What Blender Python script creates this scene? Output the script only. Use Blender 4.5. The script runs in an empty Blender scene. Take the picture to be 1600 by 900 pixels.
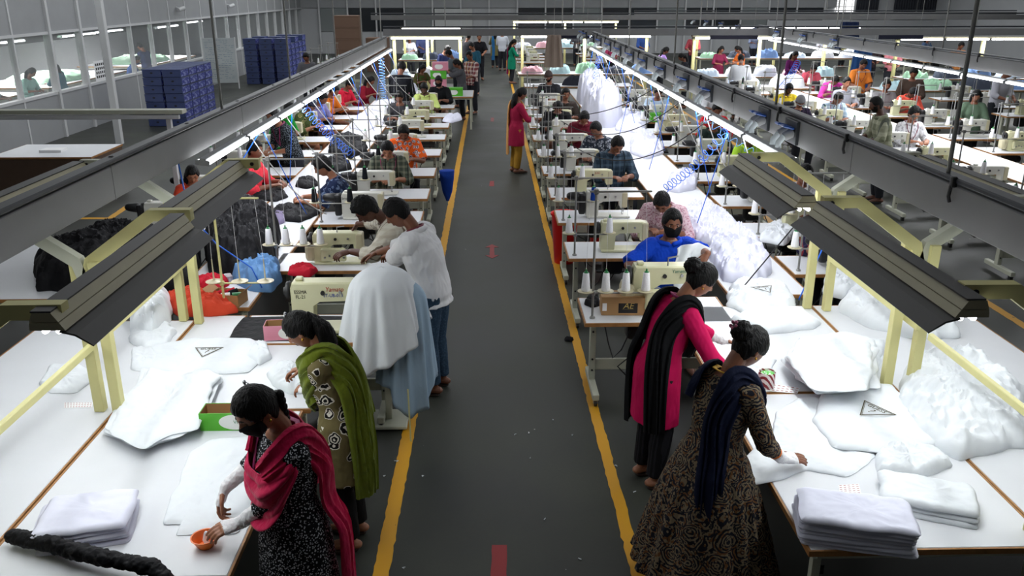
import bpy, math, random
from mathutils import Vector, Matrix, noise, Euler
V = Vector
R = math.radians
scene = bpy.context.scene
COL = scene.collection
random.seed(7)

# ---------------------------------------------------------------- camera
CAM_H = 3.25
PITCH = R(19.2)
YAW = R(1.455)
F = 1338.0
cam_d = bpy.data.cameras.new('camera')
cam_d.sensor_width = 36.0
cam_d.lens = 36.0 * F / 1600.0
cam_d.clip_start = 0.05
cam_d.clip_end = 200
cam = bpy.data.objects.new('camera', cam_d)
COL.objects.link(cam)
cam.location = (0, 0, CAM_H)
cam.rotation_euler = (math.pi / 2 - PITCH, 0, -YAW)
scene.camera = cam
_M = cam.rotation_euler.to_matrix()

def ray(px, py):
    return (_M @ V(((px - 800) / F, (450 - py) / F, -1.0))).normalized()

def at(px, py, z=0.0):
    """point of the place seen at a pixel of the photograph, at height z"""
    d = ray(px, py)
    t = (z - CAM_H) / d.z
    return V((d.x * t, d.y * t, z))

def aty(px, py, y):
    d = ray(px, py)
    t = y / d.y
    return V((d.x * t, y, CAM_H + d.z * t))

# ---------------------------------------------------------------- materials
_MC = {}
def _new(name):
    m = bpy.data.materials.new(name)
    m.use_nodes = True
    nt = m.node_tree
    b = nt.nodes['Principled BSDF']
    return m, nt, b

def lin(c):
    return tuple(((x / 255.0) / 12.92 if x / 255.0 <= 0.04045 else ((x / 255.0 + 0.055) / 1.055) ** 2.4) for x in c)

def col4(c):
    return (c[0], c[1], c[2], 1.0)

def add_bump(nt, b, scale=20, strength=0.3, dist=0.01, kind='noise', stretch=(1, 1, 1), detail=3):
    tc = nt.nodes.new('ShaderNodeTexCoord')
    mp = nt.nodes.new('ShaderNodeMapping')
    mp.inputs['Scale'].default_value = stretch
    nt.links.new(tc.outputs['Object'], mp.inputs['Vector'])
    if kind == 'wave':
        n = nt.nodes.new('ShaderNodeTexWave')
        n.inputs['Scale'].default_value = scale
        n.inputs['Distortion'].default_value = 4
        out = n.outputs['Fac']
    else:
        n = nt.nodes.new('ShaderNodeTexNoise')
        n.inputs['Scale'].default_value = scale
        n.inputs['Detail'].default_value = detail
        out = n.outputs['Fac']
    nt.links.new(mp.outputs['Vector'], n.inputs['Vector'])
    bp = nt.nodes.new('ShaderNodeBump')
    bp.inputs['Strength'].default_value = strength
    bp.inputs['Distance'].default_value = dist
    nt.links.new(out, bp.inputs['Height'])
    nt.links.new(bp.outputs['Normal'], b.inputs['Normal'])

def plain(name, rgb, rough=0.5, metal=0.0, var=0.0, vscale=6, bump=None, spec=None, alpha=None, trans=None):
    if name in _MC: return _MC[name]
    m, nt, b = _new(name)
    c = lin(rgb)
    b.inputs['Base Color'].default_value = col4(c)
    b.inputs['Roughness'].default_value = rough
    b.inputs['Metallic'].default_value = metal
    if spec is not None: b.inputs['Specular IOR Level'].default_value = spec
    if alpha is not None: b.inputs['Alpha'].default_value = alpha
    if trans is not None: b.inputs['Transmission Weight'].default_value = trans
    if var:
        tc = nt.nodes.new('ShaderNodeTexCoord')
        n = nt.nodes.new('ShaderNodeTexNoise'); n.inputs['Scale'].default_value = vscale; n.inputs['Detail'].default_value = 5
        nt.links.new(tc.outputs['Object'], n.inputs['Vector'])
        r = nt.nodes.new('ShaderNodeMapRange')
        r.inputs['From Min'].default_value = 0.3; r.inputs['From Max'].default_value = 0.7
        r.inputs['To Min'].default_value = 1 - var; r.inputs['To Max'].default_value = 1 + var * 0.5
        nt.links.new(n.outputs['Fac'], r.inputs['Value'])
        mx = nt.nodes.new('ShaderNodeVectorMath'); mx.operation = 'SCALE'
        mx.inputs[0].default_value = c
        nt.links.new(r.outputs['Result'], mx.inputs['Scale'])
        nt.links.new(mx.outputs['Vector'], b.inputs['Base Color'])
    if bump: add_bump(nt, b, *bump)
    _MC[name] = m
    return m

def emit(name, rgb, strength):
    if name in _MC: return _MC[name]
    m, nt, b = _new(name)
    b.inputs['Base Color'].default_value = (0.8, 0.8, 0.8, 1)
    b.inputs['Emission Color'].default_value = col4(lin(rgb))
    b.inputs['Emission Strength'].default_value = strength
    _MC[name] = m
    return m

def mixrgb(nt, fac, a, b_):
    mx = nt.nodes.new('ShaderNodeMix'); mx.data_type = 'RGBA'
    if hasattr(fac, 'links'): nt.links.new(fac, mx.inputs[0])
    else: mx.inputs[0].default_value = fac
    for s, v in ((6, a), (7, b_)):
        if hasattr(v, 'links'): nt.links.new(v, mx.inputs[s])
        else: mx.inputs[s].default_value = col4(v)
    return mx.outputs[2]

def mth(nt, op, a, b_=None, c=None):
    n = nt.nodes.new('ShaderNodeMath'); n.operation = op
    for i, v in enumerate((a, b_, c)):
        if v is None: continue
        if hasattr(v, 'links'): nt.links.new(v, n.inputs[i])
        else: n.inputs[i].default_value = v
    return n.outputs[0]

def fabric(name, rgb, kind='plain', rgb2=(255, 255, 255), scale=40, rgb3=None, rough=0.85, bump=0.35, bscale=14, sheen=0.0):
    """woven cloth: plain, plaid, dots, floral, paisley, stripes or speckle"""
    if name in _MC: return _MC[name]
    m, nt, b = _new(name)
    b.inputs['Roughness'].default_value = rough
    b.inputs['Specular IOR Level'].default_value = 0.2
    if sheen: b.inputs['Sheen Weight'].default_value = sheen
    c1, c2 = lin(rgb), lin(rgb2)
    c3 = lin(rgb3) if rgb3 else c2
    tc = nt.nodes.new('ShaderNodeTexCoord')
    P = tc.outputs['Object']
    out = None
    if kind == 'plaid':
        sx = nt.nodes.new('ShaderNodeSeparateXYZ'); nt.links.new(P, sx.inputs[0])
        fx = mth(nt, 'GREATER_THAN', mth(nt, 'SINE', mth(nt, 'MULTIPLY', sx.outputs[0], scale * 2.0)), 0.35)
        fz = mth(nt, 'GREATER_THAN', mth(nt, 'SINE', mth(nt, 'MULTIPLY', sx.outputs[2], scale * 2.0)), 0.35)
        f = mth(nt, 'MULTIPLY', mth(nt, 'ADD', fx, fz), 0.5)
        out = mixrgb(nt, f, c1, c2)
        gx = mth(nt, 'GREATER_THAN', mth(nt, 'SINE', mth(nt, 'MULTIPLY', sx.outputs[0], scale * 1.0)), 0.96)
        out = mixrgb(nt, gx, out, c3)
    elif kind == 'stripes':
        sx = nt.nodes.new('ShaderNodeSeparateXYZ'); nt.links.new(P, sx.inputs[0])
        fx = mth(nt, 'GREATER_THAN', mth(nt, 'SINE', mth(nt, 'MULTIPLY', sx.outputs[0], scale * 2.0)), 0.3)
        out = mixrgb(nt, fx, c1, c2)
    elif kind == 'dots':
        v = nt.nodes.new('ShaderNodeTexVoronoi'); v.inputs['Scale'].default_value = scale
        nt.links.new(P, v.inputs['Vector'])
        f = mth(nt, 'LESS_THAN', v.outputs['Distance'], 0.36)
        out = mixrgb(nt, f, c1, c2)
    elif kind == 'floral':
        n = nt.nodes.new('ShaderNodeTexNoise'); n.inputs['Scale'].default_value = scale * 1.3; n.inputs['Detail'].default_value = 2
        nt.links.new(P, n.inputs['Vector'])
        va = nt.nodes.new('ShaderNodeVectorMath'); va.operation = 'MULTIPLY_ADD'
        nt.links.new(n.outputs['Color'], va.inputs[0]); va.inputs[1].default_value = (0.06,) * 3; nt.links.new(P, va.inputs[2])
        v = nt.nodes.new('ShaderNodeTexVoronoi'); v.inputs['Scale'].default_value = scale
        nt.links.new(va.outputs[0], v.inputs['Vector'])
        f = mth(nt, 'LESS_THAN', v.outputs['Distance'], 0.42)
        g = mth(nt, 'GREATER_THAN', mth(nt, 'SINE', mth(nt, 'MULTIPLY', v.outputs['Distance'], 34.0)), 0.1)
        out = mixrgb(nt, f, c1, mixrgb(nt, g, c3, c2))
    elif kind == 'paisley':
        n = nt.nodes.new('ShaderNodeTexNoise'); n.inputs['Scale'].default_value = scale * 0.8; n.inputs['Detail'].default_value = 3
        nt.links.new(P, n.inputs['Vector'])
        va = nt.nodes.new('ShaderNodeVectorMath'); va.operation = 'MULTIPLY_ADD'
        nt.links.new(n.outputs['Color'], va.inputs[0]); va.inputs[1].default_value = (0.09,) * 3; nt.links.new(P, va.inputs[2])
        v = nt.nodes.new('ShaderNodeTexVoronoi'); v.inputs['Scale'].default_value = scale
        nt.links.new(va.outputs[0], v.inputs['Vector'])
        g = mth(nt, 'GREATER_THAN', mth(nt, 'SINE', mth(nt, 'MULTIPLY', v.outputs['Distance'], 42.0)), 0.0)
        v2 = nt.nodes.new('ShaderNodeTexVoronoi'); v2.inputs['Scale'].default_value = scale * 5
        nt.links.new(P, v2.inputs['Vector'])
        h = mth(nt, 'LESS_THAN', v2.outputs['Distance'], 0.33)
        hue = mixrgb(nt, mth(nt, 'GREATER_THAN', v2.outputs['Color'], 0.6), c2, c3)
        base = mixrgb(nt, g, c1, hue)
        out = mixrgb(nt, h, base, mixrgb(nt, g, c2, c1))
    elif kind == 'speckle':
        n = nt.nodes.new('ShaderNodeTexNoise'); n.inputs['Scale'].default_value = scale; n.inputs['Detail'].default_value = 4
        nt.links.new(P, n.inputs['Vector'])
        f = mth(nt, 'GREATER_THAN', n.outputs['Fac'], 0.55)
        out = mixrgb(nt, f, c1, c2)
    if out is None:
        b.inputs['Base Color'].default_value = col4(c1)
    else:
        nt.links.new(out, b.inputs['Base Color'])
    if bump: add_bump(nt, b, bscale, bump, 0.02, 'noise', (1, 1, 0.6), 2)
    _MC[name] = m
    return m

# ---------------------------------------------------------------- mesh builder
class MB:
    def __init__(s): s.v = []; s.f = []; s.mi = []; s.cur = 0
    def _add(s, vs, fs):
        b = len(s.v); s.v.extend(vs)
        for f in fs: s.f.append(tuple(i + b for i in f)); s.mi.append(s.cur)
        return s
    def box(s, c, d, rot=None, taper=1.0):
        c = V(c); hx, hy, hz = d[0] / 2, d[1] / 2, d[2] / 2
        M = rot if rot is not None else Matrix.Identity(3)
        vs = []
        for z in (-1, 1):
            t = taper if z > 0 else 1.0
            for x, y in ((-1, -1), (1, -1), (1, 1), (-1, 1)):
                vs.append(c + M @ V((x * hx * t, y * hy * t, z * hz)))
        return s._add(vs, [(3, 2, 1, 0), (4, 5, 6, 7), (0, 1, 5, 4), (1, 2, 6, 5), (2, 3, 7, 6), (3, 0, 4, 7)])
    def lo(s, x0, x1, y0, y1, z0, z1):
        return s.box(((x0 + x1) / 2, (y0 + y1) / 2, (z0 + z1) / 2), (abs(x1 - x0), abs(y1 - y0), abs(z1 - z0)))
    def rbox(s, c, d, r=0.01, rot=None):
        """box with chamfered edges (extruded octagon-cornered footprint, bevelled top and bottom)"""
        c = V(c); M = rot if rot is not None else Matrix.Identity(3)
        hx, hy, hz = d[0] / 2, d[1] / 2, d[2] / 2
        r = min(r, hx * .9, hy * .9, hz * .9)
        rings = []
        def ring(ix, z):
            pts = []
            k = r * 0.3
            for sx, sy in ((1, 1), (-1, 1), (-1, -1), (1, -1)):
                ax, ay = hx - ix, hy - ix
                A = V((sx * ax, sy * (ay - r), z)); Bm = V((sx * (ax - k), sy * (ay - k), z)); Cc = V((sx * (ax - r), sy * ay, z))
                pts += [A, Bm, Cc] if sx * sy > 0 else [Cc, Bm, A]
            return [c + M @ p for p in pts]
        rings = [ring(r * .9 if r * .9 < min(hx, hy) - r else r * .3, -hz), ring(0, -hz + r), ring(0, hz - r), ring(r * .9 if r * .9 < min(hx, hy) - r else r * .3, hz)]
        return s.loft(rings)
    def loft(s, rings, caps=True, closed=True):
        n = len(rings[0]); vs = [p for r_ in rings for p in r_]; fs = []
        for i in range(len(rings) - 1):
            for j in range(n if closed else n - 1):
                a, b_ = i * n + j, i * n + (j + 1) % n
                fs.append((a, b_, b_ + n, a + n))
        if caps:
            fs.append(tuple(range(n - 1, -1, -1))); fs.append(tuple(range((len(rings) - 1) * n, len(rings) * n)))
        return s._add(vs, fs)
    def tube(s, pts, r, n=8, caps=True, squash=None, up=None):
        pts = [V(p) for p in pts]
        if not hasattr(r, '__len__'): r = [r] * len(pts)
        rings = []; prev = None
        for i, p in enumerate(pts):
            a = pts[max(i - 1, 0)]; b_ = pts[min(i + 1, len(pts) - 1)]
            t = (b_ - a)
            t = t.normalized() if t.length > 1e-9 else V((0, 0, 1))
            if prev is None:
                u = V(up) if up is not None else (V((0, 0, 1)) if abs(t.z) < 0.9 else V((0, 1, 0)))
            else: u = prev
            u = (u - t * u.dot(t)); u = u.normalized() if u.length > 1e-6 else t.orthogonal().normalized()
            w = t.cross(u); prev = u
            q = squash or 1.0
            rings.append([p + u * (math.cos(2 * math.pi * k / n) * r[i] * q) + w * (math.sin(2 * math.pi * k / n) * r[i]) for k in range(n)])
        if caps == 'round':
            def endc(i, sgn):
                a = pts[i]; b_ = pts[1] if i == 0 else pts[-2]
                t = (a - b_).normalized()
                return [[a + (q - a) * f + t * (r[i] * g) for q in rings[i]] for f, g in ((0.8, 0.55), (0.4, 0.9))]
            st = endc(0, 1); en = endc(len(pts) - 1, 1)
            rings = [st[1], st[0]] + rings + en
        return s.loft(rings, caps=bool(caps))
    def lathe(s, prof, c=(0, 0, 0), n=16, rot=None):
        c = V(c); M = rot if rot is not None else Matrix.Identity(3)
        rings = [[c + M @ V((max(r_, 1e-4) * math.cos(2 * math.pi * k / n), max(r_, 1e-4) * math.sin(2 * math.pi * k / n), z)) for k in range(n)] for r_, z in prof]
        return s.loft(rings)
    def ell(s, c, d, n=12, m=8, rot=None):
        c = V(c); M = rot if rot is not None else Matrix.Identity(3)
        rings = []
        for i in range(m + 1):
            ph = -math.pi / 2 + math.pi * (i + .0) / m
            ph = max(min(ph, math.pi / 2 - .05), -math.pi / 2 + .05)
            rings.append([c + M @ V((d[0] * math.cos(ph) * math.cos(2 * math.pi * k / n), d[1] * math.cos(ph) * math.sin(2 * math.pi * k / n), d[2] * math.sin(ph))) for k in range(n)])
        return s.loft(rings)
    def grid(s, P, nu, nv):
        vs = [P(i / nu, j / nv) for j in range(nv + 1) for i in range(nu + 1)]
        fs = [(j * (nu + 1) + i, j * (nu + 1) + i + 1, (j + 1) * (nu + 1) + i + 1, (j + 1) * (nu + 1) + i) for j in range(nv) for i in range(nu)]
        return s._add(vs, fs)
    def mesh(s, name, mats=(), smooth=False):
        me = bpy.data.meshes.new(name)
        me.from_pydata([tuple(p) for p in s.v], [], s.f)
        for m in mats: me.materials.append(m)
        if len(mats) > 1: me.polygons.foreach_set('material_index', s.mi)
        if smooth is True: me.polygons.foreach_set('use_smooth', [True] * len(me.polygons))
        elif smooth:
            me.polygons.foreach_set('use_smooth', [True] * len(me.polygons))
            me.set_sharp_from_angle(angle=R(smooth))
        me.update()
        return me
    def build(s, name, mat, parent=None, smooth=40, loc=None):
        mats = mat if isinstance(mat, (list, tuple)) else [mat]
        o = bpy.data.objects.new(name, s.mesh(name, mats, smooth))
        COL.objects.link(o)
        if parent is not None: o.parent = parent
        if loc is not None: o.location = loc
        return o

def remesh(mb, voxel, smooth=2):
    me = mb.mesh('tmp')
    o = bpy.data.objects.new('tmp', me); COL.objects.link(o)
    m = o.modifiers.new('r', 'REMESH'); m.mode = 'VOXEL'; m.voxel_size = voxel
    if smooth:
        k = o.modifiers.new('s', 'SMOOTH'); k.factor = 0.5; k.iterations = smooth
    dg = bpy.context.evaluated_depsgraph_get()
    new = bpy.data.meshes.new_from_object(o.evaluated_get(dg))
    bpy.data.objects.remove(o); bpy.data.meshes.remove(me)
    new.polygons.foreach_set('use_smooth', [True] * len(new.polygons))
    return new

def wrinkle(me, amp, scale, seed=0, sx=1.0, sz=0.45, mask=None):
    """cloth folds: push vertices along their normals by layered noise"""
    off = V((seed * 7.1, seed * 3.3, seed * 1.7))
    ns = [v.normal.copy() for v in me.vertices]
    for v, n in zip(me.vertices, ns):
        p = V((v.co.x * sx, v.co.y * sx, v.co.z * sz)) * scale + off
        d = noise.noise(p) + 0.5 * (1 - 2 * abs(noise.noise(p * 2.1 + V((5, 5, 5)))))
        k = mask(v.co) if mask else 1.0
        v.co += n * (d * amp * k)
    me.update()

def mobj(name, me, mat, parent=None):
    me.materials.clear(); me.materials.append(mat)
    o = bpy.data.objects.new(name, me); COL.objects.link(o)
    if parent is not None: o.parent = parent
    return o

def tag(o, label=None, cat=None, group=None, kind=None):
    if label: o['label'] = label
    if cat: o['category'] = cat
    if group: o['group'] = group
    if kind: o['kind'] = kind
    return o

def thing(name, label, cat, loc=(0, 0, 0), rz=0.0, group=None):
    o = bpy.data.objects.new(name, None); COL.objects.link(o)
    o.empty_display_size = 0.1
    o.location = loc; o.rotation_euler = (0, 0, rz)
    return tag(o, label, cat, group)

KIDS = {}
def copy_tree(o, parent=None, label=None, loc=None, rz=None, group=None):
    c = o.copy(); COL.objects.link(c)
    if parent is not None: c.parent = parent
    for ch in list(o.children): copy_tree(ch, c)
    if label: c['label'] = label
    if group: c['group'] = group
    if loc is not None: c.location = loc
    if rz is not None: c.rotation_euler = (0, 0, rz)
    return c

def sstep(a, b_, x):
    t = max(0.0, min(1.0, (x - a) / (b_ - a))); return t * t * (3 - 2 * t)

def text_mesh(body, size, depth=0.0006, font_shear=0.0):
    cu = bpy.data.curves.new('t', 'FONT'); cu.body = body; cu.size = size; cu.extrude = depth; cu.shear = font_shear
    cu.align_x = 'CENTER'; cu.align_y = 'CENTER'
    cu.resolution_u = 3
    o = bpy.data.objects.new('t', cu); COL.objects.link(o)
    dg = bpy.context.evaluated_depsgraph_get()
    me = bpy.data.meshes.new_from_object(o.evaluated_get(dg))
    bpy.data.objects.remove(o); bpy.data.curves.remove(cu)
    return me

def text(name, body, size, mat, loc, rot, parent=None, depth=0.0006, shear=0.0, bold=0.0):
    o = mobj(name, text_mesh(body, size, depth, shear), mat, parent)
    o.location = loc; o.rotation_euler = rot
    return o
# ---------------------------------------------------------------- people
def skin(tone):
    cols = {0: (170, 116, 86), 1: (156, 104, 76), 2: (124, 78, 56), 3: (88, 54, 40)}
    n = 'skin_%d' % tone
    if n in _MC: return _MC[n]
    m = plain(n, cols[tone], 0.5, bump=(60, 0.08, 0.004))
    m.node_tree.nodes['Principled BSDF'].inputs['Subsurface Weight'].default_value = 0.06
    m.node_tree.nodes['Principled BSDF'].inputs['Subsurface Radius'].default_value = (0.02, 0.008, 0.004)
    return m
HAIR = plain('hair_black', (9, 8, 8), 0.5, spec=.22, bump=(1.0, 0.9, 0.012, 'noise', (110, 110, 16), 3))
HAIRG = plain('hair_greying', (40, 36, 36), 0.5, bump=(1.0, 0.5, 0.006, 'noise', (90, 90, 14), 2))
GLOVE = fabric('glove_white', (238, 238, 240), bump=0.5, bscale=40)
MASKB = fabric('mask_black', (18, 18, 20), bump=0.2)
GOLD = plain('gold', (225, 170, 70), 0.25, 1.0)
EYEW = plain('eye_white', (205, 200, 195), 0.3)
DARKM = plain('dark_pupil', (14, 10, 9), 0.25)
LIPM = plain('lips_brown', (105, 52, 46), 0.45)
SANDAL = plain('sandal_brown', (52, 36, 28), 0.6)
SHOE = plain('shoe_black', (24, 24, 26), 0.5)

def head_fn(H):
    W, D, A = .047 * H, .059 * H, .070 * H
    def f(u):
        x, y, z = u.x * W, u.y * D, u.z * A
        t = max(0.0, -u.z)
        x *= 1 - .30 * t ** 1.6
        if u.y > 0:
            y *= .97 - .04 * t
            g = math.exp
            nz = sstep(.22, -.16, u.z) * sstep(-.30, -.19, u.z)
            y += D * .27 * g(-(u.x / (.09 + .09 * sstep(.2, -.2, u.z))) ** 2) * nz
            y -= D * .12 * g(-((abs(u.x) - .37) ** 2 / .025 + (u.z - .06) ** 2 / .012))
            y += D * .05 * g(-((u.z - .22) ** 2 / .006)) * g(-(u.x / .5) ** 2)
            y += D * .07 * g(-(u.x / .22) ** 2) * (g(-((u.z + .42) / .05) ** 2) + g(-((u.z + .53) / .05) ** 2))
            y += D * .10 * g(-(u.x / .28) ** 2 - ((u.z + .82) / .16) ** 2)
        else:
            y *= 1 - .40 * t
        return V((x, y, z))
    return f

def sphere_grid(fn, n=28, m=20, keep=None):
    """closed surface around the origin from fn(unit vector)"""
    rings = []
    for i in range(m + 1):
        ph = -math.pi / 2 + math.pi * i / m
        ph = max(min(ph, math.pi / 2 - .03), -math.pi / 2 + .03)
        rings.append([fn(V((math.cos(ph) * math.cos(2 * math.pi * k / n), math.cos(ph) * math.sin(2 * math.pi * k / n), math.sin(ph)))) for k in range(n)])
    return rings

def hand(mb, w, d, n, H, side, curl=0.5, fist=False, r=None):
    """palm and five fingers. w wrist, d direction, n back-of-hand normal, side +1 thumb towards s"""
    d = d.normalized(); n = (n - d * n.dot(d)).normalized(); s = d.cross(n) * side
    L = .058 * H; hw = .023 * H
    k = w + d * L
    rings = []
    for t, a, th in ((-.1, .55, .011), (.25, .8, .0115), (.65, 1.0, .0105), (1.0, 1.0, .009)):
        c = w + d * (L * t)
        rings.append([c + s * (math.cos(q) * hw * a) + n * (math.sin(q) * th * H) for q in [2 * math.pi * j / 12 for j in range(12)]])
    mb.loft(rings)
    for j, (o, l) in enumerate(((.82, .040), (.28, .046), (-.27, .043), (-.8, .033))):
        b = k + s * (hw * o) - d * .006 * H
        c1 = curl * (.7 + .15 * j)
        pts = [b]; dd = d.copy(); p = b.copy()
        for seg, a in ((.45, .5), (.32, 1.0), (.25, 1.0)):
            ax = s * side
            dd = (Matrix.Rotation(c1 * a * (-1), 3, d.cross(n)) @ dd) if True else dd
            p = p + dd * (l * H * seg + .004 * H); pts.append(p.copy())
        rr = .0056 * H
        mb.tube(pts, [rr * 1.05, rr, rr * .92, rr * .75], 8, 'round')
    b = w + d * (L * .30) + s * (hw * .7)
    t1 = (d * .75 + s * .75 - n * .35).normalized()
    t2 = (d * 1.0 + s * .25 - n * .45).normalized()
    p1 = b + t1 * .026 * H; p2 = p1 + t2 * .020 * H; p3 = p2 + t2 * .014 * H
    mb.tube([b, p1, p2, p3], [.0085 * H, .0068 * H, .006 * H, .005 * H], 8, 'round')

def limb(mb, pts, rs, n=12):
    """smooth tapered limb through joints"""
    P = [V(p) for p in pts]; out = []; ro = []
    for i in range(len(P) - 1):
        for k in range(4):
            t = k / 4
            p0 = P[max(i - 1, 0)]; p1 = P[i]; p2 = P[i + 1]; p3 = P[min(i + 2, len(P) - 1)]
            lin_ = p1.lerp(p2, t)
            cr = 0.5 * ((2 * p1) + (p2 - p0) * t + (2 * p0 - 5 * p1 + 4 * p2 - p3) * t * t + (3 * p1 - p0 - 3 * p2 + p3) * t ** 3)
            out.append(lin_.lerp(cr, .35)); ro.append(rs[i] * (1 - t) + rs[i + 1] * t)
    out.append(P[-1]); ro.append(rs[-1])
    mb.tube(out, ro, n, 'round')

TORSO_F = [(0, .080, .062), (.10, .104, .074), (.22, .100, .070), (.38, .080, .058), (.55, .087, .068), (.70, .094, .070), (.82, .098, .057), (.91, .072, .044), (1.0, .034, .034)]
TORSO_M = [(0, .078, .062), (.10, .094, .070), (.22, .093, .068), (.38, .087, .062), (.55, .098, .068), (.70, .108, .070), (.82, .112, .058), (.91, .080, .045), (1.0, .036, .036)]

class Person:
    def __init__(s, label, x, y, heading, H=1.62, male=True, sit=False, lean=8, twist=0, side=0, head=(25, 0, 0), rh=None, lh=None,
                 detail=1, z=0.0, seat=0.50, legs=None, stride=0.0, tone=2, curl=(.5, .5), hand_dir=(None, None), neck_fwd=.3, elbow_out=.55):
        s.H, s.male, s.sit, s.detail = H, male, sit, detail
        s.vox = {3: .0048, 2: .0078, 1: .012, 0: .018}[detail]
        s.root = thing('person', label, 'person', (x, y, z), -R(heading))
        s.hd = heading; s.x, s.y, s.z = x, y, z
        T = TORSO_M if male else TORSO_F
        s.T = T
        z0 = (seat + .02) if sit else .475 * H
        LT = .362 * H
        # spine curve
        N = 24; c = V((0, -.02 if sit else 0, z0)); s.C = []; s.Nf = []; s.X = []
        for i in range(N + 1):
            t = i / N
            a = R(lean) * (min(1.0, .25 + 1.1 * t)) if not sit else R(lean) * min(1.15, .1 + 1.25 * t)
            b = R(side) * min(1, t * 1.3)
            tw = R(twist) * t
            M = Matrix.Rotation(-tw, 3, 'Z') @ Matrix.Rotation(b, 3, 'Y') @ Matrix.Rotation(-a, 3, 'X')
            s.C.append(c.copy()); s.Nf.append(M @ V((0, 1, 0))); s.X.append(M @ V((1, 0, 0)))
            c = c + (M @ V((0, 0, 1))) * (LT / N)
        s.neck = s.C[-1]
        up = s.C[-1] - s.C[-2]; up.normalize(); s.up = up
        shw = (.102 if male else .092) * H
        ci = s.C[21]
        s.S = {1: ci + s.X[21] * shw, -1: ci - s.X[21] * shw}
        hp, hy, hr = head
        s.HM = Matrix.Rotation(-R(hy), 3, 'Z') @ Matrix.Rotation(-R(hp), 3, 'X') @ Matrix.Rotation(R(hr), 3, 'Y')
        nd = (up + (s.HM @ V((0, neck_fwd, 1))) * .6).normalized()
        s.hc = s.neck + nd * (.048 * H) + s.HM @ V((0, .016 * H, .058 * H))
        # arms
        u, l = .172 * H, .148 * H
        s.E = {}; s.Wr = {}
        for sd, tgt in ((1, rh), (-1, lh)):
            S = s.S[sd]
            if tgt is None: tgt = S + V((sd * .05, .06, -.30 * H))
            T_ = V(tgt); dv = T_ - S; dist = min(dv.length, (u + l) * .985)
            dn = dv.normalized(); T_ = S + dn * dist
            a = (u * u - l * l + dist * dist) / (2 * dist); h = math.sqrt(max(0, u * u - a * a))
            pole = s.X[21] * sd * elbow_out + V((0, -.45, -.7)); pole = (pole - dn * pole.dot(dn)).normalized()
            s.E[sd] = S + dn * a + pole * h; s.Wr[sd] = T_
        # legs
        s.L = {}
        for sd in (1, -1):
            hip = V((sd * .053 * H, 0 if not sit else -.02, z0 + (.04 * H if not sit else .03)))
            if sit:
                kn = V((sd * .09 * H, .25 * H, seat + .03)); an = V((sd * .08 * H, .22 * H, .05 * H))
            else:
                k = stride * sd
                kn = V((sd * .055 * H, k * .5 + .02, .27 * H)); an = V((sd * .058 * H, k - .02, .048 * H))
                if legs: kn, an = V(legs[sd][0]), V(legs[sd][1])
            s.L[sd] = (hip, kn, an)
        s.tone = tone; s.curl = curl; s.hand_dir = hand_dir
    def loc(s, wx, wy, wz):
        """world point to this person's own frame"""
        a = R(s.hd); dx, dy = wx - s.x, wy - s.y
        return V((dx * math.cos(a) - dy * math.sin(a), dx * math.sin(a) + dy * math.cos(a), wz - s.z))
    def surf(s, t, th, off=0.0):
        """torso surface: t 0 crotch..1 neck, th angle 0 = right, 90 = front"""
        f = t * (len(s.C) - 1); i = max(0, min(len(s.C) - 2, int(f))); k = f - i
        c = s.C[i].lerp(s.C[i + 1], k); X = s.X[i].lerp(s.X[i + 1], k); Y = s.Nf[i].lerp(s.Nf[i + 1], k)
        T = s.T; w = T[-1][1]; d = T[-1][2]
        for a, b in zip(T, T[1:]):
            if a[0] <= t <= b[0]:
                q = (t - a[0]) / (b[0] - a[0]); q = q * q * (3 - 2 * q)
                w = a[1] * (1 - q) + b[1] * q; d = a[2] * (1 - q) + b[2] * q
        if t < 0: w, d = T[0][1] + .02, T[0][2] + .01
        cs, sn = math.cos(th), math.sin(th)
        e = .85
        px = math.copysign(abs(cs) ** e, cs) * (w * s.H + off); py = math.copysign(abs(sn) ** e, sn) * (d * s.H + off)
        if not s.male and sn > 0 and .5 < t < .8:
            py += .016 * s.H * math.exp(-((t - .64) / .08) ** 2) * math.exp(-((abs(cs) - .45) / .35) ** 2)
        return c + X * px + Y * py
    def torso(s, mb, off=0.0, t0=0.0, t1=1.0, n=28):
        rings = []
        K = 16
        for i in range(K + 1):
            t = t0 + (t1 - t0) * i / K
            o = off * (1 if t < .9 else .55)
            rings.append([s.surf(t, 2 * math.pi * k / n, o) for k in range(n)])
        mb.loft(rings)
    def body(s, glove=None):
        H = s.H; mb = MB()
        s.torso(mb)
        mb.tube([s.neck - s.up * .03 * H, s.neck + s.up * .02 * H, s.hc + s.HM @ V((0, -.018 * H, -.03 * H))], [.036 * H, .031 * H, .031 * H], 14)
        f = head_fn(H)
        n, m = (56, 44) if s.detail >= 2 else (28, 20)
        mb.loft([[s.hc + s.HM @ p for p in r_] for r_ in sphere_grid(f, n, m)])
        for sd in (1, -1):
            M = s.HM @ Matrix.Rotation(R(20) * sd, 3, 'Z')
            mb.ell(s.hc + s.HM @ V((sd * .0475 * H, -.004 * H, -.004 * H)), (.005 * H, .010 * H, .018 * H), 10, 8, M)
            S, E, Wp = s.S[sd], s.E[sd], s.Wr[sd]
            fat = 1.08 if s.male else .98
            limb(mb, [S - s.X[21] * sd * .01 * H, S.lerp(E, .45), E, E.lerp(Wp, .35), Wp], [.033 * H * fat, .029 * H * fat, .0235 * H * fat, .0235 * H * fat, .0155 * H * fat])
            hdv = s.hand_dir[0 if sd == 1 else 1]
            d = V(hdv) if hdv is not None else ((Wp - E).normalized() + V((-.35 * sd, .3, -.1))).normalized()
            hand(mb, Wp, d, V((0.25 * sd, -.1, 1)), H, -1 if sd == 1 else 1, s.curl[0 if sd == 1 else 1])
            hip, kn, an = s.L[sd]
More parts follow.
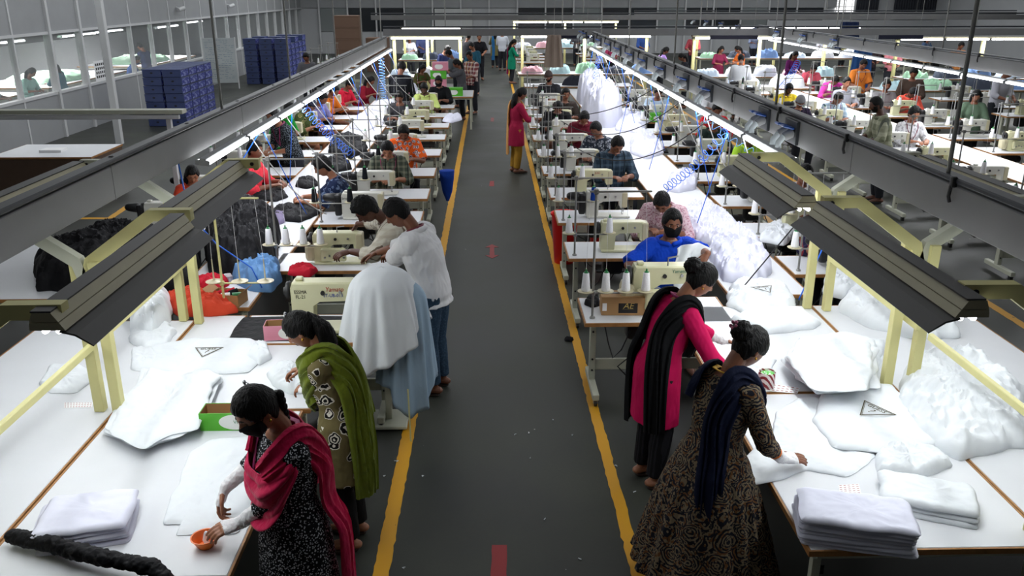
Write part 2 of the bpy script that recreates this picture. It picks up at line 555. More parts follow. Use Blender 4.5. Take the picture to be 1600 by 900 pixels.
            limb(mb, [hip, hip.lerp(kn, .5), kn, kn.lerp(an, .3), an.lerp(kn, .25), an], [.054 * H, .048 * H, .034 * H, .035 * H, .026 * H, .021 * H])
            fd = V((sd * .08, 1, 0)).normalized()
            mb.tube([an - fd * .022 * H + V((0, 0, -.018 * H)), an + fd * .03 * H - V((0, 0, .015 * H)), an + fd * .09 * H - V((0, 0, .03 * H)), an + fd * .125 * H - V((0, 0, .034 * H))],
                    [.022 * H, .026 * H, .021 * H, .013 * H], 10, 'round', .8)
        me = remesh(mb, s.vox, 1)
        s.bodyo = mobj('body', me, skin(s.tone), s.root)
        return s.bodyo
    def sleeves(s, mb, length, off):
        """length 0..1 shoulder to elbow, 1..2 elbow to wrist"""
        H = s.H
        for sd in (1, -1):
            S, E, Wp = s.S[sd], s.E[sd], s.Wr[sd]
            fat = 1.08 if s.male else .98
            pts = [S - s.X[21] * sd * .045 * H - s.up * .006 * H, S - s.X[21] * sd * .006 * H + s.up * .001 * H]; rs = [.037 * H * fat + off, .0385 * H * fat + off]
            if length <= 1:
                pts += [S.lerp(E, length * .5), S.lerp(E, length)]; rs += [.031 * H * fat + off, .029 * H * fat + off * 1.8]
            else:
                pts += [S.lerp(E, .5), E, E.lerp(Wp, (length - 1) * .5), E.lerp(Wp, length - 1)]
                rs += [.030 * H * fat + off, .026 * H * fat + off, .024 * H * fat + off * 1.1, .019 * H * fat + off * 1.2]
            mb.ell(S - s.X[21] * sd * .006 * H, (.0345 * H * fat + off,) * 3, 14, 10)
            P = []; Q = []
            for i in range(len(pts) - 1):
                for k in range(4):
                    P.append(pts[i].lerp(pts[i + 1], k / 4)); Q.append(rs[i] * (1 - k / 4) + rs[i + 1] * k / 4)
            P.append(pts[-1]); Q.append(rs[-1])
            mb.tube(P, Q, 14)
    def top(s, mat, name='shirt', sleeve=1.7, hem=.02, off=.012, flare=0.0, amp=.006, fscale=16, collar=False, hemz=None, pleats=0, skirt_r=None, neck_t=.955):
        """upper garment; hemz: absolute hem height for kurtas and dresses (skirt_r its half width at the hem)"""
        mb = MB(); H = s.H
        s.torso(mb, off, hem if hemz is None else .12, neck_t)
        s.sleeves(mb, sleeve, off)
        if hemz is not None:
            rings = []; n = 96 if pleats else 40
            top_t = .40; K = 14
            rx, ry = skirt_r or (.13 * H, .10 * H)
            base = s.C[int(.12 * 24)]; bx, by = base.x, base.y
            for i in range(K + 1):
                q = i / K; r_ = []
                z = s.C[int(top_t * 24)].z * (1 - q) + hemz * q
                for k in range(n):
                    th = 2 * math.pi * k / n
                    if q < .35:
                        t = top_t * (1 - q / .35)
                        p = s.surf(max(t, .02), th, off * 1.3)
                        a = sstep(.0, .35, q)
                    else: p = None; a = 1
                    kk = q ** .9
                    ww = (.104 * H + off * 1.5) * (1 - kk) + rx * kk; dd = (.078 * H + off * 1.5) * (1 - kk) + ry * kk
                    pl = 1 + (math.cos(th * pleats + 2 * math.sin(th * 3)) * .055 * q ** .7 if pleats else math.cos(th * 9 + 1.3) * .02 * q)
                    e = V((bx * (1 - .5 * q) + math.cos(th) * ww * pl, by * (1 - .5 * q) + math.sin(th) * dd * pl, z))
                    r_.append(p.lerp(e, a) if p is not None else e)
                rings.append(r_)
            mb.loft(rings[::-1])
        me = remesh(mb, max(s.vox, .007), 1)
        f = amp * (1.0 if s.detail else .7)
        wrinkle(me, f, fscale, seed=s.x + 3 * s.y)
        o = mobj(name, me, mat, s.root)
        if collar:
            cb = MB(); pts = []; 
            for k in range(13):
                th = math.pi / 2 + 2 * math.pi * (k / 12) * .94 + .19
                pts.append(s.surf(.965, th, .012 * H) + s.up * .004 * H + (V((0, 0, -.006)) if k in (0, 12) else V((0, 0, 0))))
            cb.tube(pts, .011 * H, 8, 'round', 1.3)
            cb.build('collar', mat, o, smooth=True)
        return o
    def pants(s, mat, name='trousers', off=.014, length=.93):
        mb = MB(); H = s.H
        s.torso(mb, off * .8, 0, .30)
        for sd in (1, -1):
            hip, kn, an = s.L[sd]
            end = kn.lerp(an, length)
            P = [hip + V((0, 0, .02)), hip.lerp(kn, .5), kn, kn.lerp(end, .4), end]
            rs = [.056 * H + off, .049 * H + off, .037 * H + off, .036 * H + off, .028 * H + off]
            Q = []; W_ = []
            for i in range(4):
                for k in range(4):
                    Q.append(P[i].lerp(P[i + 1], k / 4)); W_.append(rs[i] * (1 - k / 4) + rs[i + 1] * k / 4)
            Q.append(P[-1]); W_.append(rs[-1])
            mb.tube(Q, W_, 16, up=(0, 1, 0))
        me = remesh(mb, max(s.vox, .009), 1); wrinkle(me, .005, 14, seed=s.y)
        return mobj(name, me, mat, s.root)
    def shoes(s, mat, open_=False):
        H = s.H
        for sd in (1, -1):
            an = s.L[sd][2]; fd = V((sd * .08, 1, 0)).normalized(); mb = MB()
            z = an.z - .040 * H
            rings = []
            for zz, g in ((-.006, .95), (.004, 1.0), (.010 if open_ else .03, .96 if open_ else .8)):
                rings.append([an + fd * (.052 * H + math.cos(2 * math.pi * k / 16) * .085 * H * g) + fd.cross(V((0, 0, 1))) * (math.sin(2 * math.pi * k / 16) * .031 * H * g) + V((0, 0, z - an.z + zz)) for k in range(16)])
            mb.loft(rings)
            o = mb.build('sandal' if open_ else 'shoe', mat, s.root, smooth=50)
            if open_:
                b2 = MB(); sdv = fd.cross(V((0, 0, 1)))
                b2.tube([an + fd * .06 * H + sdv * .03 * H - V((0, 0, .032 * H)), an + fd * .07 * H - V((0, 0, .006 * H)), an + fd * .06 * H - sdv * .03 * H - V((0, 0, .032 * H))], .006 * H, 6, True, .5)
                b2.build('strap', mat, o)
    def hairdo(s, style='short', mat=None, deco=None):
        H = s.H; f = head_fn(H); mat = mat or HAIR
        front = .52 if style not in ('cap',) else .35
        thick = {'short': .009, 'curly': .016}.get(style, .008) * H
        female = style in ('bun', 'pony', 'braid', 'long')
        def hf(u):
            p = f(V((u.x, min(u.y, 1), u.z)))
            if u.y > 0:   # plain skull without the face features
                p = V((u.x * .047 * H, u.y * .0575 * H, u.z * .070 * H))
            line = (.58 if not female else .50) if u.y > .35 else 0
            # hairline: front high, in front of the ears lower, nape low
            a = math.atan2(abs(u.x), u.y)   # 0 front .. pi back
            zl = (.56 + .10 * noise.noise(V((u.x * 9, s.x, s.y)))) * sstep(1.15, .55, a) + .02 * sstep(.55, 1.15, a) * sstep(2.0, 1.3, a) - .62 * sstep(1.5, 2.1, a)
            if female: zl -= .07
            k = sstep(zl - .06, zl + .08, u.z)
            ns = noise.noise(u * 5 + V((s.x, s.y, 0))) * .25 + noise.noise(u * 14) * .12
            sc = 1 + (thick / (.06 * H)) * (1 + ns) * k - .10 * (1 - k)
            return p * sc
        n, m = (60, 44) if s.detail >= 2 else (28, 20)
        if style == 'curly' or style == 'short':
            old = hf
            amp = .05 if style == 'curly' else .025
            def hf(u, old=old): 
                p = old(u); return p * (1 + amp * noise.noise(u * 11 + V((s.y, 3, 1))) * sstep(.2, .6, u.z))
        mb = MB(); mb.loft([[s.hc + s.HM @ p for p in r_] for r_ in sphere_grid(hf, n, m)])
        o = mb.build('hair', mat, s.root, smooth=True)
        HL = lambda x, y, z: s.hc + s.HM @ V((x * H, y * H, z * H))
        if style == 'bun':
            b = MB(); c = V((0, -.066, .030)) * H
            def bf(u):
                return u * (.036 * H) * (1 + .16 * noise.noise(u * 4 + V((s.x, 0, 0))) + .10 * math.sin(8 * math.atan2(u.z, u.x)) * .5)
            b.loft([[s.hc + s.HM @ (p + c) for p in r_] for r_ in sphere_grid(bf, 36, 24)])
            b.build('bun', mat, o, smooth=True)
        elif style in ('pony', 'long'):
            b = MB(); P = [HL(0, -.055, .02)]; r_ = [.022 * H]
            L = .26 if style == 'pony' else .34
            back = s.hc + s.HM @ V((0, -.075 * H, -.01 * H))
            for i in range(1, 9):
                t = i / 8
                q = back + V((.012 * math.sin(t * 5) * H, -.03 * H * math.sin(min(1, t * 1.5) * math.pi * .6), 0)) - V((0, 0, L * H * t))
                # rest on the back
                P.append(q); r_.append(H * (.034 + .012 * math.sin(t * math.pi)) * (1 - .55 * t ** 3))
            b.tube(P, r_, 20, 'round', .7, up=(0, 1, 0))
            me = remesh(b, max(s.vox, .007), 2); wrinkle(me, .010, 26, seed=3, sz=.18)
            mobj('ponytail', me, mat, o)
        elif style == 'braid':
            b = MB(); n = 13
            for i in range(n):
                t = i / n
                c = HL(.0, -.056, -.015) + V((.012 * H * math.sin(t * 2), -.022 * H * math.sin(t * 2.4), -.26 * H * t)) + s.HM @ V((.0, -.012 * H, 0))
                for q in (-1, 1):
                    b.ell(c + V((q * .010 * H, 0, -(.01 if q > 0 else 0) * H)), (.016 * H * (1 - .4 * t), .015 * H * (1 - .4 * t), .017 * H), 12, 8, Matrix.Rotation(q * .6, 3, 'Y'))
            b.build('braid', mat, o, smooth=True)
        elif style == 'cap':
            pass
        if deco:
            b = MB(); c = V(deco[0]) * H
            for k in range(5):
                a = k * 1.257
                b.ell(s.hc + s.HM @ (c + V((math.cos(a) * .012 * H, -.004, math.sin(a) * .012 * H))), (.007 * H, .005 * H, .007 * H), 8, 6)
            b.build('hair_clip', deco[1], o, smooth=True)
        s.hairo = o
        return o
    def face(s, mask=None, beard=False, closed=True, earring=False):
        H = s.H; f = head_fn(H)
        HP = lambda p: s.hc + s.HM @ p
        if s.detail >= 1:
            for sd in (1, -1):
                c = f(V((.36 * sd, .86, .06)).normalized()); 
                b = MB(); b.ell(HP(c - V((0, .004 * H, 0))), (.0088 * H, .0075 * H, .0052 * H if closed else .006 * H), 12, 8, s.HM)
                e = b.build('eye', skin(s.tone) if closed else EYEW, s.root, smooth=True)
                b = MB()
                if closed:
                    b.tube([HP(c + V((sd * dx * H, (.0035 - abs(dx) * .12) * H, -.0035 * H + abs(dx) * .1 * H))) for dx in (-.008, -.004, 0, .004, .008)], .0011 * H, 6)
                    b.build('eyelash', DARKM, e)
                else:
                    b.ell(HP(c + V((0, .0030 * H, 0))), (.0036 * H, .0016 * H, .0042 * H), 10, 6, s.HM)
                    b.build('iris', DARKM, e, smooth=True)
                b = MB()
                bw = [f(V((x_ * sd, .86, .27 - .12 * abs(x_ - .33))).normalized()) for x_ in (.16, .28, .4, .52)]
                b.tube([HP(p + V((0, .0008 * H, 0))) for p in bw], [.0015 * H, .0022 * H, .002 * H, .001 * H], 6)
                b.build('eyebrow', HAIR, s.root)
            if not mask:
                b = MB()
                for zz in (-.435, -.515):
                    b.tube([HP(f(V((x_, .86, zz * (1 - .1 * abs(x_)))).normalized()) + s.HM @ V((0, .0002 * H, 0))) for x_ in (-.22, -.11, 0, .11, .22)], [.0012 * H, .0028 * H, .003 * H, .0028 * H, .0012 * H], 8)
                b.build('lips', LIPM, s.root, smooth=True)
        if mask:
            def mf(u):
                k = sstep(.05, .25, u.y) * sstep(.0, -.10, u.z) * sstep(-.97, -.85, u.z)
                p = f(u); q = V((u.x * .047 * H, max(p.y, 0) * 1.0, p.z))
                if u.y > 0:
                    yy = .0575 * H * math.sqrt(max(0, 1 - (u.x * .9) ** 2)) * (1.02 + .16 * math.exp(-(u.x / .35) ** 2) * sstep(-.75, -.3, u.z)) * (1 if u.z > -.8 else .95)
                    q = V((q.x, max(p.y * .97, yy * math.sqrt(max(.1, 1 - max(0, -u.z - .35) ** 2 * 1.2)) * .97), p.z))
                return (q if k > .01 else p) * (1 + .07 * k - .08 * (1 - k))
            b = MB(); b.loft([[HP(p) for p in r_] for r_ in sphere_grid(mf, 48, 36)])
            m_ = b.build('face_mask', mask, s.root, smooth=True)
            for sd in (1, -1):
                b = MB()
                b.tube([HP(V((sd * .044 * H, .018 * H, -.012 * H))), HP(V((sd * .052 * H, -.002 * H, .006 * H))), HP(V((sd * .050 * H, -.012 * H, 0)))], .0014 * H, 6)
                b.build('ear_loop', mask, m_)
        if beard:
            def bf2(u):
                a = abs(u.x)
                k = sstep(-.05, .15, u.y) * max(sstep(-.30, -.40, u.z) * sstep(.0, .1, abs(u.z + .47) - .0 if a < .2 else 1), sstep(.55, .8, a) * sstep(.05, -.15, u.z)) 
                p = f(u)
                return p * (1 + .045 * k * (1 + .5 * noise.noise(u * 12)) - .06 * (1 - k))
            b = MB(); b.loft([[HP(p) for p in r_] for r_ in sphere_grid(bf2, 40, 36)])
            b.build('beard', HAIR, s.root, smooth=True)
        if earring:
            for sd in (1, -1):
                b = MB(); b.ell(HP(V((sd * .053 * H, 0, -.022 * H))), (.004 * H, .004 * H, .0055 * H), 10, 8); b.build('earring', GOLD, s.root, smooth=True)
    def cap(s, mat, peak=True):
        H = s.H
        def cf(u):
            k = sstep(.18, .26, u.z + .0 * u.y)
            p = V((u.x * .050 * H, u.y * .062 * H, u.z * .074 * H))
            return p * (1 + .13 * k - .2 * (1 - k))
        b = MB(); b.loft([[s.hc + s.HM @ p for p in r_] for r_ in sphere_grid(cf, 32, 24)])
        if peak:
            b.tube([s.hc + s.HM @ V((x_ * H, (.058 + .035 * (1 - (x_ / .045) ** 2)) * H, .014 * H)) for x_ in (-.042, -.03, -.015, 0, .015, .03, .042)], .012 * H, 8, 'round', .3, up=(0, 0, 1))
        return b.build('cap', mat, s.root, smooth=True)
    def glove(s, sd, mat, t0=.15, wrist_only=False):
        H = s.H; E, Wp = s.E[sd], s.Wr[sd]
        hdv = s.hand_dir[0 if sd == 1 else 1]
        d = V(hdv).normalized() if hdv is not None else ((Wp - E).normalized() + V((-.35 * sd, .3, -.1))).normalized()
        n = V((0.25 * sd, -.1, 1)); n = (n - d * n.dot(d)).normalized(); sv = d.cross(n)
        mb = MB(); rings = []
        def el(c, a, b_, t, u2): return [c + u2 * (math.cos(q) * a * H) + t * (math.sin(q) * b_ * H) for q in [2 * math.pi * j / 20 for j in range(20)]]
        fd = (Wp - E).normalized(); n2 = (n - fd * n.dot(fd)).normalized(); s2 = fd.cross(n2)
        for i in range(9):
            t = t0 + (1 - t0) * i / 8; r_ = .0268 * (1 - t) + .0195 * t
            w = 1 + .05 * math.sin(i * 2.4)
            rings.append(el(E.lerp(Wp, t), r_ * w, r_ * w, n2, s2))
        for t, a, b_ in ((.25, .022, .0135), (.6, .0265, .0135), (.92, .0265, .0115)):
            rings.append(el(Wp + d * (.058 * H * t), a, b_, n, sv))
        mb.loft(rings)
        me = remesh(mb, .006, 1); wrinkle(me, .0035, 55, seed=sd, sz=1)
        return mobj('glove', me, mat, s.root)
    def bangle(s, sd, mat, t=.9, n=1):
        E, Wp = s.E[sd], s.Wr[sd]; d = (Wp - E).normalized(); H = s.H
        u = d.orthogonal().normalized(); w = d.cross(u)
        for k in range(n):
            c = E.lerp(Wp, t - .05 * k); r_ = .0215 * H
            b = MB(); ring = [c + u * math.cos(2 * math.pi * j / 20) * r_ + w * math.sin(2 * math.pi * j / 20) * r_ for j in range(21)]
            b.tube(ring, .0022 * H, 6); b.build('bangle', mat, s.root, smooth=True)
    def lanyard(s, mat, depth=.45, width=.006):
        """band round the neck, down the chest"""
        H = s.H; P = []
        for k in range(9):
            th = R(100 + 17.5 * k + 25) if False else R(115 + k * 16)
        path = [(.93 - depth, 90), (.80 - .12, 80), (.86, 62), (.95, 40), (.995, 0), (1.0, -50), (1.0, -90), (1.0, -130), (.995, 180), (.95, 140), (.86, 118), (.68, 100), (.93 - depth, 90)]
        pts = [s.surf(min(t, .985), R(a), .022 + (.004 if t > .9 else 0)) + (s.up * .012 * H if t > .9 else V((0, 0, 0))) for t, a in path]
        b = MB(); b.tube(pts, width * H / 1.6 * 1.6, 6, True, .35); 
        return b.build('lanyard', mat, s.root, smooth=True)
    def band(s, pts, widths, mat, name='dupatta', out=None, ripple=.010, nr=5, th=.010, res=14, voxel=None):
        """long cloth strip through local points; folds run along it"""
        P = [V(p) for p in pts]; Q = []; Wd = []
        for i in range(len(P) - 1):
            for k in range(6):
                t = k / 6; p0 = P[max(i - 1, 0)]; p1 = P[i]; p2 = P[i + 1]; p3 = P[min(i + 2, len(P) - 1)]
                Q.append(0.5 * ((2 * p1) + (p2 - p0) * t + (2 * p0 - 5 * p1 + 4 * p2 - p3) * t * t + (3 * p1 - p0 - 3 * p2 + p3) * t ** 3))
                Wd.append(widths[i] * (1 - t) + widths[i + 1] * t)
        Q.append(P[-1]); Wd.append(widths[-1])
        rings = []; prevo = None
        for i, q in enumerate(Q):
            a = Q[max(i - 1, 0)]; b_ = Q[min(i + 1, len(Q) - 1)]; t = (b_ - a).normalized()
            ax = s.axis(q); o = (q - ax)
            if out is not None: o = V(out) 
            o = o - t * o.dot(t); o = o.normalized() if o.length > 1e-4 else (prevo or V((0, 1, 0)))
            if prevo is not None: o = (o * .5 + prevo * .5).normalized(); o = (o - t * o.dot(t)).normalized()
            prevo = o; w = t.cross(o); top = []; bot = []
            for j in range(res * 2 + 1):
                c = -1 + j / res
                nz = noise.noise(V((c * 2.2 + Wd[0] * 31, i * .09, s.x)))
                rp = ripple * (.65 * math.sin(c * nr * math.pi * .9 + 5 * nz + i * .05) + .9 * nz + .3 * math.sin(c * 23 + 7 * nz + i * .11))
                base = q + w * (c * Wd[i]) + o * (rp - .35 * abs(c) ** 2 * min(Wd[i], .08))
                top.append(base + o * th); bot.append(base - o * th * .4)
            rings.append(top + bot[::-1])
        b = MB(); b.loft(rings)
        o_ = b.build(name, mat, s.root, smooth=60)
        return o_
    def axis(s, p):
        best = min(s.C, key=lambda c: (c - p).length)
        return best if p.z > s.C[0].z else V((s.C[0].x, s.C[0].y, p.z))
# ---------------------------------------------------------------- the people close to the camera
def LF(x, y, heading):
    def f(wx, wy, wz):
        a = R(heading); dx, dy = wx - x, wy - y
        return V((dx * math.cos(a) - dy * math.sin(a), dx * math.sin(a) + dy * math.cos(a), wz))
    return f
def hp(f, px, py, z): q = at(px, py, z); return f(q.x, q.y, z)

PINK = fabric('dupatta_pink', (205, 18, 78), bump=0.5, bscale=30, sheen=.2)
BLKF = fabric('kurta_black_speckled', (14, 15, 20), 'dots', (190, 192, 198), 95)
GREEN = fabric('dupatta_olive', (104, 118, 22), bump=0.5, bscale=30, sheen=.2)
OLIVEF = fabric('kurta_olive_roses', (112, 102, 66), 'floral', (225, 220, 205), 11, (20, 18, 16))
BLACKC = fabric('cloth_black', (16, 17, 20), bump=0.4)
MAGENTA = fabric('kurta_magenta', (200, 16, 86), bump=0.25, bscale=10)
PAISLEY = fabric('dress_paisley', (22, 24, 34), 'paisley', (120, 106, 84), 9, (104, 70, 40))
NAVY = fabric('dupatta_navy', (10, 18, 44), bump=0.4, bscale=26)
WHITES = fabric('shirt_white', (226, 226, 228), bump=0.45, bscale=11)
DENIM = fabric('jeans_blue', (48, 68, 88), 'speckle', (62, 84, 106), 60)
CREAMP = fabric('shirt_cream_check', (214, 210, 196), 'plaid', (196, 188, 170), 55, (120, 105, 90))
ROYAL = fabric('shirt_royal_blue', (14, 66, 190), bump=0.3)
LANY = plain('lanyard_magenta', (150, 36, 96), 0.6)
LANYY = plain('lanyard_yellow', (230, 180, 60), 0.6)
MAROON = plain('lanyard_maroon', (110, 20, 45), 0.6)
CLIPS = plain('clip_silver', (190, 190, 195), 0.25, 0.9)
CLIPP = plain('clip_pink', (170, 90, 120), 0.3)
ORANGEP = plain('bangle_orange', (225, 120, 20), 0.4)

def woman_black():
    x, y, h = -.95, 3.52, -126
    f = LF(x, y, h)
    p = Person('woman in speckled black kurta and pink dupatta with black mask, by the orange bowl', x, y, h, 1.62, False, lean=3,
               head=(34, -4, 0), rh=hp(f, 352, 762, .93), lh=hp(f, 372, 822, .86), detail=3, tone=1, curl=(.75, .5), hand_dir=((-.02, .42, -.9), (.15, 1, -.08)), elbow_out=.75)
    p.body(); p.top(BLKF, 'kurta', sleeve=1.45, hemz=.42, skirt_r=(.22, .19), amp=.005)
    p.hairdo('braid', deco=((.030, -.028, .056), CLIPS)); p.face(mask=MASKB, earring=True)
    p.glove(1, GLOVE, .42); p.glove(-1, GLOVE, .1)
    p.pants(BLACKC)
    H = p.H
    S = lambda t, a, o=.030: p.surf(t, R(a), o)
    # cowl across the chest
    def cowl(u, v):
        a = 8 + 164 * u; c = math.sin(math.pi * u)
        ttop = .93 - .20 * c ** 1.5; tbot = .80 - .52 * c ** .8
        t = ttop * (1 - v) + tbot * v
        r_ = .006 * math.sin(v * 30 + 4 * math.sin(u * 3.1)) + .012 * math.sin(v * 11 + u * 5)
        q = p.surf(t, R(a), .034 + r_ + .04 * v * c)
        return q + V((0, 0, -.02 * c * v))
    b = MB(); b.grid(cowl, 40, 44)
    o = b.build('dupatta', PINK, p.root, smooth=True); sm = o.modifiers.new('s', 'SOLIDIFY'); sm.thickness = .006
    # over the near shoulder and down the back
    S2 = lambda t, a, o=.03: p.surf(t, R(a), o)
    p.band([S2(.74, 118, .045), S2(.87, 148, .045), S2(.94, 190, .04) + V((0, 0, .014)), S2(.88, 228, .045), S2(.7, 240, .06), S2(.4, 240, .08), S2(.12, 238, .11), S2(.0, 235, .14) + V((0, 0, -.20)), S2(0, 232, .15) + V((0, 0, -.50))],
           [.075, .085, .08, .08, .085, .08, .075, .07, .065], PINK, 'dupatta', ripple=.010)
    p.band([S2(.78, 55, .04), S2(.9, 25, .042), S2(.945, -12, .038) + V((0, 0, .014)), S2(.86, -50, .045), S2(.62, -60, .05), S2(.35, -66, .06)], [.06, .075, .07, .065, .06, .05], PINK, 'dupatta', ripple=.010)
    p.lanyard(LANY, .5, .008)
    p.bangle(-1, GOLD, .02)
    return p

def woman_green():
    x, y, h = -.88, 4.55, -84
    f = LF(x, y, h)
    p = Person('woman in olive green dupatta and rose-patterned kurta with long loose ponytail', x, y, h, 1.56, False, lean=13,
               head=(38, -4, 0), rh=hp(f, 478, 574, 1.0), lh=hp(f, 488, 608, .95), detail=3, tone=1, curl=(.9, .6), hand_dir=((-.25, 1, -.2), (.3, 1, -.1)), elbow_out=.5)
    p.body(); p.top(OLIVEF, 'kurta', sleeve=.85, hemz=.50, skirt_r=(.20, .16), amp=.005)
    p.hairdo('pony', deco=((.0, .01, .072), CLIPS)); p.face(earring=True)
    p.pants(BLACKC); p.shoes(SANDAL, True)
    p.glove(-1, GLOVE, .55)
    S = lambda t, a, o=.03: p.surf(t, R(a), o)
    p.band([S(.42, 75, .05), S(.62, 92, .055), S(.80, 118, .05), S(.92, 160, .042), S(.955, 195, .036) + V((0, 0, .014)), S(.88, 232, .045), S(.66, 246, .055), S(.3, 246, .065), S(.05, 244, .07) + V((0, 0, -.10)), S(0, 242, .08) + V((0, 0, -.34))],
           [.09, .10, .10, .095, .085, .09, .10, .10, .09, .08], GREEN, 'dupatta', ripple=.011)
    p.band([S(.45, 110, .045), S(.66, 92, .048), S(.84, 55, .045), S(.93, 22, .04), S(.955, -12, .035) + V((0, 0, .014)), S(.86, -50, .04), S(.6, -64, .05), S(.2, -74, .06)], [.09, .10, .10, .085, .07, .065, .06, .05], GREEN, 'dupatta', ripple=.011)
    p.lanyard(LANY, .2, .008); p.bangle(-1, plain('bangle_red', (150, 40, 50), .4), .42)
    return p

def woman_magenta():
    x, y, h = 1.10, 5.20, 72
    f = LF(x, y, h)
    p = Person('woman in plain magenta kurta and black dupatta with topknot, reaching over the shirts', x, y, h, 1.62, False, lean=22,
               head=(35, 8, 0), rh=hp(f, 1150, 600, .86), lh=hp(f, 1165, 556, .84), detail=3, tone=1, curl=(.4, .5), hand_dir=((.1, 1, -.1), (.1, 1, -.15)))
    p.body(); p.top(MAGENTA, 'kurta', sleeve=1.6, hemz=.50, skirt_r=(.20, .15), amp=.005)
    p.hairdo('bun'); p.face(earring=True); p.pants(fabric('leggings_striped', (18, 18, 22), 'stripes', (34, 34, 40), 120)); p.shoes(SANDAL, True)
    p.glove(-1, GLOVE, .5); p.lanyard(LANY, .2, .007)
    S = lambda t, a, o=.03: p.surf(t, R(a), o)
    p.band([S(.45, 50, .06), S(.7, 35, .05), S(.88, 15, .045), S(.94, -10, .04) + V((0, 0, .012)), S(.84, -45, .045), S(.6, -50, .05), S(.25, -42, .06), S(.0, -30, .07) + V((0, 0, -.3))], [.06, .07, .08, .09, .085, .08, .08, .07], BLACKC, 'dupatta', ripple=.013)
    p.band([S(.7, 140, .05), S(.9, 165, .045), S(.94, 190, .04) + V((0, 0, .012)), S(.84, 225, .045), S(.55, 222, .05), S(.2, 216, .06), S(.0, 214, .07) + V((0, 0, -.35))], [.05, .07, .08, .08, .07, .07, .06], BLACKC, 'dupatta', ripple=.013)
    return p

def woman_paisley():
    x, y, h = 1.19, 4.06, 56
    f = LF(x, y, h)
    p = Person('woman in long pleated paisley dress and navy dupatta, smoothing a shirt on the table', x, y, h, 1.60, False, lean=12,
               head=(36, 12, 0), rh=hp(f, 1222, 716, .86), lh=hp(f, 1163, 628, .88), detail=3, tone=2, curl=(.25, .7), hand_dir=((.35, 1, -.15), (.1, 1, -.1)), elbow_out=.6)
    p.body(); p.top(PAISLEY, 'dress', sleeve=1.45, hemz=.16, skirt_r=(.43, .37), amp=.006, pleats=16)
    p.hairdo('bun', deco=((-.012, -.098, .032), CLIPP)); p.face(earring=True)
    p.glove(1, GLOVE, .62); p.glove(-1, GLOVE, .6); p.bangle(1, ORANGEP, .55, 2); p.bangle(-1, ORANGEP, .55, 1)
    p.lanyard(LANYY, .2, .008)
    S = lambda t, a, o=.03: p.surf(t, R(a), o)
    p.band([S(.55, 50, .06), S(.8, 25, .05), S(.92, 5, .045), S(.955, -25, .035) + V((0, 0, .012)), S(.85, -56, .045), S(.6, -62, .05), S(.3, -60, .06), S(.05, -58, .09), S(0, -56, .13) + V((0, 0, -.25))],
           [.07, .08, .09, .09, .08, .075, .075, .075, .07], NAVY, 'dupatta', ripple=.012)
    p.band([S(.6, 130, .05), S(.85, 150, .045), S(.95, 185, .04) + V((0, 0, .01)), S(.88, 215, .045), S(.7, 222, .05)], [.05, .06, .07, .06, .05], NAVY, 'dupatta', ripple=.012)
    return p

def man_white():
    x, y, h = -.48, 6.68, -72
    f = LF(x, y, h)
    p = Person('man in untucked white shirt and blue jeans standing at the aisle line, leaning in', x, y, h, 1.72, True, lean=20,
               head=(38, -8, 0), rh=hp(f, 590, 395, 1.10), lh=hp(f, 600, 405, 1.05), detail=3, tone=2, elbow_out=.9)
    p.body(); p.top(WHITES, 'shirt', sleeve=1.35, hem=-.02, off=.028, amp=.010, fscale=10, collar=True)
    p.hairdo('short'); p.face(); p.pants(DENIM); p.shoes(SANDAL, True); p.lanyard(MAROON, .4, .006)
    return p

def man_mechanic():
    x, y, h = -.64, 7.58, -104
    f = LF(x, y, h)
    p = Person('man in cream checked shirt bending down over the open machine with both hands', x, y, h, 1.70, True, lean=46,
               head=(48, -12, 0), rh=hp(f, 556, 350, 1.10), lh=hp(f, 548, 393, 1.05), detail=3, tone=3, curl=(.7, .7), hand_dir=((.1, .6, -.8), (-.2, 1, -.1)), elbow_out=1.4)
    p.body(); p.top(CREAMP, 'shirt', sleeve=1.45, hem=.0, off=.022, amp=.012, fscale=10, collar=True)
    p.hairdo('curly'); p.face(); p.pants(fabric('trousers_dark', (36, 38, 44))); p.shoes(SHOE)
    return p

def man_blue():
    x, y, h = 1.60, 7.42, 176
    f = LF(x, y, h)
    p = Person('man in royal blue polo shirt and black face mask holding up a white garment', x, y, h, 1.70, True, sit=True, lean=6,
               head=(14, 2, 0), rh=hp(f, 1010, 415, 1.0), lh=hp(f, 1112, 398, 1.16), detail=3, tone=2, curl=(.5, .9), hand_dir=((.3, .8, .1), (.5, .3, -.6)), elbow_out=1.2)
    p.body(); p.top(ROYAL, 'shirt', sleeve=.95, off=.016, amp=.009, collar=True); p.hairdo('short'); p.face(mask=MASKB, closed=False); p.pants(fabric('trousers_dark', (36, 38, 44)))
    return p
NEAR = [woman_black(), woman_green(), woman_magenta(), woman_paisley(), man_white(), man_mechanic(), man_blue()]
# ---------------------------------------------------------------- materials of the hall
LAM = plain('laminate_white', (212, 214, 218), .42, var=.03, vscale=3)
WOODE = plain('edge_wood', (160, 112, 62), .55, var=.25, vscale=18)
CREAMM = plain('metal_cream', (196, 194, 164), .45, var=.05)
FRAMEM = plain('frame_yellowish', (206, 200, 140), .5, var=.08, vscale=4)
FRAMEG = plain('frame_pale', (186, 188, 170), .5, var=.08, vscale=5)
GREYT = plain('tray_grey', (112, 112, 112), .55, var=.06, vscale=4)
GREYL = plain('panel_grey', (150, 152, 154), .6, var=.05, vscale=2)
DARKR = plain('rail_dark', (34, 38, 44), .45)
BLKP = plain('plastic_black', (20, 20, 22), .45)
REFL = plain('reflector_grey', (66, 65, 64), .5, var=.05, vscale=5)
TROUGH = plain('trough_beige', (168, 162, 134), .5, var=.08, vscale=5)
STEEL = plain('steel', (165, 165, 165), .32, .85)
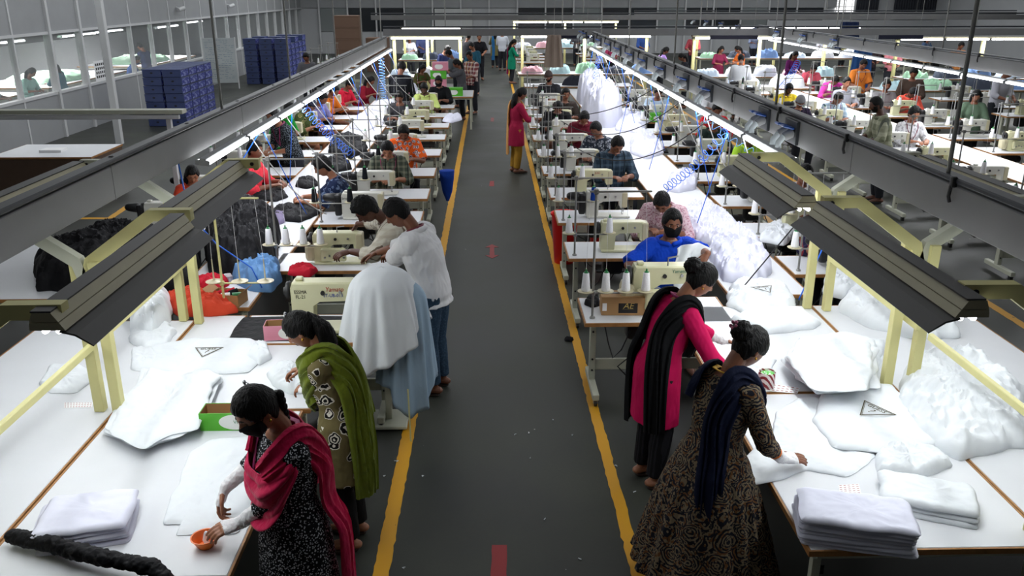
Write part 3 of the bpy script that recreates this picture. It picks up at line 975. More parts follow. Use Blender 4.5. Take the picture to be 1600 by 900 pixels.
CHROME = plain('pole_steel', (150, 150, 146), .4, .6)
MACHW = plain('machine_white', (205, 204, 194), .38, var=.03)
MACHC = plain('machine_cream', (204, 202, 164), .38, var=.04)
MACHG = plain('machine_guard', (190, 182, 150), .4)
CONEW = fabric('thread_white', (236, 236, 238), bump=.3, bscale=160)
CONEK = fabric('thread_black', (20, 22, 28), bump=.3, bscale=160)
CONEB = fabric('thread_blue', (20, 60, 150), bump=.3, bscale=160)
GREENP = plain('plastic_green', (20, 120, 60), .45)
CLOTHW = fabric('garment_white', (222, 226, 230), bump=.6, bscale=8)
CLOTHW2 = fabric('garment_white_lilac', (216, 217, 232), bump=.5, bscale=7)
CLOTHB = fabric('garment_black', (20, 20, 23), bump=.5, bscale=18, rough=.7)
CLOTHO = fabric('garment_orange_red', (196, 66, 42), bump=.5)
CLOTHR = fabric('garment_red', (178, 24, 44), bump=.5)
CLOTHL = fabric('garment_light_blue', (96, 136, 182), bump=.4)
CLOTHS = fabric('garment_sky_blue', (160, 184, 204), bump=.35)
CARD = plain('cardboard', (166, 128, 84), .75, var=.08, vscale=6)
BLUEC = plain('cord_blue', (40, 110, 225), .4)
BLUES = plain('socket_blue', (22, 72, 150), .4)
WHITEC = plain('cable_white', (210, 208, 205), .5)
BLACKCB = plain('cable_black', (24, 24, 26), .5)
TUBE = emit('tube_light', (250, 252, 255), 9.0)
SWHITE = plain('sign_white', (235, 235, 235), .5)
INK = plain('print_ink', (74, 66, 40), .7)
INKB = plain('print_black', (22, 22, 22), .7)

# ---------------------------------------------------------------- furniture builders
def table_top(x0, x1, y0, y1, z=.75, th=.03, name='tabletop', parent=None, edge=.012):
    b = MB(); b.rbox(((x0 + x1) / 2, (y0 + y1) / 2, z - th / 2), (x1 - x0, y1 - y0, th), .004)
    o = b.build(name, LAM, parent, smooth=False)
    e = MB(); zz = z - th / 2 - .002
    e.lo(x0 - edge, x1 + edge, y0 - edge, y0 - .0005, zz - th / 2, zz + th / 2); e.lo(x0 - edge, x1 + edge, y1 + .0005, y1 + edge, zz - th / 2, zz + th / 2)
    e.lo(x0 - edge, x0 - .0005, y0, y1, zz - th / 2, zz + th / 2); e.lo(x1 + .0005, x1 + edge, y0, y1, zz - th / 2, zz + th / 2)
    e.build('wooden_edge', WOODE, o, smooth=False)
    return o

RECTS = []
def work_table(label, x0, x1, y0, y1, z=.75, group=None, low=None, cat='table', name='inspection_table', mat=None, shelf=False):
    cx, cy = (x0 + x1) / 2, (y0 + y1) / 2; RECTS.append((x0, x1, y0, y1))
    t = thing(name, label, cat, (cx, cy, 0), 0, group)
    hx, hy = (x1 - x0) / 2, (y1 - y0) / 2
    table_top(-hx, hx, -hy, hy, z, parent=t)
    a = MB()
    for sx in (-1, 1): a.lo(sx * (hx - .05) - .02, sx * (hx - .05) + .02, -hy + .05, hy - .05, z - .075, z - .036)
    for sy in (-1, 1): a.lo(-hx + .05, hx - .05, sy * (hy - .05) - .02, sy * (hy - .05) + .02, z - .075, z - .036)
    a.build('frame', mat or FRAMEG, t, smooth=False)
    ny = max(2, int(round((y1 - y0) / 2.6)) + 1)
    for sx in (-1, 1):
        for k in range(ny):
            yy = -hy + .05 + (2 * hy - .1) * k / (ny - 1)
            l = MB(); l.lo(sx * (hx - .05) - .02, sx * (hx - .05) + .02, yy - .02, yy + .02, 0.012, z - .075); l.lo(sx * (hx - .05) - .03, sx * (hx - .05) + .03, yy - .03, yy + .03, 0, .013)
            l.build('leg', mat or FRAMEG, t, smooth=False)
    if low:
        s_ = MB(); s_.lo(-hx + .06, hx - .06, -hy + .06, hy - .06, low, low + .02); s_.build('lower_shelf', GREYL, t, smooth=False)
    return t

def make_sewing_table(L=1.18, W=.58, z=.75, caster=True, full=True):
    t = thing('sewing_table', 'x', 'table')
    table_top(-L / 2, L / 2, 0, W, z, parent=t)
    for sx in (-1, 1):
        x = sx * (L / 2 - .10)
        l = MB(); l.rbox((x, W / 2 + .05, .40), (.05, .075, .64), .006); l.build('leg', FRAMEG, t, smooth=False)
        bo = MB()
        for zz in (.2, .3, .55, .65): bo.tube([(x - .002, W / 2 + .05 - .038, zz), (x - .002, W / 2 + .05 - .045, zz)], .009, 8)
        bo.build('bolt', BLKP, t)
        f = MB(); f.rbox((x, W / 2, .085), (.055, W * 1.0, .055), .006); fo = f.build('foot', FRAMEG, t, smooth=False)
        if full:
            for sy in (0, 1):
                c = MB(); yy = W / 2 + (sy - .5) * W * .92
                c.tube([(x - .012, yy, .028), (x + .012, yy, .028)], .026, 12); c.build('caster', BLKP, t)
                c = MB(); c.lo(x - .02, x + .02, yy - .012, yy + .012, .028, .062); c.build('caster_fork', STEEL, t, smooth=False)
            h = MB(); h.rbox((x, W / 2 + .05, .705), (.055, W * .8, .04), .006); h.build('bracket', FRAMEG, t, smooth=False)
        else:
            c = MB(); c.lo(x - .02, x + .02, .02, .06, 0, .06); c.build('caster', BLKP, t, smooth=False)
    b = MB(); b.rbox((0, W / 2 + .05, .24), (L - .2, .03, .10), .005); b.build('crossbar', FRAMEG, t, smooth=False)
    m = MB(); m.rbox((-.12, W / 2 + .02, .60), (.20, .16, .20), .02); m.tube([(-.02, W / 2 + .02, .60), (.05, W / 2 + .02, .60)], .055, 14); m.build('motor', BLKP, t)
    m = MB(); m.box((.05, W / 2 - .02, .13), (.34, .24, .02), Matrix.Rotation(.2, 3, 'X')); m.build('pedal', BLKP, t, smooth=False)
    if full:
        for k, (a, b_, c) in enumerate((((-.1, .2, .55), (-.3, .15, .3), (-.1, .2, .12)), ((.0, .2, .6), (.15, .1, .35), (.3, .25, .62)), ((-.2, .2, .6), (-.35, .1, .4), (-.42, .2, .68)))):
            q = MB(); P = [V(a), V(a).lerp(V(b_), .5) + V((0, 0, -.05)), V(b_), V(b_).lerp(V(c), .5) + V((0, 0, -.03)), V(c)]
            q.tube(P, .006, 6); q.build('cable', BLACKCB, t, smooth=True)
    return t

def make_machine(body=None, kind='lock', guard=MACHG):
    """machine on the table; local origin on the table top, operator on the +y side, head towards +x"""
    body = body or MACHW
    t = thing('sewing_machine', 'x', 'sewing machine')
    b = MB(); b.rbox((0.02, 0, .012), (.50, .19, .024), .006); b.build('bed', body, t, smooth=False)
    b = MB()
    # C-shaped casting
    prof = [(-.24, .024), (-.24, .27), (-.225, .305), (.17, .305), (.23, .29), (.235, .12), (.16, .115), (.155, .195), (-.05, .19), (-.095, .165), (-.105, .024)]
    y0, y1 = -.062, .062
    b.v = []; n = len(prof)
    for ins, yy in ((.008, y0), (0, y0 + .010), (0, y1 - .010), (.008, y1)):
        cxm = sum(p[0] for p in prof) / n
        for (px, pz) in prof:
            b.v.append(V((px + (ins if px < 0 else -ins) * .7, yy, pz - (ins if pz > .25 else 0))))
    fs = []
    for i in range(3):
        for j in range(n):
            a, c = i * n + j, i * n + (j + 1) % n
            fs.append((a, a + n, c + n, c))
    b.f = fs; b.mi = [0] * len(fs)
    def capf(o, flip):
        tris = [(0, 1, 2, 9 + 0), ]
        polys = [(0, 1, 2, 9, 10), ]
        polys = [(0, 1, 9, 10), (1, 2, 9), (2, 8, 9), (2, 3, 7, 8), (3, 4, 7), (4, 5, 6, 7)]
        for p in polys: b.f.append(tuple(o + k for k in (p if not flip else p[::-1]))); b.mi.append(0)
    capf(0, True); capf(3 * n, False)
    ao = b.build('arm', body, t, smooth=30)
    b = MB(); b.rbox((.205, -.0, .205), (.065, .135, .18), .01); b.build('face_plate', guard, t, smooth=False)
    b = MB(); b.tube([(.20, 0, .12), (.20, 0, .055)], .005, 8); b.tube([(.20, 0, .055), (.20, 0, .026)], .0015, 6); b.build('needle_bar', STEEL, t)
    b = MB(); b.tube([(.185, .0, .12), (.185, 0, .035)], .004, 8); b.rbox((.192, .01, .031), (.02, .045, .006), .002); b.build('presser_foot', STEEL, t)
    b = MB(); b.lathe([(.03, 0), (.058, .002), (.064, .012), (.06, .03), (.03, .034), (.028, .05), (.0, .052)], (-.245, 0, .235), 20, Matrix.Rotation(-math.pi / 2, 3, 'Y')); b.build('hand_wheel', BLKP, t, smooth=50)
    b = MB(); b.rbox((-.185, .0, .315), (.05, .05, .02), .006); b.build('top_cover', body, t, smooth=False)
    b = MB(); b.tube([(-.02, -.062, .245), (-.02, -.072, .245)], .014, 12); b.build('dial', BLKP, t)
    b = MB(); b.tube([(.10, -.062, .25), (.10, -.075, .25)], .010, 12); b.build('tension_disc', STEEL, t)
    if kind == 'servo':
        b = MB(); b.rbox((-.285, 0, .16), (.075, .13, .24), .02); b.build('belt_guard', BLKP, t, smooth=False)
        b = MB(); b.tube([(-.33, 0, .24), (-.42, 0, .245)], [.055, .045], 18, 'round'); b.build('motor_housing', BLKP, t, smooth=50)
    if kind == 'overlock':
        b = MB(); b.rbox((-.04, -.09, .10), (.24, .05, .13), .012); b.build('looper_cover', body, t, smooth=False)
        for k in range(5):
            b = MB(); b.tube([(-.12 + k * .045, -.118, .08 + .015 * (k % 2)), (-.12 + k * .045, -.13, .08 + .015 * (k % 2))], .010, 10); b.build('tension_knob', STEEL, t)
        b = MB(); b.rbox((-.27, .0, .11), (.10, .15, .16), .03); b.build('motor_cover', MACHG, t, smooth=False)
        b = MB(); b.tube([(.0, -.05, .31), (.0, -.05, .36), (.07, -.05, .37)], .006, 8); b.build('thread_post', STEEL, t)
    return t

def make_stand(n=2, top=.62, mat=None, arm=.34):
    """thread stand clamped at the table end: pole, saucers on a cross arm and guide arm above"""
    mat = mat or CHROME
    t = thing('thread_stand', 'x', 'thread stand')
    b = MB(); b.tube([(0, 0, 0), (0, 0, top)], .010, 10); b.lathe([(.022, 0), (.022, .012), (.012, .02)], (0, 0, 0), 12); b.build('pole', mat, t, smooth=40)
    b = MB(); b.rbox((arm / 2 - .02, 0, top - .02), (arm + .06, .018, .014), .004); b.rbox((0, 0, top - .02), (.036, .036, .045), .006); b.build('guide_arm', mat, t, smooth=False)
    b = MB(); b.rbox((arm / 2 - .04, 0, .215), (arm + .1, .016, .012), .004); b.rbox((0, 0, .215), (.034, .034, .04), .006); b.build('spool_arm', mat, t, smooth=False)
    for k in range(n):
        x = -.06 + (arm + .06) * (k + .0) / max(1, n - 1) if n > 1 else .1
        if abs(x) < .05: x = -.075
        b = MB(); b.lathe([(.010, .0), (.062, .004), (.066, .012), (.03, .012), (.012, .022), (.006, .03), (.004, .20), (0, .2)], (x, -.0, .222), 18); b.build('saucer', MACHG, t, smooth=50)
        q = MB(); q.tube([(x, 0, .42), (x * .9 + .01, 0, top - .03)], .0012, 5); q.build('thread', CONEW, t)
    return t

def make_cone(mat, dark=False):
    t = thing('thread_cone', 'x', 'thread cone')
    b = MB(); b.lathe([(.033, 0), (.036, .006), (.036, .02), (.025, .145), (.021, .15), (0, .151)], (0, 0, 0), 18); b.build('thread', mat, t, smooth=50)
    b = MB(); b.lathe([(.020, .149), (.017, .158), (.008, .16), (.006, .18), (0, .181)], (0, 0, 0), 12); b.build('core', GREENP, t, smooth=50)
    return t

def make_stool(z=.445):
    t = thing('stool', 'x', 'stool')
    b = MB(); b.rbox((0, 0, z - .015), (.34, .30, .03), .01); b.build('seat', GREYL, t, smooth=False)
    for sx in (-1, 1):
        for sy in (-1, 1):
            l = MB(); l.tube([(sx * .13, sy * .11, z - .03), (sx * .16, sy * .14, 0)], .012, 8); l.build('leg', FRAMEG, t)
    b = MB(); b.tube([(-.16, .15, z - .01), (-.165, .19, z + .28), (-.13, .2, z + .33), (.13, .2, z + .33), (.165, .19, z + .28), (.16, .15, z - .01)], .011, 8); b.build('back_rail', FRAMEG, t, smooth=40)
    b = MB(); b.rbox((0, .195, z + .22), (.30, .012, .14), .005); b.build('backrest', GREYL, t, smooth=False)
    return t

def join_tree(root):
    """one mesh of a thing too small to show its parts"""
    mb = MB(); mats = []
    def walk(o, M):
        for ch in o.children:
            Mc = M @ ch.matrix_local
            if ch.type == 'MESH':
                mt = ch.data.materials[0]
                if mt not in mats: mats.append(mt)
                mb.cur = mats.index(mt)
                mb._add([Mc @ v.co for v in ch.data.vertices], [tuple(p.vertices) for p in ch.data.polygons])
            walk(ch, Mc)
    walk(root, Matrix.Identity(4))
    return mb.mesh(root.name, mats, False)

def placemesh(name, me, loc, rz, label, cat, group=None):
    o = bpy.data.objects.new(name, me); COL.objects.link(o); o.location = loc; o.rotation_euler = (0, 0, rz)
    return tag(o, label, cat, group)

# ---------------------------------------------------------------- cloth
def cloth(name, label, cat, poly, z0, h, mat, seed=1, wr=.02, freq=7.0, p=3.0, group=None, cell=.022, kind=None, parent=None, rimz=None, aniso=(1, 1), ang=0.0, sag=None, lay=0):
    """garment or heap lying on a surface: star-shaped outline, domed, creased; closed at the rim"""
    P = [V((q[0], q[1], 0)) for q in poly]
    wr0 = wr
    if wr > .006: wr *= 1.55; freq *= 1.25
    if cell == .022: cell = .017
    c = sum(P, V((0, 0, 0))) / len(P)
    per = sum((P[i] - P[(i + 1) % len(P)]).length for i in range(len(P)))
    nb = max(24, min(220, int(per / cell)))
    B = []
    d = 0; i = 0; seglen = [(P[(k + 1) % len(P)] - P[k]).length for k in range(len(P))]
    for k in range(nb):
        s_ = per * k / nb
        while s_ > d + seglen[i] and i < len(P) - 1: d += seglen[i]; i += 1
        t = (s_ - d) / max(seglen[i], 1e-6)
        B.append(P[i].lerp(P[(i + 1) % len(P)], min(t, 1)))
    # soften the corners and wobble the outline
    for _ in range(2): B = [(B[k - 1] + B[k] * 2 + B[(k + 1) % nb]) / 4 for k in range(nb)]
    rad = sum((b_ - c).length for b_ in B) / nb
    nr = max(6, min(80, int(rad / cell)))
    so = V((seed * 13.7, seed * 5.1, seed))
    B = [b_ + (b_ - c).normalized() * (noise.noise(V((b_.x, b_.y, 0)) * 9 + so) * min(wr * 1.2, rad * .08)) for b_ in B]
    ca, sa = math.cos(ang), math.sin(ang)
    def hgt(x, y, t):
        u, v = (x * ca + y * sa) * aniso[0], (-x * sa + y * ca) * aniso[1]
        q = V((u, v, 0)) * freq + so
        w_ = V((noise.noise(q * .6), noise.noise(q * .6 + V((9, 2, 4))), 0)) * .9
        a = 1 - 2.2 * abs(noise.noise(q * .7 + w_)); b_ = 1 - 2.2 * abs(noise.noise(q * 1.7 + w_ * 1.4 + V((3, 7, 1))))
        e = 1 - 2 * abs(noise.noise(q * 4.1 + w_ * 2))
        dome = (1 - t ** p) ** (1 / 2.0)
        k = min(1, (1 - t) * 6)
        base = h * dome * (1 + .25 * noise.noise(V((x, y, 0)) * 2.3 + so) * (wr > .012))
        if lay: base += (math.sin(base / h * lay * 6.28 + 2.5 * noise.noise(q * .35)) * h / lay * .12)
        return base + wr * (a * .5 + b_ * .42 + e * .22) * (.25 + .75 * k)
    vs = []; fs = []
    vs.append(V((c.x, c.y, z0 + hgt(c.x, c.y, 0))))
    for r_ in range(1, nr + 1):
        t = (r_ / nr) ** .85
        for k in range(nb):
            q = c.lerp(B[k], t)
            hz = max(.004, hgt(q.x, q.y, t * .985)) if r_ < nr else max(.0035, hgt(q.x, q.y, .985) * .6)
            vs.append(V((q.x, q.y, z0 + hz)))
    for k in range(nb): vs.append(V((B[k].x * .995 + c.x * .005, B[k].y * .995 + c.y * .005, (z0 + .0008) if rimz is None else rimz)))
    for k in range(nb): fs.append((0, 1 + k, 1 + (k + 1) % nb))
    for r_ in range(nr):
        o0, o1 = 1 + r_ * nb, 1 + (r_ + 1) * nb
        for k in range(nb): fs.append((o0 + k, o1 + k, o1 + (k + 1) % nb, o0 + (k + 1) % nb))
    fs.append(tuple(1 + nr * nb + k for k in range(nb))[::-1])
    b = MB(); b._add(vs, fs)
    o = b.build(name, mat, parent, smooth=65)
    if cat: tag(o, label, cat, group, kind)
    return o

def pxpoly(pts, z): return [(at(a, b_, z).x, at(a, b_, z).y) for a, b_ in pts]

TEE = [(-.25, -.36), (.25, -.36), (.25, .12), (.40, .02), (.48, .20), (.24, .34), (.09, .36), (0, .33), (-.09, .36), (-.24, .34), (-.48, .20), (-.40, .02), (-.25, .12)]
def tee(label, cx, cy, ang, z0, mat=None, seed=1, sc=1.0, h=.012, wr=.010, sy=1.0, group=None, name='tshirt', logo=None):
    a = R(ang); ca, sa = math.cos(a), math.sin(a)
    poly = [(cx + (x * ca - y * sy * sa) * sc, cy + (x * sa + y * sy * ca) * sc) for x, y in TEE]
    o = cloth(name, label, 'T-shirt', poly, z0, h, mat or CLOTHW, seed, wr, 5.0, 8, group, .018)
    if logo:
        lx, ly, la, ls = logo
        guess(lx, ly, z0 + h + wr * .95, la, ls, o)
    return o

def guess(x, y, z, ang, s_, parent):
    """printed triangle badge with lettering"""
    def rot(p): 
        a = R(ang); return V((x + p[0] * math.cos(a) - p[1] * math.sin(a), y + p[0] * math.sin(a) + p[1] * math.cos(a), z))
    b = MB(); T = [(-.5, .34), (.5, .34), (0, -.5)]
    for t_, w in ((1.0, .03), (.86, .008)):
        for i in range(3):
            p0, p1 = V(T[i]) * s_ * t_, V(T[(i + 1) % 3]) * s_ * t_
            d = (p1 - p0).normalized(); n = V((-d.y, d.x)) * (w * s_ / 2)
            q = [rot(p0 + n - d * w * s_ * .5), rot(p1 + n + d * w * s_ * .5), rot(p1 - n + d * w * s_ * .5), rot(p0 - n - d * w * s_ * .5)]
            b._add([v - V((0, 0, .001)) for v in q] + q, [(0, 1, 2, 3), (4, 7, 6, 5), (0, 4, 5, 1), (1, 5, 6, 2), (2, 6, 7, 3), (3, 7, 4, 0)])
    o = b.build('printed_triangle', INK, parent, smooth=False)
    c = rot((0, .2 * s_)); text('printed_word', 'GUESS', .20 * s_, INK, c, (0, 0, R(ang)), o)
    c = rot((0, -.05 * s_)); text('printed_mark', '?', .34 * s_, INK, c, (0, 0, R(ang)), o, shear=.2)
    return o

def folded_stack(base_label, group, cx, cy, ang, n, w, d, z0, th=.02, mat=None, seed=0, jit=.012, name='folded_shirt'):
    for k in range(n):
        rr = random.Random(seed * 50 + k)
        a = R(ang + rr.uniform(-3, 3)); ca, sa = math.cos(a), math.sin(a)
        ox, oy = rr.uniform(-jit, jit), rr.uniform(-jit, jit)
        po = []
        for x, y in ((-w / 2, -d / 2), (0, -d / 2 - .006), (w / 2, -d / 2), (w / 2 + .005, 0), (w / 2, d / 2), (0, d / 2), (-w / 2, d / 2)):
            po.append((cx + ox + x * ca - y * sa, cy + oy + x * sa + y * ca))
        word = ['bottommost', 'second from the bottom', 'third from the bottom', 'fourth from the bottom', 'fifth from the bottom', 'sixth from the bottom', 'seventh from the bottom', 'eighth from the bottom'][k] if k < n - 1 else 'topmost'
        cloth(name, 'white folded shirt, %s %s' % (word, base_label), 'shirt', po, z0 + k * th, th * .93, mat or CLOTHW, seed * 9 + k, .004 if k < n - 1 else .008, 5, 14, group, .02)

def carton(label, x, y, z, ang, w, d, h, mat, open_=False, name='cardboard_box', cat='box', flap=.1, inner=None, group=None):
    t = thing(name, label, cat, (x, y, z), R(ang), group)
    if not open_:
        b = MB(); b.rbox((0, 0, h / 2), (w, d, h), .004); b.build('box_body', mat, t, smooth=False)
        b = MB(); b.rbox((0, .004, h + .002), (w * 1.01, d * .99, .006), .002); b.box((0, -d / 2 - .004, h - .02), (w * 1.0, .004, .045)); b.build('lid', mat, t, smooth=False)
    else:
        e = .004; b = MB()
        b.lo(-w / 2, w / 2, -d / 2, d / 2, 0, e)
        b.lo(-w / 2, w / 2, -d / 2, -d / 2 + e, e, h); b.lo(-w / 2, w / 2, d / 2 - e, d / 2, e, h); b.lo(-w / 2, -w / 2 + e, -d / 2 + e, d / 2 - e, e, h); b.lo(w / 2 - e, w / 2, -d / 2 + e, d / 2 - e, e, h)
        b.build('box_body', mat, t, smooth=False)
        i = MB(); g = e + .001
        i.lo(-w / 2 + g, w / 2 - g, d / 2 - g - .001, d / 2 - g, e, h - .002); i.lo(-w / 2 + g, w / 2 - g, -d / 2 + g, -d / 2 + g + .001, e, h - .002)
        i.lo(-w / 2 + g, -w / 2 + g + .001, -d / 2 + g, d / 2 - g, e, h - .002); i.lo(w / 2 - g - .001, w / 2 - g, -d / 2 + g, d / 2 - g, e, h - .002); i.lo(-w / 2 + g, w / 2 - g, -d / 2 + g, d / 2 - g, e, e + .001)
        i.build('lining', CARD, t, smooth=False)
        if flap:
            for sx in (-1, 1):
                f = MB(); f.box((sx * (w / 2 + flap * .35), 0, h + flap * .3), (flap, d * .95, e), Matrix.Rotation(-sx * .7, 3, 'Y')); f.build('flap', CARD, t, smooth=False)
    return t

# ---------------------------------------------------------------- lights of the hall
def area(name, loc, size, size_y, energy, rot=(0, 0, 0), color=(1, 1, 1), spread=180):
    l = bpy.data.lights.new(name, 'AREA'); l.shape = 'RECTANGLE'; l.size = size; l.size_y = size_y; l.energy = energy; l.color = color; l.spread = R(spread)
    o = bpy.data.objects.new(name, l); COL.objects.link(o); o.location = loc; o.rotation_euler = rot
    return o
# ---------------------------------------------------------------- shell of the hall
def struct(name, b, m, smooth=False, parent=None):
    o = b.build(name, m, parent, smooth=smooth); o['kind'] = 'structure'; return o
fm, nt, fb = _new('floor_paint')
fb.inputs['Roughness'].default_value = .5; fb.inputs['Specular IOR Level'].default_value = .35
tc = nt.nodes.new('ShaderNodeTexCoord')
n1 = nt.nodes.new('ShaderNodeTexNoise'); n1.inputs['Scale'].default_value = 1.1; n1.inputs['Detail'].default_value = 6; nt.links.new(tc.outputs['Object'], n1.inputs['Vector'])
n2 = nt.nodes.new('ShaderNodeTexNoise'); n2.inputs['Scale'].default_value = 45; n2.inputs['Detail'].default_value = 3; nt.links.new(tc.outputs['Object'], n2.inputs['Vector'])
n3 = nt.nodes.new('ShaderNodeTexVoronoi'); n3.inputs['Scale'].default_value = 2.6; nt.links.new(tc.outputs['Object'], n3.inputs['Vector'])
f1 = mth(nt, 'MULTIPLY_ADD', n1.outputs['Fac'], 2.2, -.6)
c_ = mixrgb(nt, f1, lin((40, 42, 40)), lin((64, 67, 58)))
c_ = mixrgb(nt, mth(nt, 'MULTIPLY', n2.outputs['Fac'], .35), c_, lin((38, 38, 36)))
c_ = mixrgb(nt, mth(nt, 'LESS_THAN', n3.outputs['Distance'], .018), c_, lin((170, 170, 165)))
nt.links.new(c_, fb.inputs['Base Color'])
rg = mth(nt, 'MULTIPLY_ADD', n1.outputs['Fac'], .3, .32); nt.links.new(rg, fb.inputs['Roughness'])
b = MB(); b.lo(-19, 24, -3, 48.2, -.1, 0); struct('floor', b, fm)
b = MB(); b.lo(-19, 24, -3, 48.2, 5.2, 5.3); struct('ceiling', b, plain('ceiling_paint', (170, 172, 172), .8))
WALLP = plain('wall_paint', (176, 178, 180), .7, var=.05, vscale=1)
b = MB(); b.lo(-19, 24, 48, 48.2, 0, 5.2); struct('wall_far', b, WALLP)
b = MB(); b.lo(-19.2, -19, -3, 48.2, 0, 5.2); struct('wall_left', b, WALLP)
b = MB(); b.lo(24, 24.2, -3, 48.2, 0, 5.2); struct('wall_right', b, WALLP)
b = MB(); b.lo(-19, 24, -3.2, -3, 0, 5.2); struct('wall_near', b, WALLP)

# painted lines
def painted(label, pts, w, rgb, cat='floor marking', name='painted_line', seed=1, wear=.6):
    b = MB(); rr = random.Random(seed); L = []; Rr = []
    for i in range(len(pts) - 1):
        p, q = V(pts[i]), V(pts[i + 1]); d = (q - p); n = max(1, int(d.length / .05)); t = d.normalized(); s_ = V((t.y, -t.x))
        for k in range(n + (i == len(pts) - 2)):
            c = p + d * (k / n)
            j = .006 * noise.noise(V((c.x, c.y, seed)) * 6) + .010 * noise.noise(V((c.x, c.y, seed)) * 23)
            j2 = .006 * noise.noise(V((c.x, c.y, seed + 9)) * 6) + .010 * noise.noise(V((c.x, c.y, seed + 9)) * 23)
            L.append(V((c.x, c.y, .0025)) - V((s_.x, s_.y, 0)) * (w / 2 + j)); Rr.append(V((c.x, c.y, .0025)) + V((s_.x, s_.y, 0)) * (w / 2 + j2))
    vs = []; 
    for a, c in zip(L, Rr): vs += [a, c, c - V((0, 0, .002)), a - V((0, 0, .002))]
    fs = []
    for i in range(len(L) - 1):
        o = i * 4
        for k in range(4): fs.append((o + k, o + (k + 1) % 4, o + 4 + (k + 1) % 4, o + 4 + k))
    fs.append((3, 2, 1, 0)); o = (len(L) - 1) * 4; fs.append((o, o + 1, o + 2, o + 3))
    b._add(vs, fs)
    nm = 'paint_%d_%d_%d' % rgb
    m = _MC.get(nm)
    if not m:
        m, nt, bb = _new(nm); bb.inputs['Roughness'].default_value = .5
        tc = nt.nodes.new('ShaderNodeTexCoord'); n = nt.nodes.new('ShaderNodeTexNoise'); n.inputs['Scale'].default_value = 9; n.inputs['Detail'].default_value = 8; n.inputs['Roughness'].default_value = .75
        nt.links.new(tc.outputs['Object'], n.inputs['Vector'])
        f = mth(nt, 'GREATER_THAN', n.outputs['Fac'], .66)
        nt.links.new(mixrgb(nt, f, lin(rgb), lin((58, 58, 50))), bb.inputs['Base Color']); _MC[nm] = m
    o = b.build(name, m, None, smooth=False)
    return tag(o, label, cat)
YEL = (205, 148, 12)
painted('yellow line painted on the floor along the aisle below the white-shirted man', [(-.675, 2.0), (-.655, 6), (-.64, 12), (-.63, 25), (-.63, 40)], .095, YEL, seed=1)
painted('worn yellow line on the floor along the aisle beside the red bins', [(.865, 2.0), (.835, 6), (.80, 12), (.80, 25), (.80, 43)], .08, YEL, seed=5)
painted('yellow line on the floor of the second aisle, near its sewing row', [(5.45, 6.0), (5.45, 40)], .10, YEL, seed=7)
painted('yellow line on the floor of the second aisle, under the outer operators', [(4.15, 6.0), (4.15, 40)], .10, YEL, seed=8)
p1, p2, p3, p4 = at(60, 342), at(172, 341), at(200, 322), at(235, 318)
painted('bent yellow line on the floor behind the black garment heap', [(p.x, p.y) for p in (p1, p2, p3)], .10, YEL, seed=3)
REDP = (140, 22, 26)
def mark(label, px, py0, py1, w, seed):
    a, c = at(px, py1), at(px, py0); painted(label, [(a.x, a.y), (a.x + .01, c.y)], w, REDP, seed=seed)
mark('red bar painted across the middle of the aisle, nearest of all', 779, 852, 935, .095, 11)
a = at(769, 404); c = at(769, 382); xm = a.x
o = painted('red double-headed arrow on the aisle floor beyond the red bar', [(xm, a.y + .12), (xm, c.y - .12)], .06, REDP, seed=12, name='painted_arrow')
for yy, s_ in ((a.y, 1), (c.y, -1)):
    b = MB(); b._add([V((xm, yy, .003)), V((xm - .09, yy + s_ * .14, .003)), V((xm + .09, yy + s_ * .14, .003)), V((xm, yy, .0005)), V((xm - .09, yy + s_ * .14, .0005)), V((xm + .09, yy + s_ * .14, .0005))], [(0, 2, 1), (3, 4, 5), (0, 1, 4, 3), (1, 2, 5, 4), (2, 0, 3, 5)]); b.build('arrow_head', _MC['paint_140_22_26'], o, smooth=False)
mark('small faded red mark on the aisle floor beyond the double arrow', 768, 283, 291, .08, 13)
mark('faint red mark on the aisle floor level with the lime-shirted man', 769, 184, 190, .08, 14)
# scattered lint
for k, (px, py) in enumerate(((660, 745), (729, 913), (620, 722), (865, 657), (827, 677), (804, 680), (894, 681), (851, 812), (964, 729), (908, 875), (828, 717), (990, 770), (587, 704), (600, 745), (631, 889))):
    q = at(px, py); rr = random.Random(k)
    b = MB(); b.tube([(q.x, q.y, .004), (q.x + rr.uniform(-.012, .012), q.y + rr.uniform(-.012, .012), .006), (q.x + rr.uniform(-.02, .02), q.y + .012, .004)], .0035, 5, 'round')
    tag(b.build('lint_scrap', CLOTHW, None, smooth=True), 'tiny white lint scrap lying on the dark aisle floor', 'lint', 'white lint scraps on the aisle floor')
q = at(889, 532); cloth('lint_clump', 'small black lint clump on the worn yellow aisle line', 'lint', [(q.x + .05 * math.cos(i), q.y + .04 * math.sin(i)) for i in (0, 1, 2, 3, 4, 5)], .004, .02, CLOTHB, 4, .012, 30, 2, cell=.008)

# ---------------------------------------------------------------- inspection tables
work_table('white inspection table under the orange bowl and green box', -2.35, -1.205, 3.26, 4.86)
work_table('white inspection table where the olive-dupatta woman works', -2.35, -1.165, 4.90, 5.93)
work_table('white inspection table behind the cream lamp posts, by the black heap', -3.55, -2.385, 3.26, 6.45)
work_table('white table strip between lamp posts and black-covered sewing table', -2.35, -2.0, 5.97, 6.55)
work_table('white inspection table at the paisley-dress woman, with chipped frame', 1.50, 2.66, 3.38, 5.02)
work_table('white inspection table with striped tin, in front of the magenta kurta', 1.50, 2.66, 5.06, 6.66)
work_table('white inspection table beyond the cream lamp posts on the hall side', 2.69, 3.88, 3.38, 6.66)
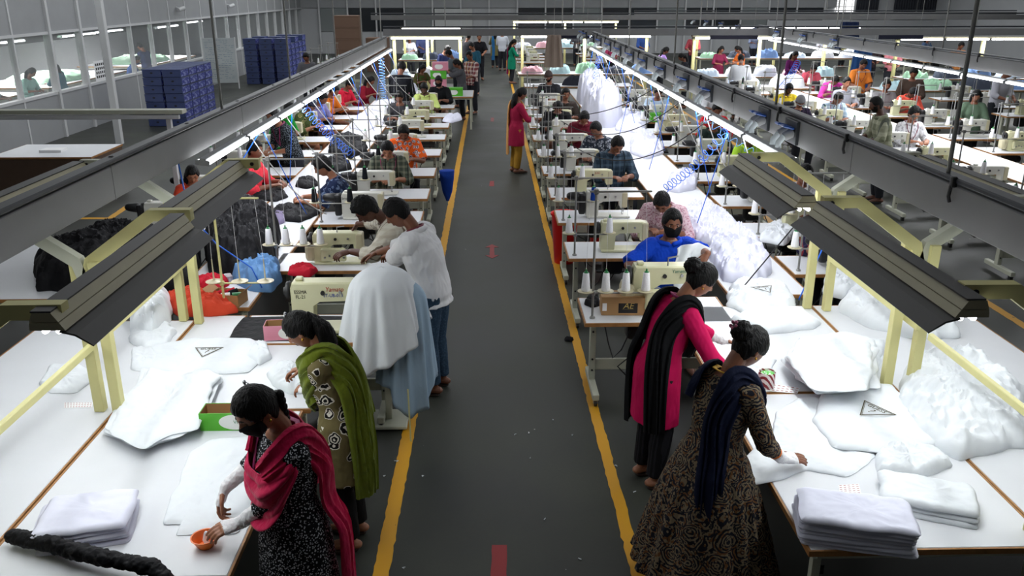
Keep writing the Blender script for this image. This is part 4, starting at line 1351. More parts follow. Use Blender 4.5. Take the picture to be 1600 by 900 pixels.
# bare rust patches on the near frame
CHIP = plain('chipped_rust', (24, 22, 20), .8)
for k, (x, z, w, h) in enumerate(((1.60, .69, .03, .03), (1.68, .684, .08, .012), (1.58, .60, .016, .05))):
    b = MB(); b.lo(x, x + w, 3.425, 3.4288, z - h / 2, z + h / 2)
    # patches belong to the frame
    fr = [o for o in bpy.data.objects if o.name.startswith('inspection_table') and o.get('label', '').startswith('white inspection table at the paisley')][0]
    o = b.build('chipped_patch', CHIP, fr, smooth=False); o.location = -fr.location

# long centre tables between the sewing rows
work_table('long white centre table full of white shirts behind the blue-shirted man', 2.07, 2.77, 6.95, 23.3, cat='table', name='centre_table')
work_table('long white centre table between the rows, with black garments near the cream machine', -2.76, -2.03, 6.75, 20.9, cat='table', name='centre_table')
work_table('long white centre table in the far hall under the second strip of lights', 7.3, 8.05, 8.0, 22.8, cat='table', name='centre_table')

# ---------------------------------------------------------------- lamp frames over the inspection tables
def lamp_frame(label, x, y, sx=1, tall=True):
    """pale steel frame standing on the tables: post, angled arm out to the lamp, back arm"""
    t = thing('lamp_gantry', label, 'lamp stand', (x, y, .752))
    for k in (-1, 1):
        b = MB(); b.rbox((k * .07, k * -.03, .50), (.062, .06, 1.0), .004); b.build('post', FRAMEM, t, smooth=False)
    for s_ in (1, -1):
        P = [(s_ * .0, .84), (s_ * .04, .99), (s_ * .43, 1.27), (s_ * .66, 1.27)]
        b = MB(); rings = []
        for i, (px, pz) in enumerate(P):
            w = .036 if i < 3 else .034
            d0 = V(P[max(i - 1, 0)]); d1 = V(P[min(i + 1, 3)]); d = (d1 - d0).normalized(); n = V((-d.y, d.x))
            a, c = V((px, pz)) + n * w, V((px, pz)) - n * w
            rings.append([V((a.x, -.03, a.y)), V((a.x, .03, a.y)), V((c.x, .03, c.y)), V((c.x, -.03, c.y))])
        b.loft(rings); b.build('arm', FRAMEM if s_ == sx else FRAMEG, t, smooth=False)
        b = MB(); b.tube([(s_ * .61, -.032, 1.27), (s_ * .61, -.038, 1.27)], .014, 10); b.build('bolt', BLKP, t)
        b = MB(); b.rbox((s_ * .63, 0, 1.245), (.03, .04, .05), .005); b.build('bracket', FRAMEM, t, smooth=False)
    return t

def lamp_trough(label, x, y0, y1, z, s_=None):
    """long fixture: beige channel, grey slanting reflector, tubes and their light"""
    L = y1 - y0; t = thing('trough_lamp', label, 'lamp', (x, (y0 + y1) / 2, z))
    h = L / 2 - .01
    k = 1 if x < 0 else -1; b = MB()
    for pr in ([(-.04, .012), (.035, .012), (.060, -.026), (-.055, -.026)], [(-.056, -.030), (.062, -.030), (.082, -.062), (-.06, -.062)]):
        pr = [(k * a, c) for a, c in pr]
        if k > 0: pr = pr[::-1]
        b.loft([[V((a, yy, c)) for a, c in pr] for yy in (-h, h)])
    b.build('channel', TROUGH, t, smooth=False)
    b = MB(); b.lo(-.045, .036, -h + .001, h - .001, .013, .020); b.build('top_rail', REFL, t, smooth=False)
    for k in ((1 if x < 0 else -1),):
        b = MB()
        prof = [(k * .06, -.064), (k * .12, -.080), (k * .185, -.128), (k * .182, -.132), (k * .115, -.087), (k * .05, -.070)]
        b.loft([[V((px, yy, pz)) for px, pz in (prof if k < 0 else prof[::-1])] for yy in (-h, h)]); b.build('reflector', REFL, t, smooth=False)
    nseg = max(1, round(L / 1.25))
    for i in range(nseg):
        ya, yb = -h + 2 * h * i / nseg + .05, -h + 2 * h * (i + 1) / nseg - .05
        for k in (-1, 1):
            b = MB(); b.tube([(k * .028, ya, -.085), (k * .028, yb, -.085)], .012, 10); b.build('tube', TUBE, t, smooth=50)
    return t
XL, XR = -2.42, 2.72
for (lab, y) in (('pale lamp frame on the tables nearest the orange bowl', 3.30), ('pale lamp frame standing behind the pile beside the green box', 4.87), ('pale lamp frame behind the orange-red cloth, by the black heap', 6.42)):
    lamp_frame(lab, XL + .03, y, 1)
for (lab, y) in (('pale lamp frame beyond the paisley woman at the near table end', 3.45), ('pale lamp frame behind the shirt with triangle print on the near table', 5.08), ('pale lamp frame at the far corner of the striped-tin table', 6.58)):
    lamp_frame(lab, XR - .03, y, -1)
for x, side in ((XL + .03, 'partition'), (XR - .03, 'open hall')):
    for y0, y1, w in ((3.36, 4.80, 'nearer'), (4.95, 6.45, 'farther')):
        b = MB(); b.rbox((x, (y0 + y1) / 2, 1.24), (.03, y1 - y0, .045), .004); tag(b.build('frame_rail', FRAMEM, None, smooth=False), 'pale side rail joining the lamp posts, %s length on the %s side' % (w, side), 'rail')
LTZ = 2.03
lamp_trough('grey trough lamp reaching over the orange bowl table', -1.78, 3.2, 4.80, LTZ)
lamp_trough('grey trough lamp between the orange-red cloth and the tray, farther of its pair', -1.90, 4.92, 6.45, LTZ)
lamp_trough('grey trough lamp over the paisley woman table', 2.0, 3.25, 5.0, LTZ)
lamp_trough('grey trough lamp over the striped tin table, farther of its pair', 1.97, 5.14, 6.60, LTZ)
lamp_trough('grey trough lamp over the outer inspection tables, at the hall edge', 3.35, 3.2, 6.5, LTZ)
lamp_trough('grey trough lamp over the outer tables on the partition side', -3.05, 3.2, 6.4, LTZ)
for x, y, L, e in ((-1.78, 3.9, 1.7, 12), (-1.90, 5.6, 1.4, 9), (2.0, 4.1, 1.7, 14), (1.97, 5.9, 1.4, 11), (3.35, 4.9, 3.2, 13), (-3.05, 4.8, 3.2, 11)):
    area('trough_light', (x, y, LTZ - .12), .10, L, e, color=(.93, .98, 1.0))

# ---------------------------------------------------------------- power trays with light strips
def tray(label, x, y0, y1, z0, z1, s_, sockets, lab2, rods, rail=True):
    t = thing('power_tray', label, 'cable tray', (x, y0, 0)); L = y1 - y0; zc = (z0 + z1) / 2
    b = MB(); b.rbox((0, L / 2, zc), (.07, L, z1 - z0), .006); b.build('tray_box', GREYT, t, smooth=False)
    b = MB(); b.rbox((0, L / 2, z1 + .028), (.085, L, .03), .008); b.rbox((.04 * -s_, L / 2, z1 - .02), (.02, L, .03), .004); b.build('top_rail', DARKR, t, smooth=False)
    k = 0; y = .4
    while y < L - .3:
        b = MB(); b.rbox((s_ * .045, y, z1 + .02), (.03, .035, .06), .006); b.tube([(s_ * .055, y, z1), (s_ * .06, y, z1 - .06), (s_ * .05, y, z1 - .09)], .010, 6); b.build('hook', BLKP, t, smooth=40); y += 1.45; k += 1
    y = .2
    while y < L:
        b = MB(); b.rbox((0, y, zc), (.076, .012, z1 - z0 + .004), .002); b.build('joint', GREYT, t, smooth=False); y += 3.0
    if s_:
        for i, yy in enumerate(sockets):
            b = MB(); b.rbox((s_ * .045, yy, zc), (.03, .30, .19), .006); bo = b.build('socket_plate', DARKR, t, smooth=False)
            for dy in (-.07, .07):
                b = MB(); b.tube([(s_ * .06, yy + dy, zc), (s_ * .13, yy + dy, zc - .035)], [.04, .036], 12); b.build('socket', GREYL, bo)
                b = MB(); b.rbox((s_ * .11, yy + dy, zc + .045), (.10, .095, .02), .008, Matrix.Rotation(-s_ * .25, 3, 'Y')); b.build('socket_lid', BLUES, bo, smooth=False)
                b = MB(); b.tube([(s_ * .13, yy + dy, zc - .03), (s_ * .17, yy + dy, zc - .08), (s_ * .17, yy + dy, zc - .12)], .026, 10); b.build('plug', plain('plug_clear', (196, 206, 210), .25), bo)
    for i, (dx, yy) in enumerate(rods):
        b = MB(); b.tube([(x + dx, yy, z1 + .04), (x + dx, yy, 5.19)], .012, 8); tag(b.build('hanging_rod', CHROME, None), 'thin steel rod holding up %s, %s from the near end' % (lab2, ORD[i]), 'rod')
    return t
ORD = ['first', 'second', 'third', 'fourth', 'fifth', 'sixth', 'seventh', 'eighth', 'ninth', 'tenth', 'eleventh', 'twelfth', 'thirteenth', 'fourteenth', 'fifteenth', 'sixteenth', 'seventeenth', 'eighteenth']
tray('long grey power tray hanging above the sewing row next to the blue boxes', -2.42, 2.2, 20.8, 1.99, 2.20, 0, [], 'the tray by the blue boxes', [(0, 7.9), (0, 10.7), (0, 14.0), (0, 17.0), (0, 20.0)])
tray('long grey power tray with blue sockets above the white shirts', 2.52, 2.6, 21.5, 2.05, 2.26, -1, [4.4, 5.15, 7.2, 8.4, 9.9, 11.4, 12.7, 14.2, 15.6, 17.2, 18.6, 20.2, 21.0], 'the blue-socket tray', [(0, 4.6), (0, 7.6), (0, 12.0), (0, 16.0), (0, 20.0)])
tray('grey power tray with blue sockets over the far hall operators', 7.75, 9.0, 25.5, 2.05, 2.26, -1, [10.6, 12.6, 14.6, 16.6, 18.4, 20.4, 22.4, 24.4], 'the far hall tray', [(0, 11.0), (0, 15.0), (0, 19.5), (0, 24.0)])
def cross_tray(label, y, x0, x1, z0, z1, lab2, rods):
    t = thing('power_tray', label, 'cable tray', (x0, y, 0)); L = x1 - x0; zc = (z0 + z1) / 2
    b = MB(); b.rbox((L / 2, 0, zc), (L, .07, z1 - z0), .006); b.build('tray_box', GREYT, t, smooth=False)
    b = MB(); b.rbox((L / 2, 0, z1 + .05), (L, .08, .04), .008); b.build('top_rail', DARKR, t, smooth=False)
    for i, xx in enumerate(rods):
        b = MB(); b.tube([(xx, y, z1 + .07), (xx, y, 5.19)], .018, 8); tag(b.build('hanging_rod', CHROME, None), 'steel rod holding up %s, %s from the aisle side' % (lab2, ORD[i]), 'rod')
cross_tray('wide grey tray crossing the aisle in the distance, lower of the crossing trays', 24.5, -2.9, 20, 2.06, 2.24, 'the crossing tray', [-1.2, 2.0, 5.8, 9.6, 13.5])
cross_tray('second grey tray crossing high beyond the first crossing tray', 30.5, -4, 20, 2.28, 2.44, 'the second crossing tray', [-1.5, 3.2, 8.2])
cross_tray('third grey tray crossing far off toward the curtained windows', 37.0, 6, 22, 2.2, 2.38, 'the third crossing tray', [9.0, 14.0])

# fluorescent battens
def make_batten(L=1.22):
    t = thing('pendant_strip_light', 'x', 'light')
    b = MB(); b.rbox((0, 0, .02), (.05, L, .04), .004); b.build('housing', GREYL, t, smooth=False)
    for k in (-1, 1):
        b = MB(); b.tube([(k * .042, -L / 2 + .03, .004), (k * .042, L / 2 - .03, .004)], .015, 10); b.build('tube', TUBE, t, smooth=50)
    for k in (-1, 1):
        b = MB(); b.rbox((0, k * (L / 2 - .012), .004), (.11, .022, .04), .004); b.build('end_cap', GREYL, t, smooth=False)
    return t
bat = make_batten(); first = True
for x, z, y0, n, lab in ((-2.30, 1.94, 7.45, 11, 'under the tray by the blue boxes'), (2.36, 1.98, 7.2, 11, 'under the blue-socket tray'), (7.60, 1.97, 10.8, 11, 'under the far hall tray')):
    for k in range(n):
        o = bat if first else copy_tree(bat)
        first = False
        o.location = (x, y0 + k * 1.25, z); o.rotation_euler = (0, R(8 if x < 0 else -8), 0)
        tag(o, 'lit fluorescent strip %s, %s from the near end' % (lab, ORD[k]), 'light', 'fluorescent strips under the trays')
    for j in range(3):
        area('strip_light', (x, y0 - .6 + n * 1.25 * (j + .5) / 3, z - .06), .12, n * 1.25 / 3, 36 if x < 5 else 75, color=(.93, .95, 1.0))
for k in range(11):
    pass
# ---------------------------------------------------------------- sewing stations
PARK = (0, -2.5, -30)
proto_table = make_sewing_table(); proto_lock = make_machine(MACHW, 'servo', MACHG); proto_cream = make_machine(MACHC, 'overlock'); proto_lockc = make_machine(MACHC, 'lock')
st2, st3, st4 = make_stand(2, .80), make_stand(3, .95), make_stand(4, 1.06, arm=.42)
coneW, coneK, coneB = make_cone(CONEW), make_cone(CONEK), make_cone(CONEB)
stool0 = make_stool()
far_table = join_tree(make_sewing_table(full=False)); far_m = [join_tree(proto_lock), join_tree(proto_cream), join_tree(proto_lockc)]
far_stand = join_tree(st2); far_cone = join_tree(coneW); far_coneK = join_tree(coneK); far_stool = join_tree(stool0)
def kill(o):
    for c in list(o.children): kill(c)
    bpy.data.objects.remove(o)
kill([o for o in bpy.data.objects if o.name.startswith('sewing_table') and o.parent is None and o is not proto_table][0])
USED = set()
def use(proto, loc, rz, label, cat, group):
    if proto.name in USED: o = copy_tree(proto)
    else: o = proto; USED.add(proto.name)
    o.location = loc; o.rotation_euler = (0, 0, rz); tag(o, label, cat, group)
    return o
ST = {}
def station(row, k, cx, y, near, mach=0, cones=('w', 'w'), L=None, stand=True, seat=True, mx=0.0, flip=1, rz=0.0):
    """one table with its machine, thread stand, cones and stool; row is a phrase, k its place"""
    o = ORD[k]
    gT, gM, gS, gC = 'sewing tables in the rows', 'sewing machines on the row tables', 'thread stands on the row tables', 'thread cones on the row stands'
    w = 'white sewing table with wood edge, %s in %s' % (o, row)
    m = '%s sewing machine on the %s table in %s' % (('white', 'cream overlock', 'cream')[mach], o, row)
    sx = cx - .55; RECTS.append((cx - .6, cx + .6, y, y + .58))
    if near:
        use(proto_table, (cx, y, 0), 0, w, 'table', gT)
        ST[(row, k)] = use((proto_lock, proto_cream, proto_lockc)[mach], (cx - .02 + mx, y + .27, .752), rz, m, 'sewing machine', gM)
        if stand:
            n = len(cones); pr = {2: st2, 3: st3, 4: st4}[n]
            use(pr, (sx + .02, y + .10, .75), 0, 'thread stand with %s cones, %s table in %s' % (('', '', 'two', 'three', 'four')[n], o, row), 'thread stand', gS)
            arm = .42 if n == 4 else .34
            for i, c in enumerate(cones):
                x = -.06 + (arm + .06) * i / max(1, n - 1)
                if abs(x) < .05: x = -.075
                if c in 'wkb':
                    cw = {'w': 'white', 'k': 'black', 'b': 'blue'}[c]
                    use({'w': coneW, 'k': coneK, 'b': coneB}[c], (sx + .02 + x, y + .10, .75 + .236), 0, '%s thread cone, %s on stand, %s table, %s' % (cw, ORD[i], o, row), 'thread cone', gC)
    else:
        placemesh('sewing_table', far_table, (cx, y, 0), 0, w, 'table', gT)
        placemesh('sewing_machine', far_m[mach], (cx - .02 + mx, y + .27, .752), rz, m, 'sewing machine', gM)
        if stand:
            placemesh('thread_stand', far_stand, (sx + .02, y + .10, .75), 0, 'thread stand on the %s table in %s' % (o, row), 'thread stand', gS)
            for i, c in enumerate(cones[:2]):
                placemesh('thread_cone', far_coneK if c == 'k' else far_cone, (sx + .02 + (-.075 if i == 0 else .34), y + .10, .986), 0, '%s thread cone, %s on stand, %s table, %s' % ('black' if c == 'k' else 'white', ORD[i], o, row), 'thread cone', gC)
W_SEAT = .98
RA = 'the white-shirted man\'s row'
RB = 'the red-bin row'
RC = 'the outer row behind white shirts'
RD = 'the outer row behind black garments'
RE = 'the hall row before the far strips'
RG = 'the hall row behind the far strips'
RH = 'the outermost hall row'
ya = [5.97, 7.72, 9.42, 10.65, 12.06, 13.65, 15.2, 16.6, 18.05, 19.45]
for k, y in enumerate(ya):
    station(RA, k, (-1.36, -1.50)[k] if k < 2 else -1.40, y, y < 14.5, mach=[2, 1, 0, 0, 0, 0, 0, 1, 0, 0][k], cones=[('w', 'w'), ('w', 'w', 'w', 'w'), ('k', 'k'), ('k', 'k'), ('k', 'k'), ('w', 'w'), ('w', 'w'), ('w', 'w'), ('w', 'w'), ('w', 'w')][k], stand=k not in (0,), seat=k not in (0, 1), mx=[.12, .05, -.05, -.05, 0, 0, 0, 0, 0, 0][k])
yb = [6.32, 8.05, 9.42, 10.67, 12.16, 13.6, 15.1, 16.5, 17.9, 19.3]
for k, y in enumerate(yb):
    station(RB, k, 1.36 if k else 1.34, y, y < 14.5, mach=[1, 2, 0, 2, 0, 0, 0, 1, 0, 0][k], cones=[('w', 'w', 'w', 'w'), ('w', 'w'), ('w', 'b'), ('w', 'w'), ('w', 'w', 'w'), ('w', 'w', 'w'), ('w', 'w'), ('w', 'w'), ('w', 'w'), ('w', 'w')][k], mx=[.10, .0, 0, 0, 0, 0, 0, 0, 0, 0][k])
yc = [7.5, 8.78, 10.15, 11.6, 13.0, 14.4, 15.8, 17.2, 18.6, 20.0]
for k, y in enumerate(yc):
    station(RC, k, 3.42, y, y < 12.5, mach=[0, 2, 0, 2, 0, 0, 1, 0, 0, 0][k], mx=.05, cones=('w', 'w') if k % 2 else ('w', 'w', 'w'))
yd = [9.0, 10.4, 12.15, 13.6, 15.0, 16.4, 17.8, 19.2]
for k, y in enumerate(yd):
    station(RD, k, -3.38, y, y < 12.5, mach=[0, 0, 0, 0, 1, 0, 0, 0][k], mx=-.15, cones=('k', 'k') if k < 2 else ('w', 'w'), stand=k > 1)
for k, y in enumerate([9.4, 10.8, 12.2, 13.6, 15.0, 16.4, 17.8, 19.2, 20.6, 22.0]):
    station(RE, k, 6.62, y, False, mach=[0, 0, 2, 0, 0, 2, 0, 1, 0, 0][k], cones=('w', 'k') if k % 3 == 0 else ('w', 'w'))
    if k > 1: station(RG, k, 8.72, y, False, mach=[0, 2, 0, 1, 0, 0, 2, 0, 0, 0][k])
    if 3 < k < 9: station(RH, k, 11.4, y, False, mach=[0, 2, 0, 1, 0, 0, 2, 0, 0, 0][k])
R2 = 'the distant row beyond the crossing tray'
for k, y in enumerate([32, 33.5, 35, 36.5]):
    station('the distant aisle row', k, 1.6, y, False, mach=k % 2)
    station('the distant row past the taupe tunic', k, 4.2, y, False, mach=(k + 1) % 2)
    station('the distant row near the curtains', k, 16.6, y, False, mach=k % 2)
    station('the distant row across the aisle end', k, -5.0, y - 6, False, mach=k % 2)
for o in (stool0,): pass

# writing on the machines
PRED = plain('print_red', (170, 40, 34), .5); PBLU = plain('print_blue', (30, 60, 150), .5); PTEAL = plain('print_teal', (40, 110, 90), .5)
QX = math.pi / 2
for k in (2, 3): text('brand_word', 'brother', .042, INKB, (-.165, -.0635, .245), (QX, 0, 0), ST[(RA, k)])
for k in (4,): text('brand_word', 'brother', .042, INKB, (-.165, -.0635, .245), (QX, 0, 0), ST[(RA, k)])
m0 = ST[(RA, 0)]; m0.scale = (1.12, 1.2, 1.32); ST[(RB, 0)].scale = (1.15, 1.2, 1.3)
text('brand_word', 'Yamato', .040, PRED, (.06, -.0635, .265), (QX, 0, 0), m0, shear=.2)
text('number_word', 'ST-UB-013', .030, PBLU, (.05, -.0635, .228), (QX, 0, 0), m0)
text('owner_word', 'ESSMA\nFL-21', .030, INKB, (-.17, -.0635, .235), (QX, 0, 0), m0)
text('brand_word', 'Yamato', .032, PTEAL, (.08, -.0635, .275), (QX, 0, 0), ST[(RB, 0)])
text('brand_word', 'JUKI', .036, PRED, (.04, -.0635, .265), (QX, 0, 0), ST[(RB, 3)])
# ---------------------------------------------------------------- garments and small things on the tables
T = .7505
def px_cloth(name, label, cat, pts, h, mat, seed, z=T, **k): return cloth(name, label, cat, pxpoly(pts, z), z, h, mat, seed, **k)
# pile beside the green box: flat shirts, one on the other
out = [(168, 677), (207, 699), (222, 703), (275, 684), (302, 675), (318, 644), (333, 611), (347, 593), (331, 584), (285, 588), (231, 583), (213, 607), (191, 629)]
for k in range(6):
    rr = random.Random(k); q = [(a + rr.uniform(-10, 9), c + rr.uniform(-6, 5) - k * .8) for a, c in out]
    px_cloth('tshirt', 'white T-shirt in the flat pile beside the green box, %s' % (['bottommost', 'second up', 'third up', 'fourth up', 'fifth up', 'topmost'][k]), 'T-shirt', q, .012, CLOTHW, 20 + k, z=T + k * .0135, wr=.004 if k < 5 else .009, freq=5, p=12, group='flat shirt pile beside the green box')
def logo_shirt(label, pts, lp, ang, s_, seed, h=.02, z=T, hh=None, **k):
    o = px_cloth('tshirt', label, 'T-shirt', pts, h, CLOTHW, seed, z=z, **k)
    q = at(lp[0], lp[1], z + (hh or h)); 
    # the print lies on the cloth
    zt = max([v.co.z for v in o.data.vertices if (v.co.x - q.x) ** 2 + (v.co.y - q.y) ** 2 < (s_ * .6) ** 2] or [z + h])
    guess(q.x, q.y, zt + .0015, ang, s_, o); return o
logo_shirt('white T-shirt with triangle print lying behind the flat pile by the green box', [(205, 577), (222, 545), (300, 530), (395, 530), (420, 552), (388, 583), (300, 588)], (323, 551), 0, .20, 31, wr=.007, freq=4, p=10)
px_cloth('tshirt', 'white T-shirt spread under the hands of the pink dupatta woman', 'T-shirt', [(253, 822), (262, 790), (276, 762), (298, 706), (330, 688), (390, 682), (425, 705), (392, 790), (372, 836), (272, 838), (290, 820)], .016, CLOTHW, 33, wr=.008, freq=5, p=10)
px_cloth('garment', 'white garment crumpled at the hands of the olive dupatta woman', 'garment', [(415, 585), (440, 572), (470, 575), (492, 590), (488, 612), (455, 618), (425, 603)], .05, CLOTHW, 34, wr=.025, freq=9)
px_cloth('garment', 'small crumpled white shirt sleeve beside the triangle-print shirt by pink box', 'garment', [(385, 560), (400, 535), (418, 540), (425, 560), (405, 572)], .03, CLOTHW, 35, wr=.018, freq=10)
px_cloth('garment_heap', 'crumpled white heap between lamp posts and the orange-red cloth', 'garments', [(202, 520), (210, 490), (240, 470), (268, 475), (268, 500), (240, 528)], .16, CLOTHW, 36, wr=.04, freq=8, lay=5, kind='stuff')
px_cloth('garment', 'folded white garment in front of the crumpled heap at lamp posts', 'garment', [(200, 535), (208, 508), (262, 505), (276, 520), (262, 540), (225, 548)], .035, CLOTHW, 37, wr=.012, freq=6, p=6)
px_cloth('garment', 'flat white garment half under the triangle-print shirt near lamp posts', 'garment', [(204, 578), (206, 545), (235, 540), (250, 560), (235, 583)], .02, CLOTHW, 38, wr=.010, freq=6, p=6)
px_cloth('garment', 'white garment on the outer table behind the cream lamp posts', 'garment', [(60, 600), (80, 570), (128, 570), (150, 590), (120, 615), (80, 615)], .02, CLOTHW, 39, wr=.01)
q = at(138, 826, T); folded_stack('of the stack by the black roll', 'folded stack by the black cloth roll', q.x, q.y, 12, 5, .42, .34, T, .022, CLOTHW2, 3)
# black cloth roll
b = MB(); P = [at(20, 838, .80), at(80, 850, .82), at(125, 863, .82), at(165, 872, .825), at(205, 880, .825), at(240, 886, .82), at(258, 905, .79), at(262, 940, .72)]
b.tube(P, [.034, .036, .037, .034, .033, .036, .036, .03], 16, 'round'); me = remesh(b, .006, 1); wrinkle(me, .009, 40, 2, sz=1)
tag(mobj('cloth_roll', me, CLOTHB), 'black twisted cloth roll lying over the near table edge', 'cloth')
# bowl
q = at(322, 853, T); t = thing('bowl', 'small orange plastic bowl with a cotton wad in it', 'bowl', (q.x, q.y, T))
b = MB(); b.lathe([(.034, 0), (.036, .001), (.062, .050), (.066, .052), (.066, .055), (.060, .054), (.034, .006), (0, .005)], n=32); b.build('bowl_shell', plain('plastic_orange', (232, 118, 48), .4), t, smooth=50)
b = MB(); b.tube([(.004, .01, .065), (.0, .002, .035), (.014, -.012, .014)], [.010, .013, .012], 10, 'round'); b.build('cotton_wad', CLOTHW, t, smooth=True)
# boxes
GRB = plain('carton_green', (84, 176, 44), .45); PKB = plain('carton_pink', (214, 138, 158), .5); WHB = plain('carton_white', (232, 232, 228), .5)
q = at(358, 673, T); g = carton('open green cardboard box with white oval beside the flat shirt pile', q.x + .0, q.y + .07, T, 0, .34, .14, .115, GRB, True, flap=0)
def oval(parent, y, w, h, mat, word=None, wm=None, z=None, x=0):
    b = MB(); ring = [V((x + w / 2 * math.cos(2 * math.pi * k / 32), y - .0012, (z or h * .6) + h / 2 * math.sin(2 * math.pi * k / 32))) for k in range(32)]
    b.loft([ring, [v + V((0, .001, 0)) for v in ring]]); o = b.build('printed_oval', mat, parent, smooth=False)
    if word: text('printed_word', word, h * .3, wm, (x, y - .002, (z or h * .6)), (QX, 0, 0), o)
oval(g, -.07, .20, .10, WHB, 'VI', GREENP, .057, .045)
q = at(437, 533, T); pz = .757; g2 = carton('open pink cardboard box with white oval on the black table cover', q.x, q.y + .07, pz, 4, .235, .14, .115, PKB, True, flap=0); oval(g2, -.07, .12, .09, WHB, None, None, .055, .05)
for k, w in (('cover', 1),):
    px_cloth('table_cover', 'black sheet covering the sewing table under the pink box', 'sheet', [(357, 532), (367, 512), (381, 496), (480, 494), (560, 495), (640, 496), (646, 531), (540, 532), (450, 533)], .004, CLOTHB, 41, wr=.0015, freq=8, p=20, z=.7503)
px_cloth('garment', 'orange-red garment heaped beside the far lamp post', 'garment', [(256, 478), (262, 464), (300, 458), (320, 463), (355, 474), (372, 488), (340, 495), (280, 495)], .07, CLOTHO, 42, wr=.035, freq=8)
px_cloth('garment', 'dark red garment behind the open box of spools', 'garment', [(285, 455), (300, 442), (340, 437), (360, 445), (340, 458)], .07, CLOTHR, 43, wr=.03, freq=9)
px_cloth('garment', 'blue garment heaped at the near end of the centre table', 'garment', [(362, 440), (370, 422), (392, 415), (436, 420), (440, 440), (425, 458), (390, 456)], .13, CLOTHL, 44, wr=.05, freq=7)
px_cloth('garment', 'bright red garment behind the cream labelled machine', 'garment', [(448, 430), (455, 420), (485, 418), (498, 424), (485, 434)], .05, CLOTHR, 45, wr=.02, freq=10)
q = at(353, 479, T); bx = carton('open cardboard box of thread reels beside the orange-red garment', q.x, q.y + .09, T, -10, .26, .18, .10, CARD, True, flap=.07)
for k, (dx, dy, m, l) in enumerate(((-.07, .02, CLOTHR, 'red'), (-.02, -.03, CONEW, 'white'), (.03, .03, CONEK, 'black'), (.07, -.02, GREENP, 'green'), (.0, .05, CLOTHR, 'red'))):
    b = MB(); b.tube([(q.x + dx - .03, q.y + .09 + dy, T + .075), (q.x + dx + .04, q.y + .09 + dy + .02, T + .095 - .02 * (k % 2))], .022, 12); tag(b.build('thread_reel', m, None), '%s thread reel in the open cardboard box%s' % (l, ', behind the others' if k == 4 else ''), 'thread reel')
for k, (px, py) in enumerate(((338, 441), (357, 440))):
    q = at(px, py, T); b = MB(); b.lathe([(.045, 0), (.055, .06), (.058, .062), (.053, .058), (.043, .003), (0, .003)], (q.x, q.y, T), 20); tag(b.build('tub', plain('tub_clear', (205, 200, 205), .3), None, smooth=50), 'pale plastic tub behind the dark red garment, %s' % ('nearer the lamp post' if k == 0 else 'nearer the blue garment'), 'tub')
# black heaps
work_table('white table under the black heap behind the lamp arms', -5.2, -3.05, 7.0, 8.7, cat='table', name='work_table')
px_cloth('garment_heap', 'big black heap of garments behind the trough lamps, next to the aisle line', 'garments', [(60, 455), (60, 412), (150, 388), (240, 388), (300, 400), (312, 425), (300, 455), (180, 465)], .30, CLOTHB, 50, wr=.06, freq=6, lay=6, kind='stuff')
px_cloth('garment_heap', 'tall black heap of garments on the centre table by the blue garment', 'garments', [(328, 428), (322, 398), (335, 370), (370, 352), (415, 352), (440, 372), (432, 402), (405, 432), (370, 440)], .36, CLOTHB, 51, wr=.06, freq=6, lay=7, kind='stuff')
for lab, pts, h, sd in (('black garment under the hands of the navy-flowered man', [(420, 335), (435, 322), (495, 322), (500, 335), (470, 348), (430, 345)], .04, 52),
                        ('black garment alone on the table before the red-shirted man', [(461, 292), (468, 280), (490, 280), (500, 290), (480, 296)], .04, 53),
                        ('black garment at the red-shirted man\'s stool side', [(392, 312), (400, 298), (440, 298), (452, 308), (430, 316)], .03, 54),
                        ('black garment pile beyond the blue coiled cord', [(512, 240), (520, 218), (545, 212), (570, 222), (575, 240), (545, 248)], .12, 55),
                        ('black garment pile left of the chequered man', [(500, 262), (515, 250), (545, 252), (550, 265), (525, 270)], .07, 56),
                        ('lilac-grey garment beside the tall black heap', [(424, 345), (432, 335), (445, 336), (446, 348), (434, 352)], .04, 57)):
    px_cloth('garment', lab, 'garment', pts, h, CLOTHB if sd != 57 else fabric('garment_lilac', (130, 120, 148)), sd, wr=.03, freq=10, cell=.03)
for lab, pts, h, sd in (('white garment pile beyond the orange-flowered man', [(545, 200), (560, 180), (590, 178), (600, 195), (570, 206)], .05, 60),
                        ('white garment pile under the hands of the orange-shirted man', [(580, 172), (590, 160), (615, 158), (625, 168), (600, 176)], .06, 61),
                        ('white garment pile level with the lime-shirted man', [(610, 150), (620, 135), (650, 134), (655, 146), (630, 152)], .10, 62),
                        ('white garment on the table in front of the lime-shirted man', [(690, 190), (700, 180), (720, 180), (722, 188), (705, 193)], .04, 63)):
    px_cloth('garment', lab, 'garment', pts, h, CLOTHW2, sd, wr=.03, freq=9, cell=.045)

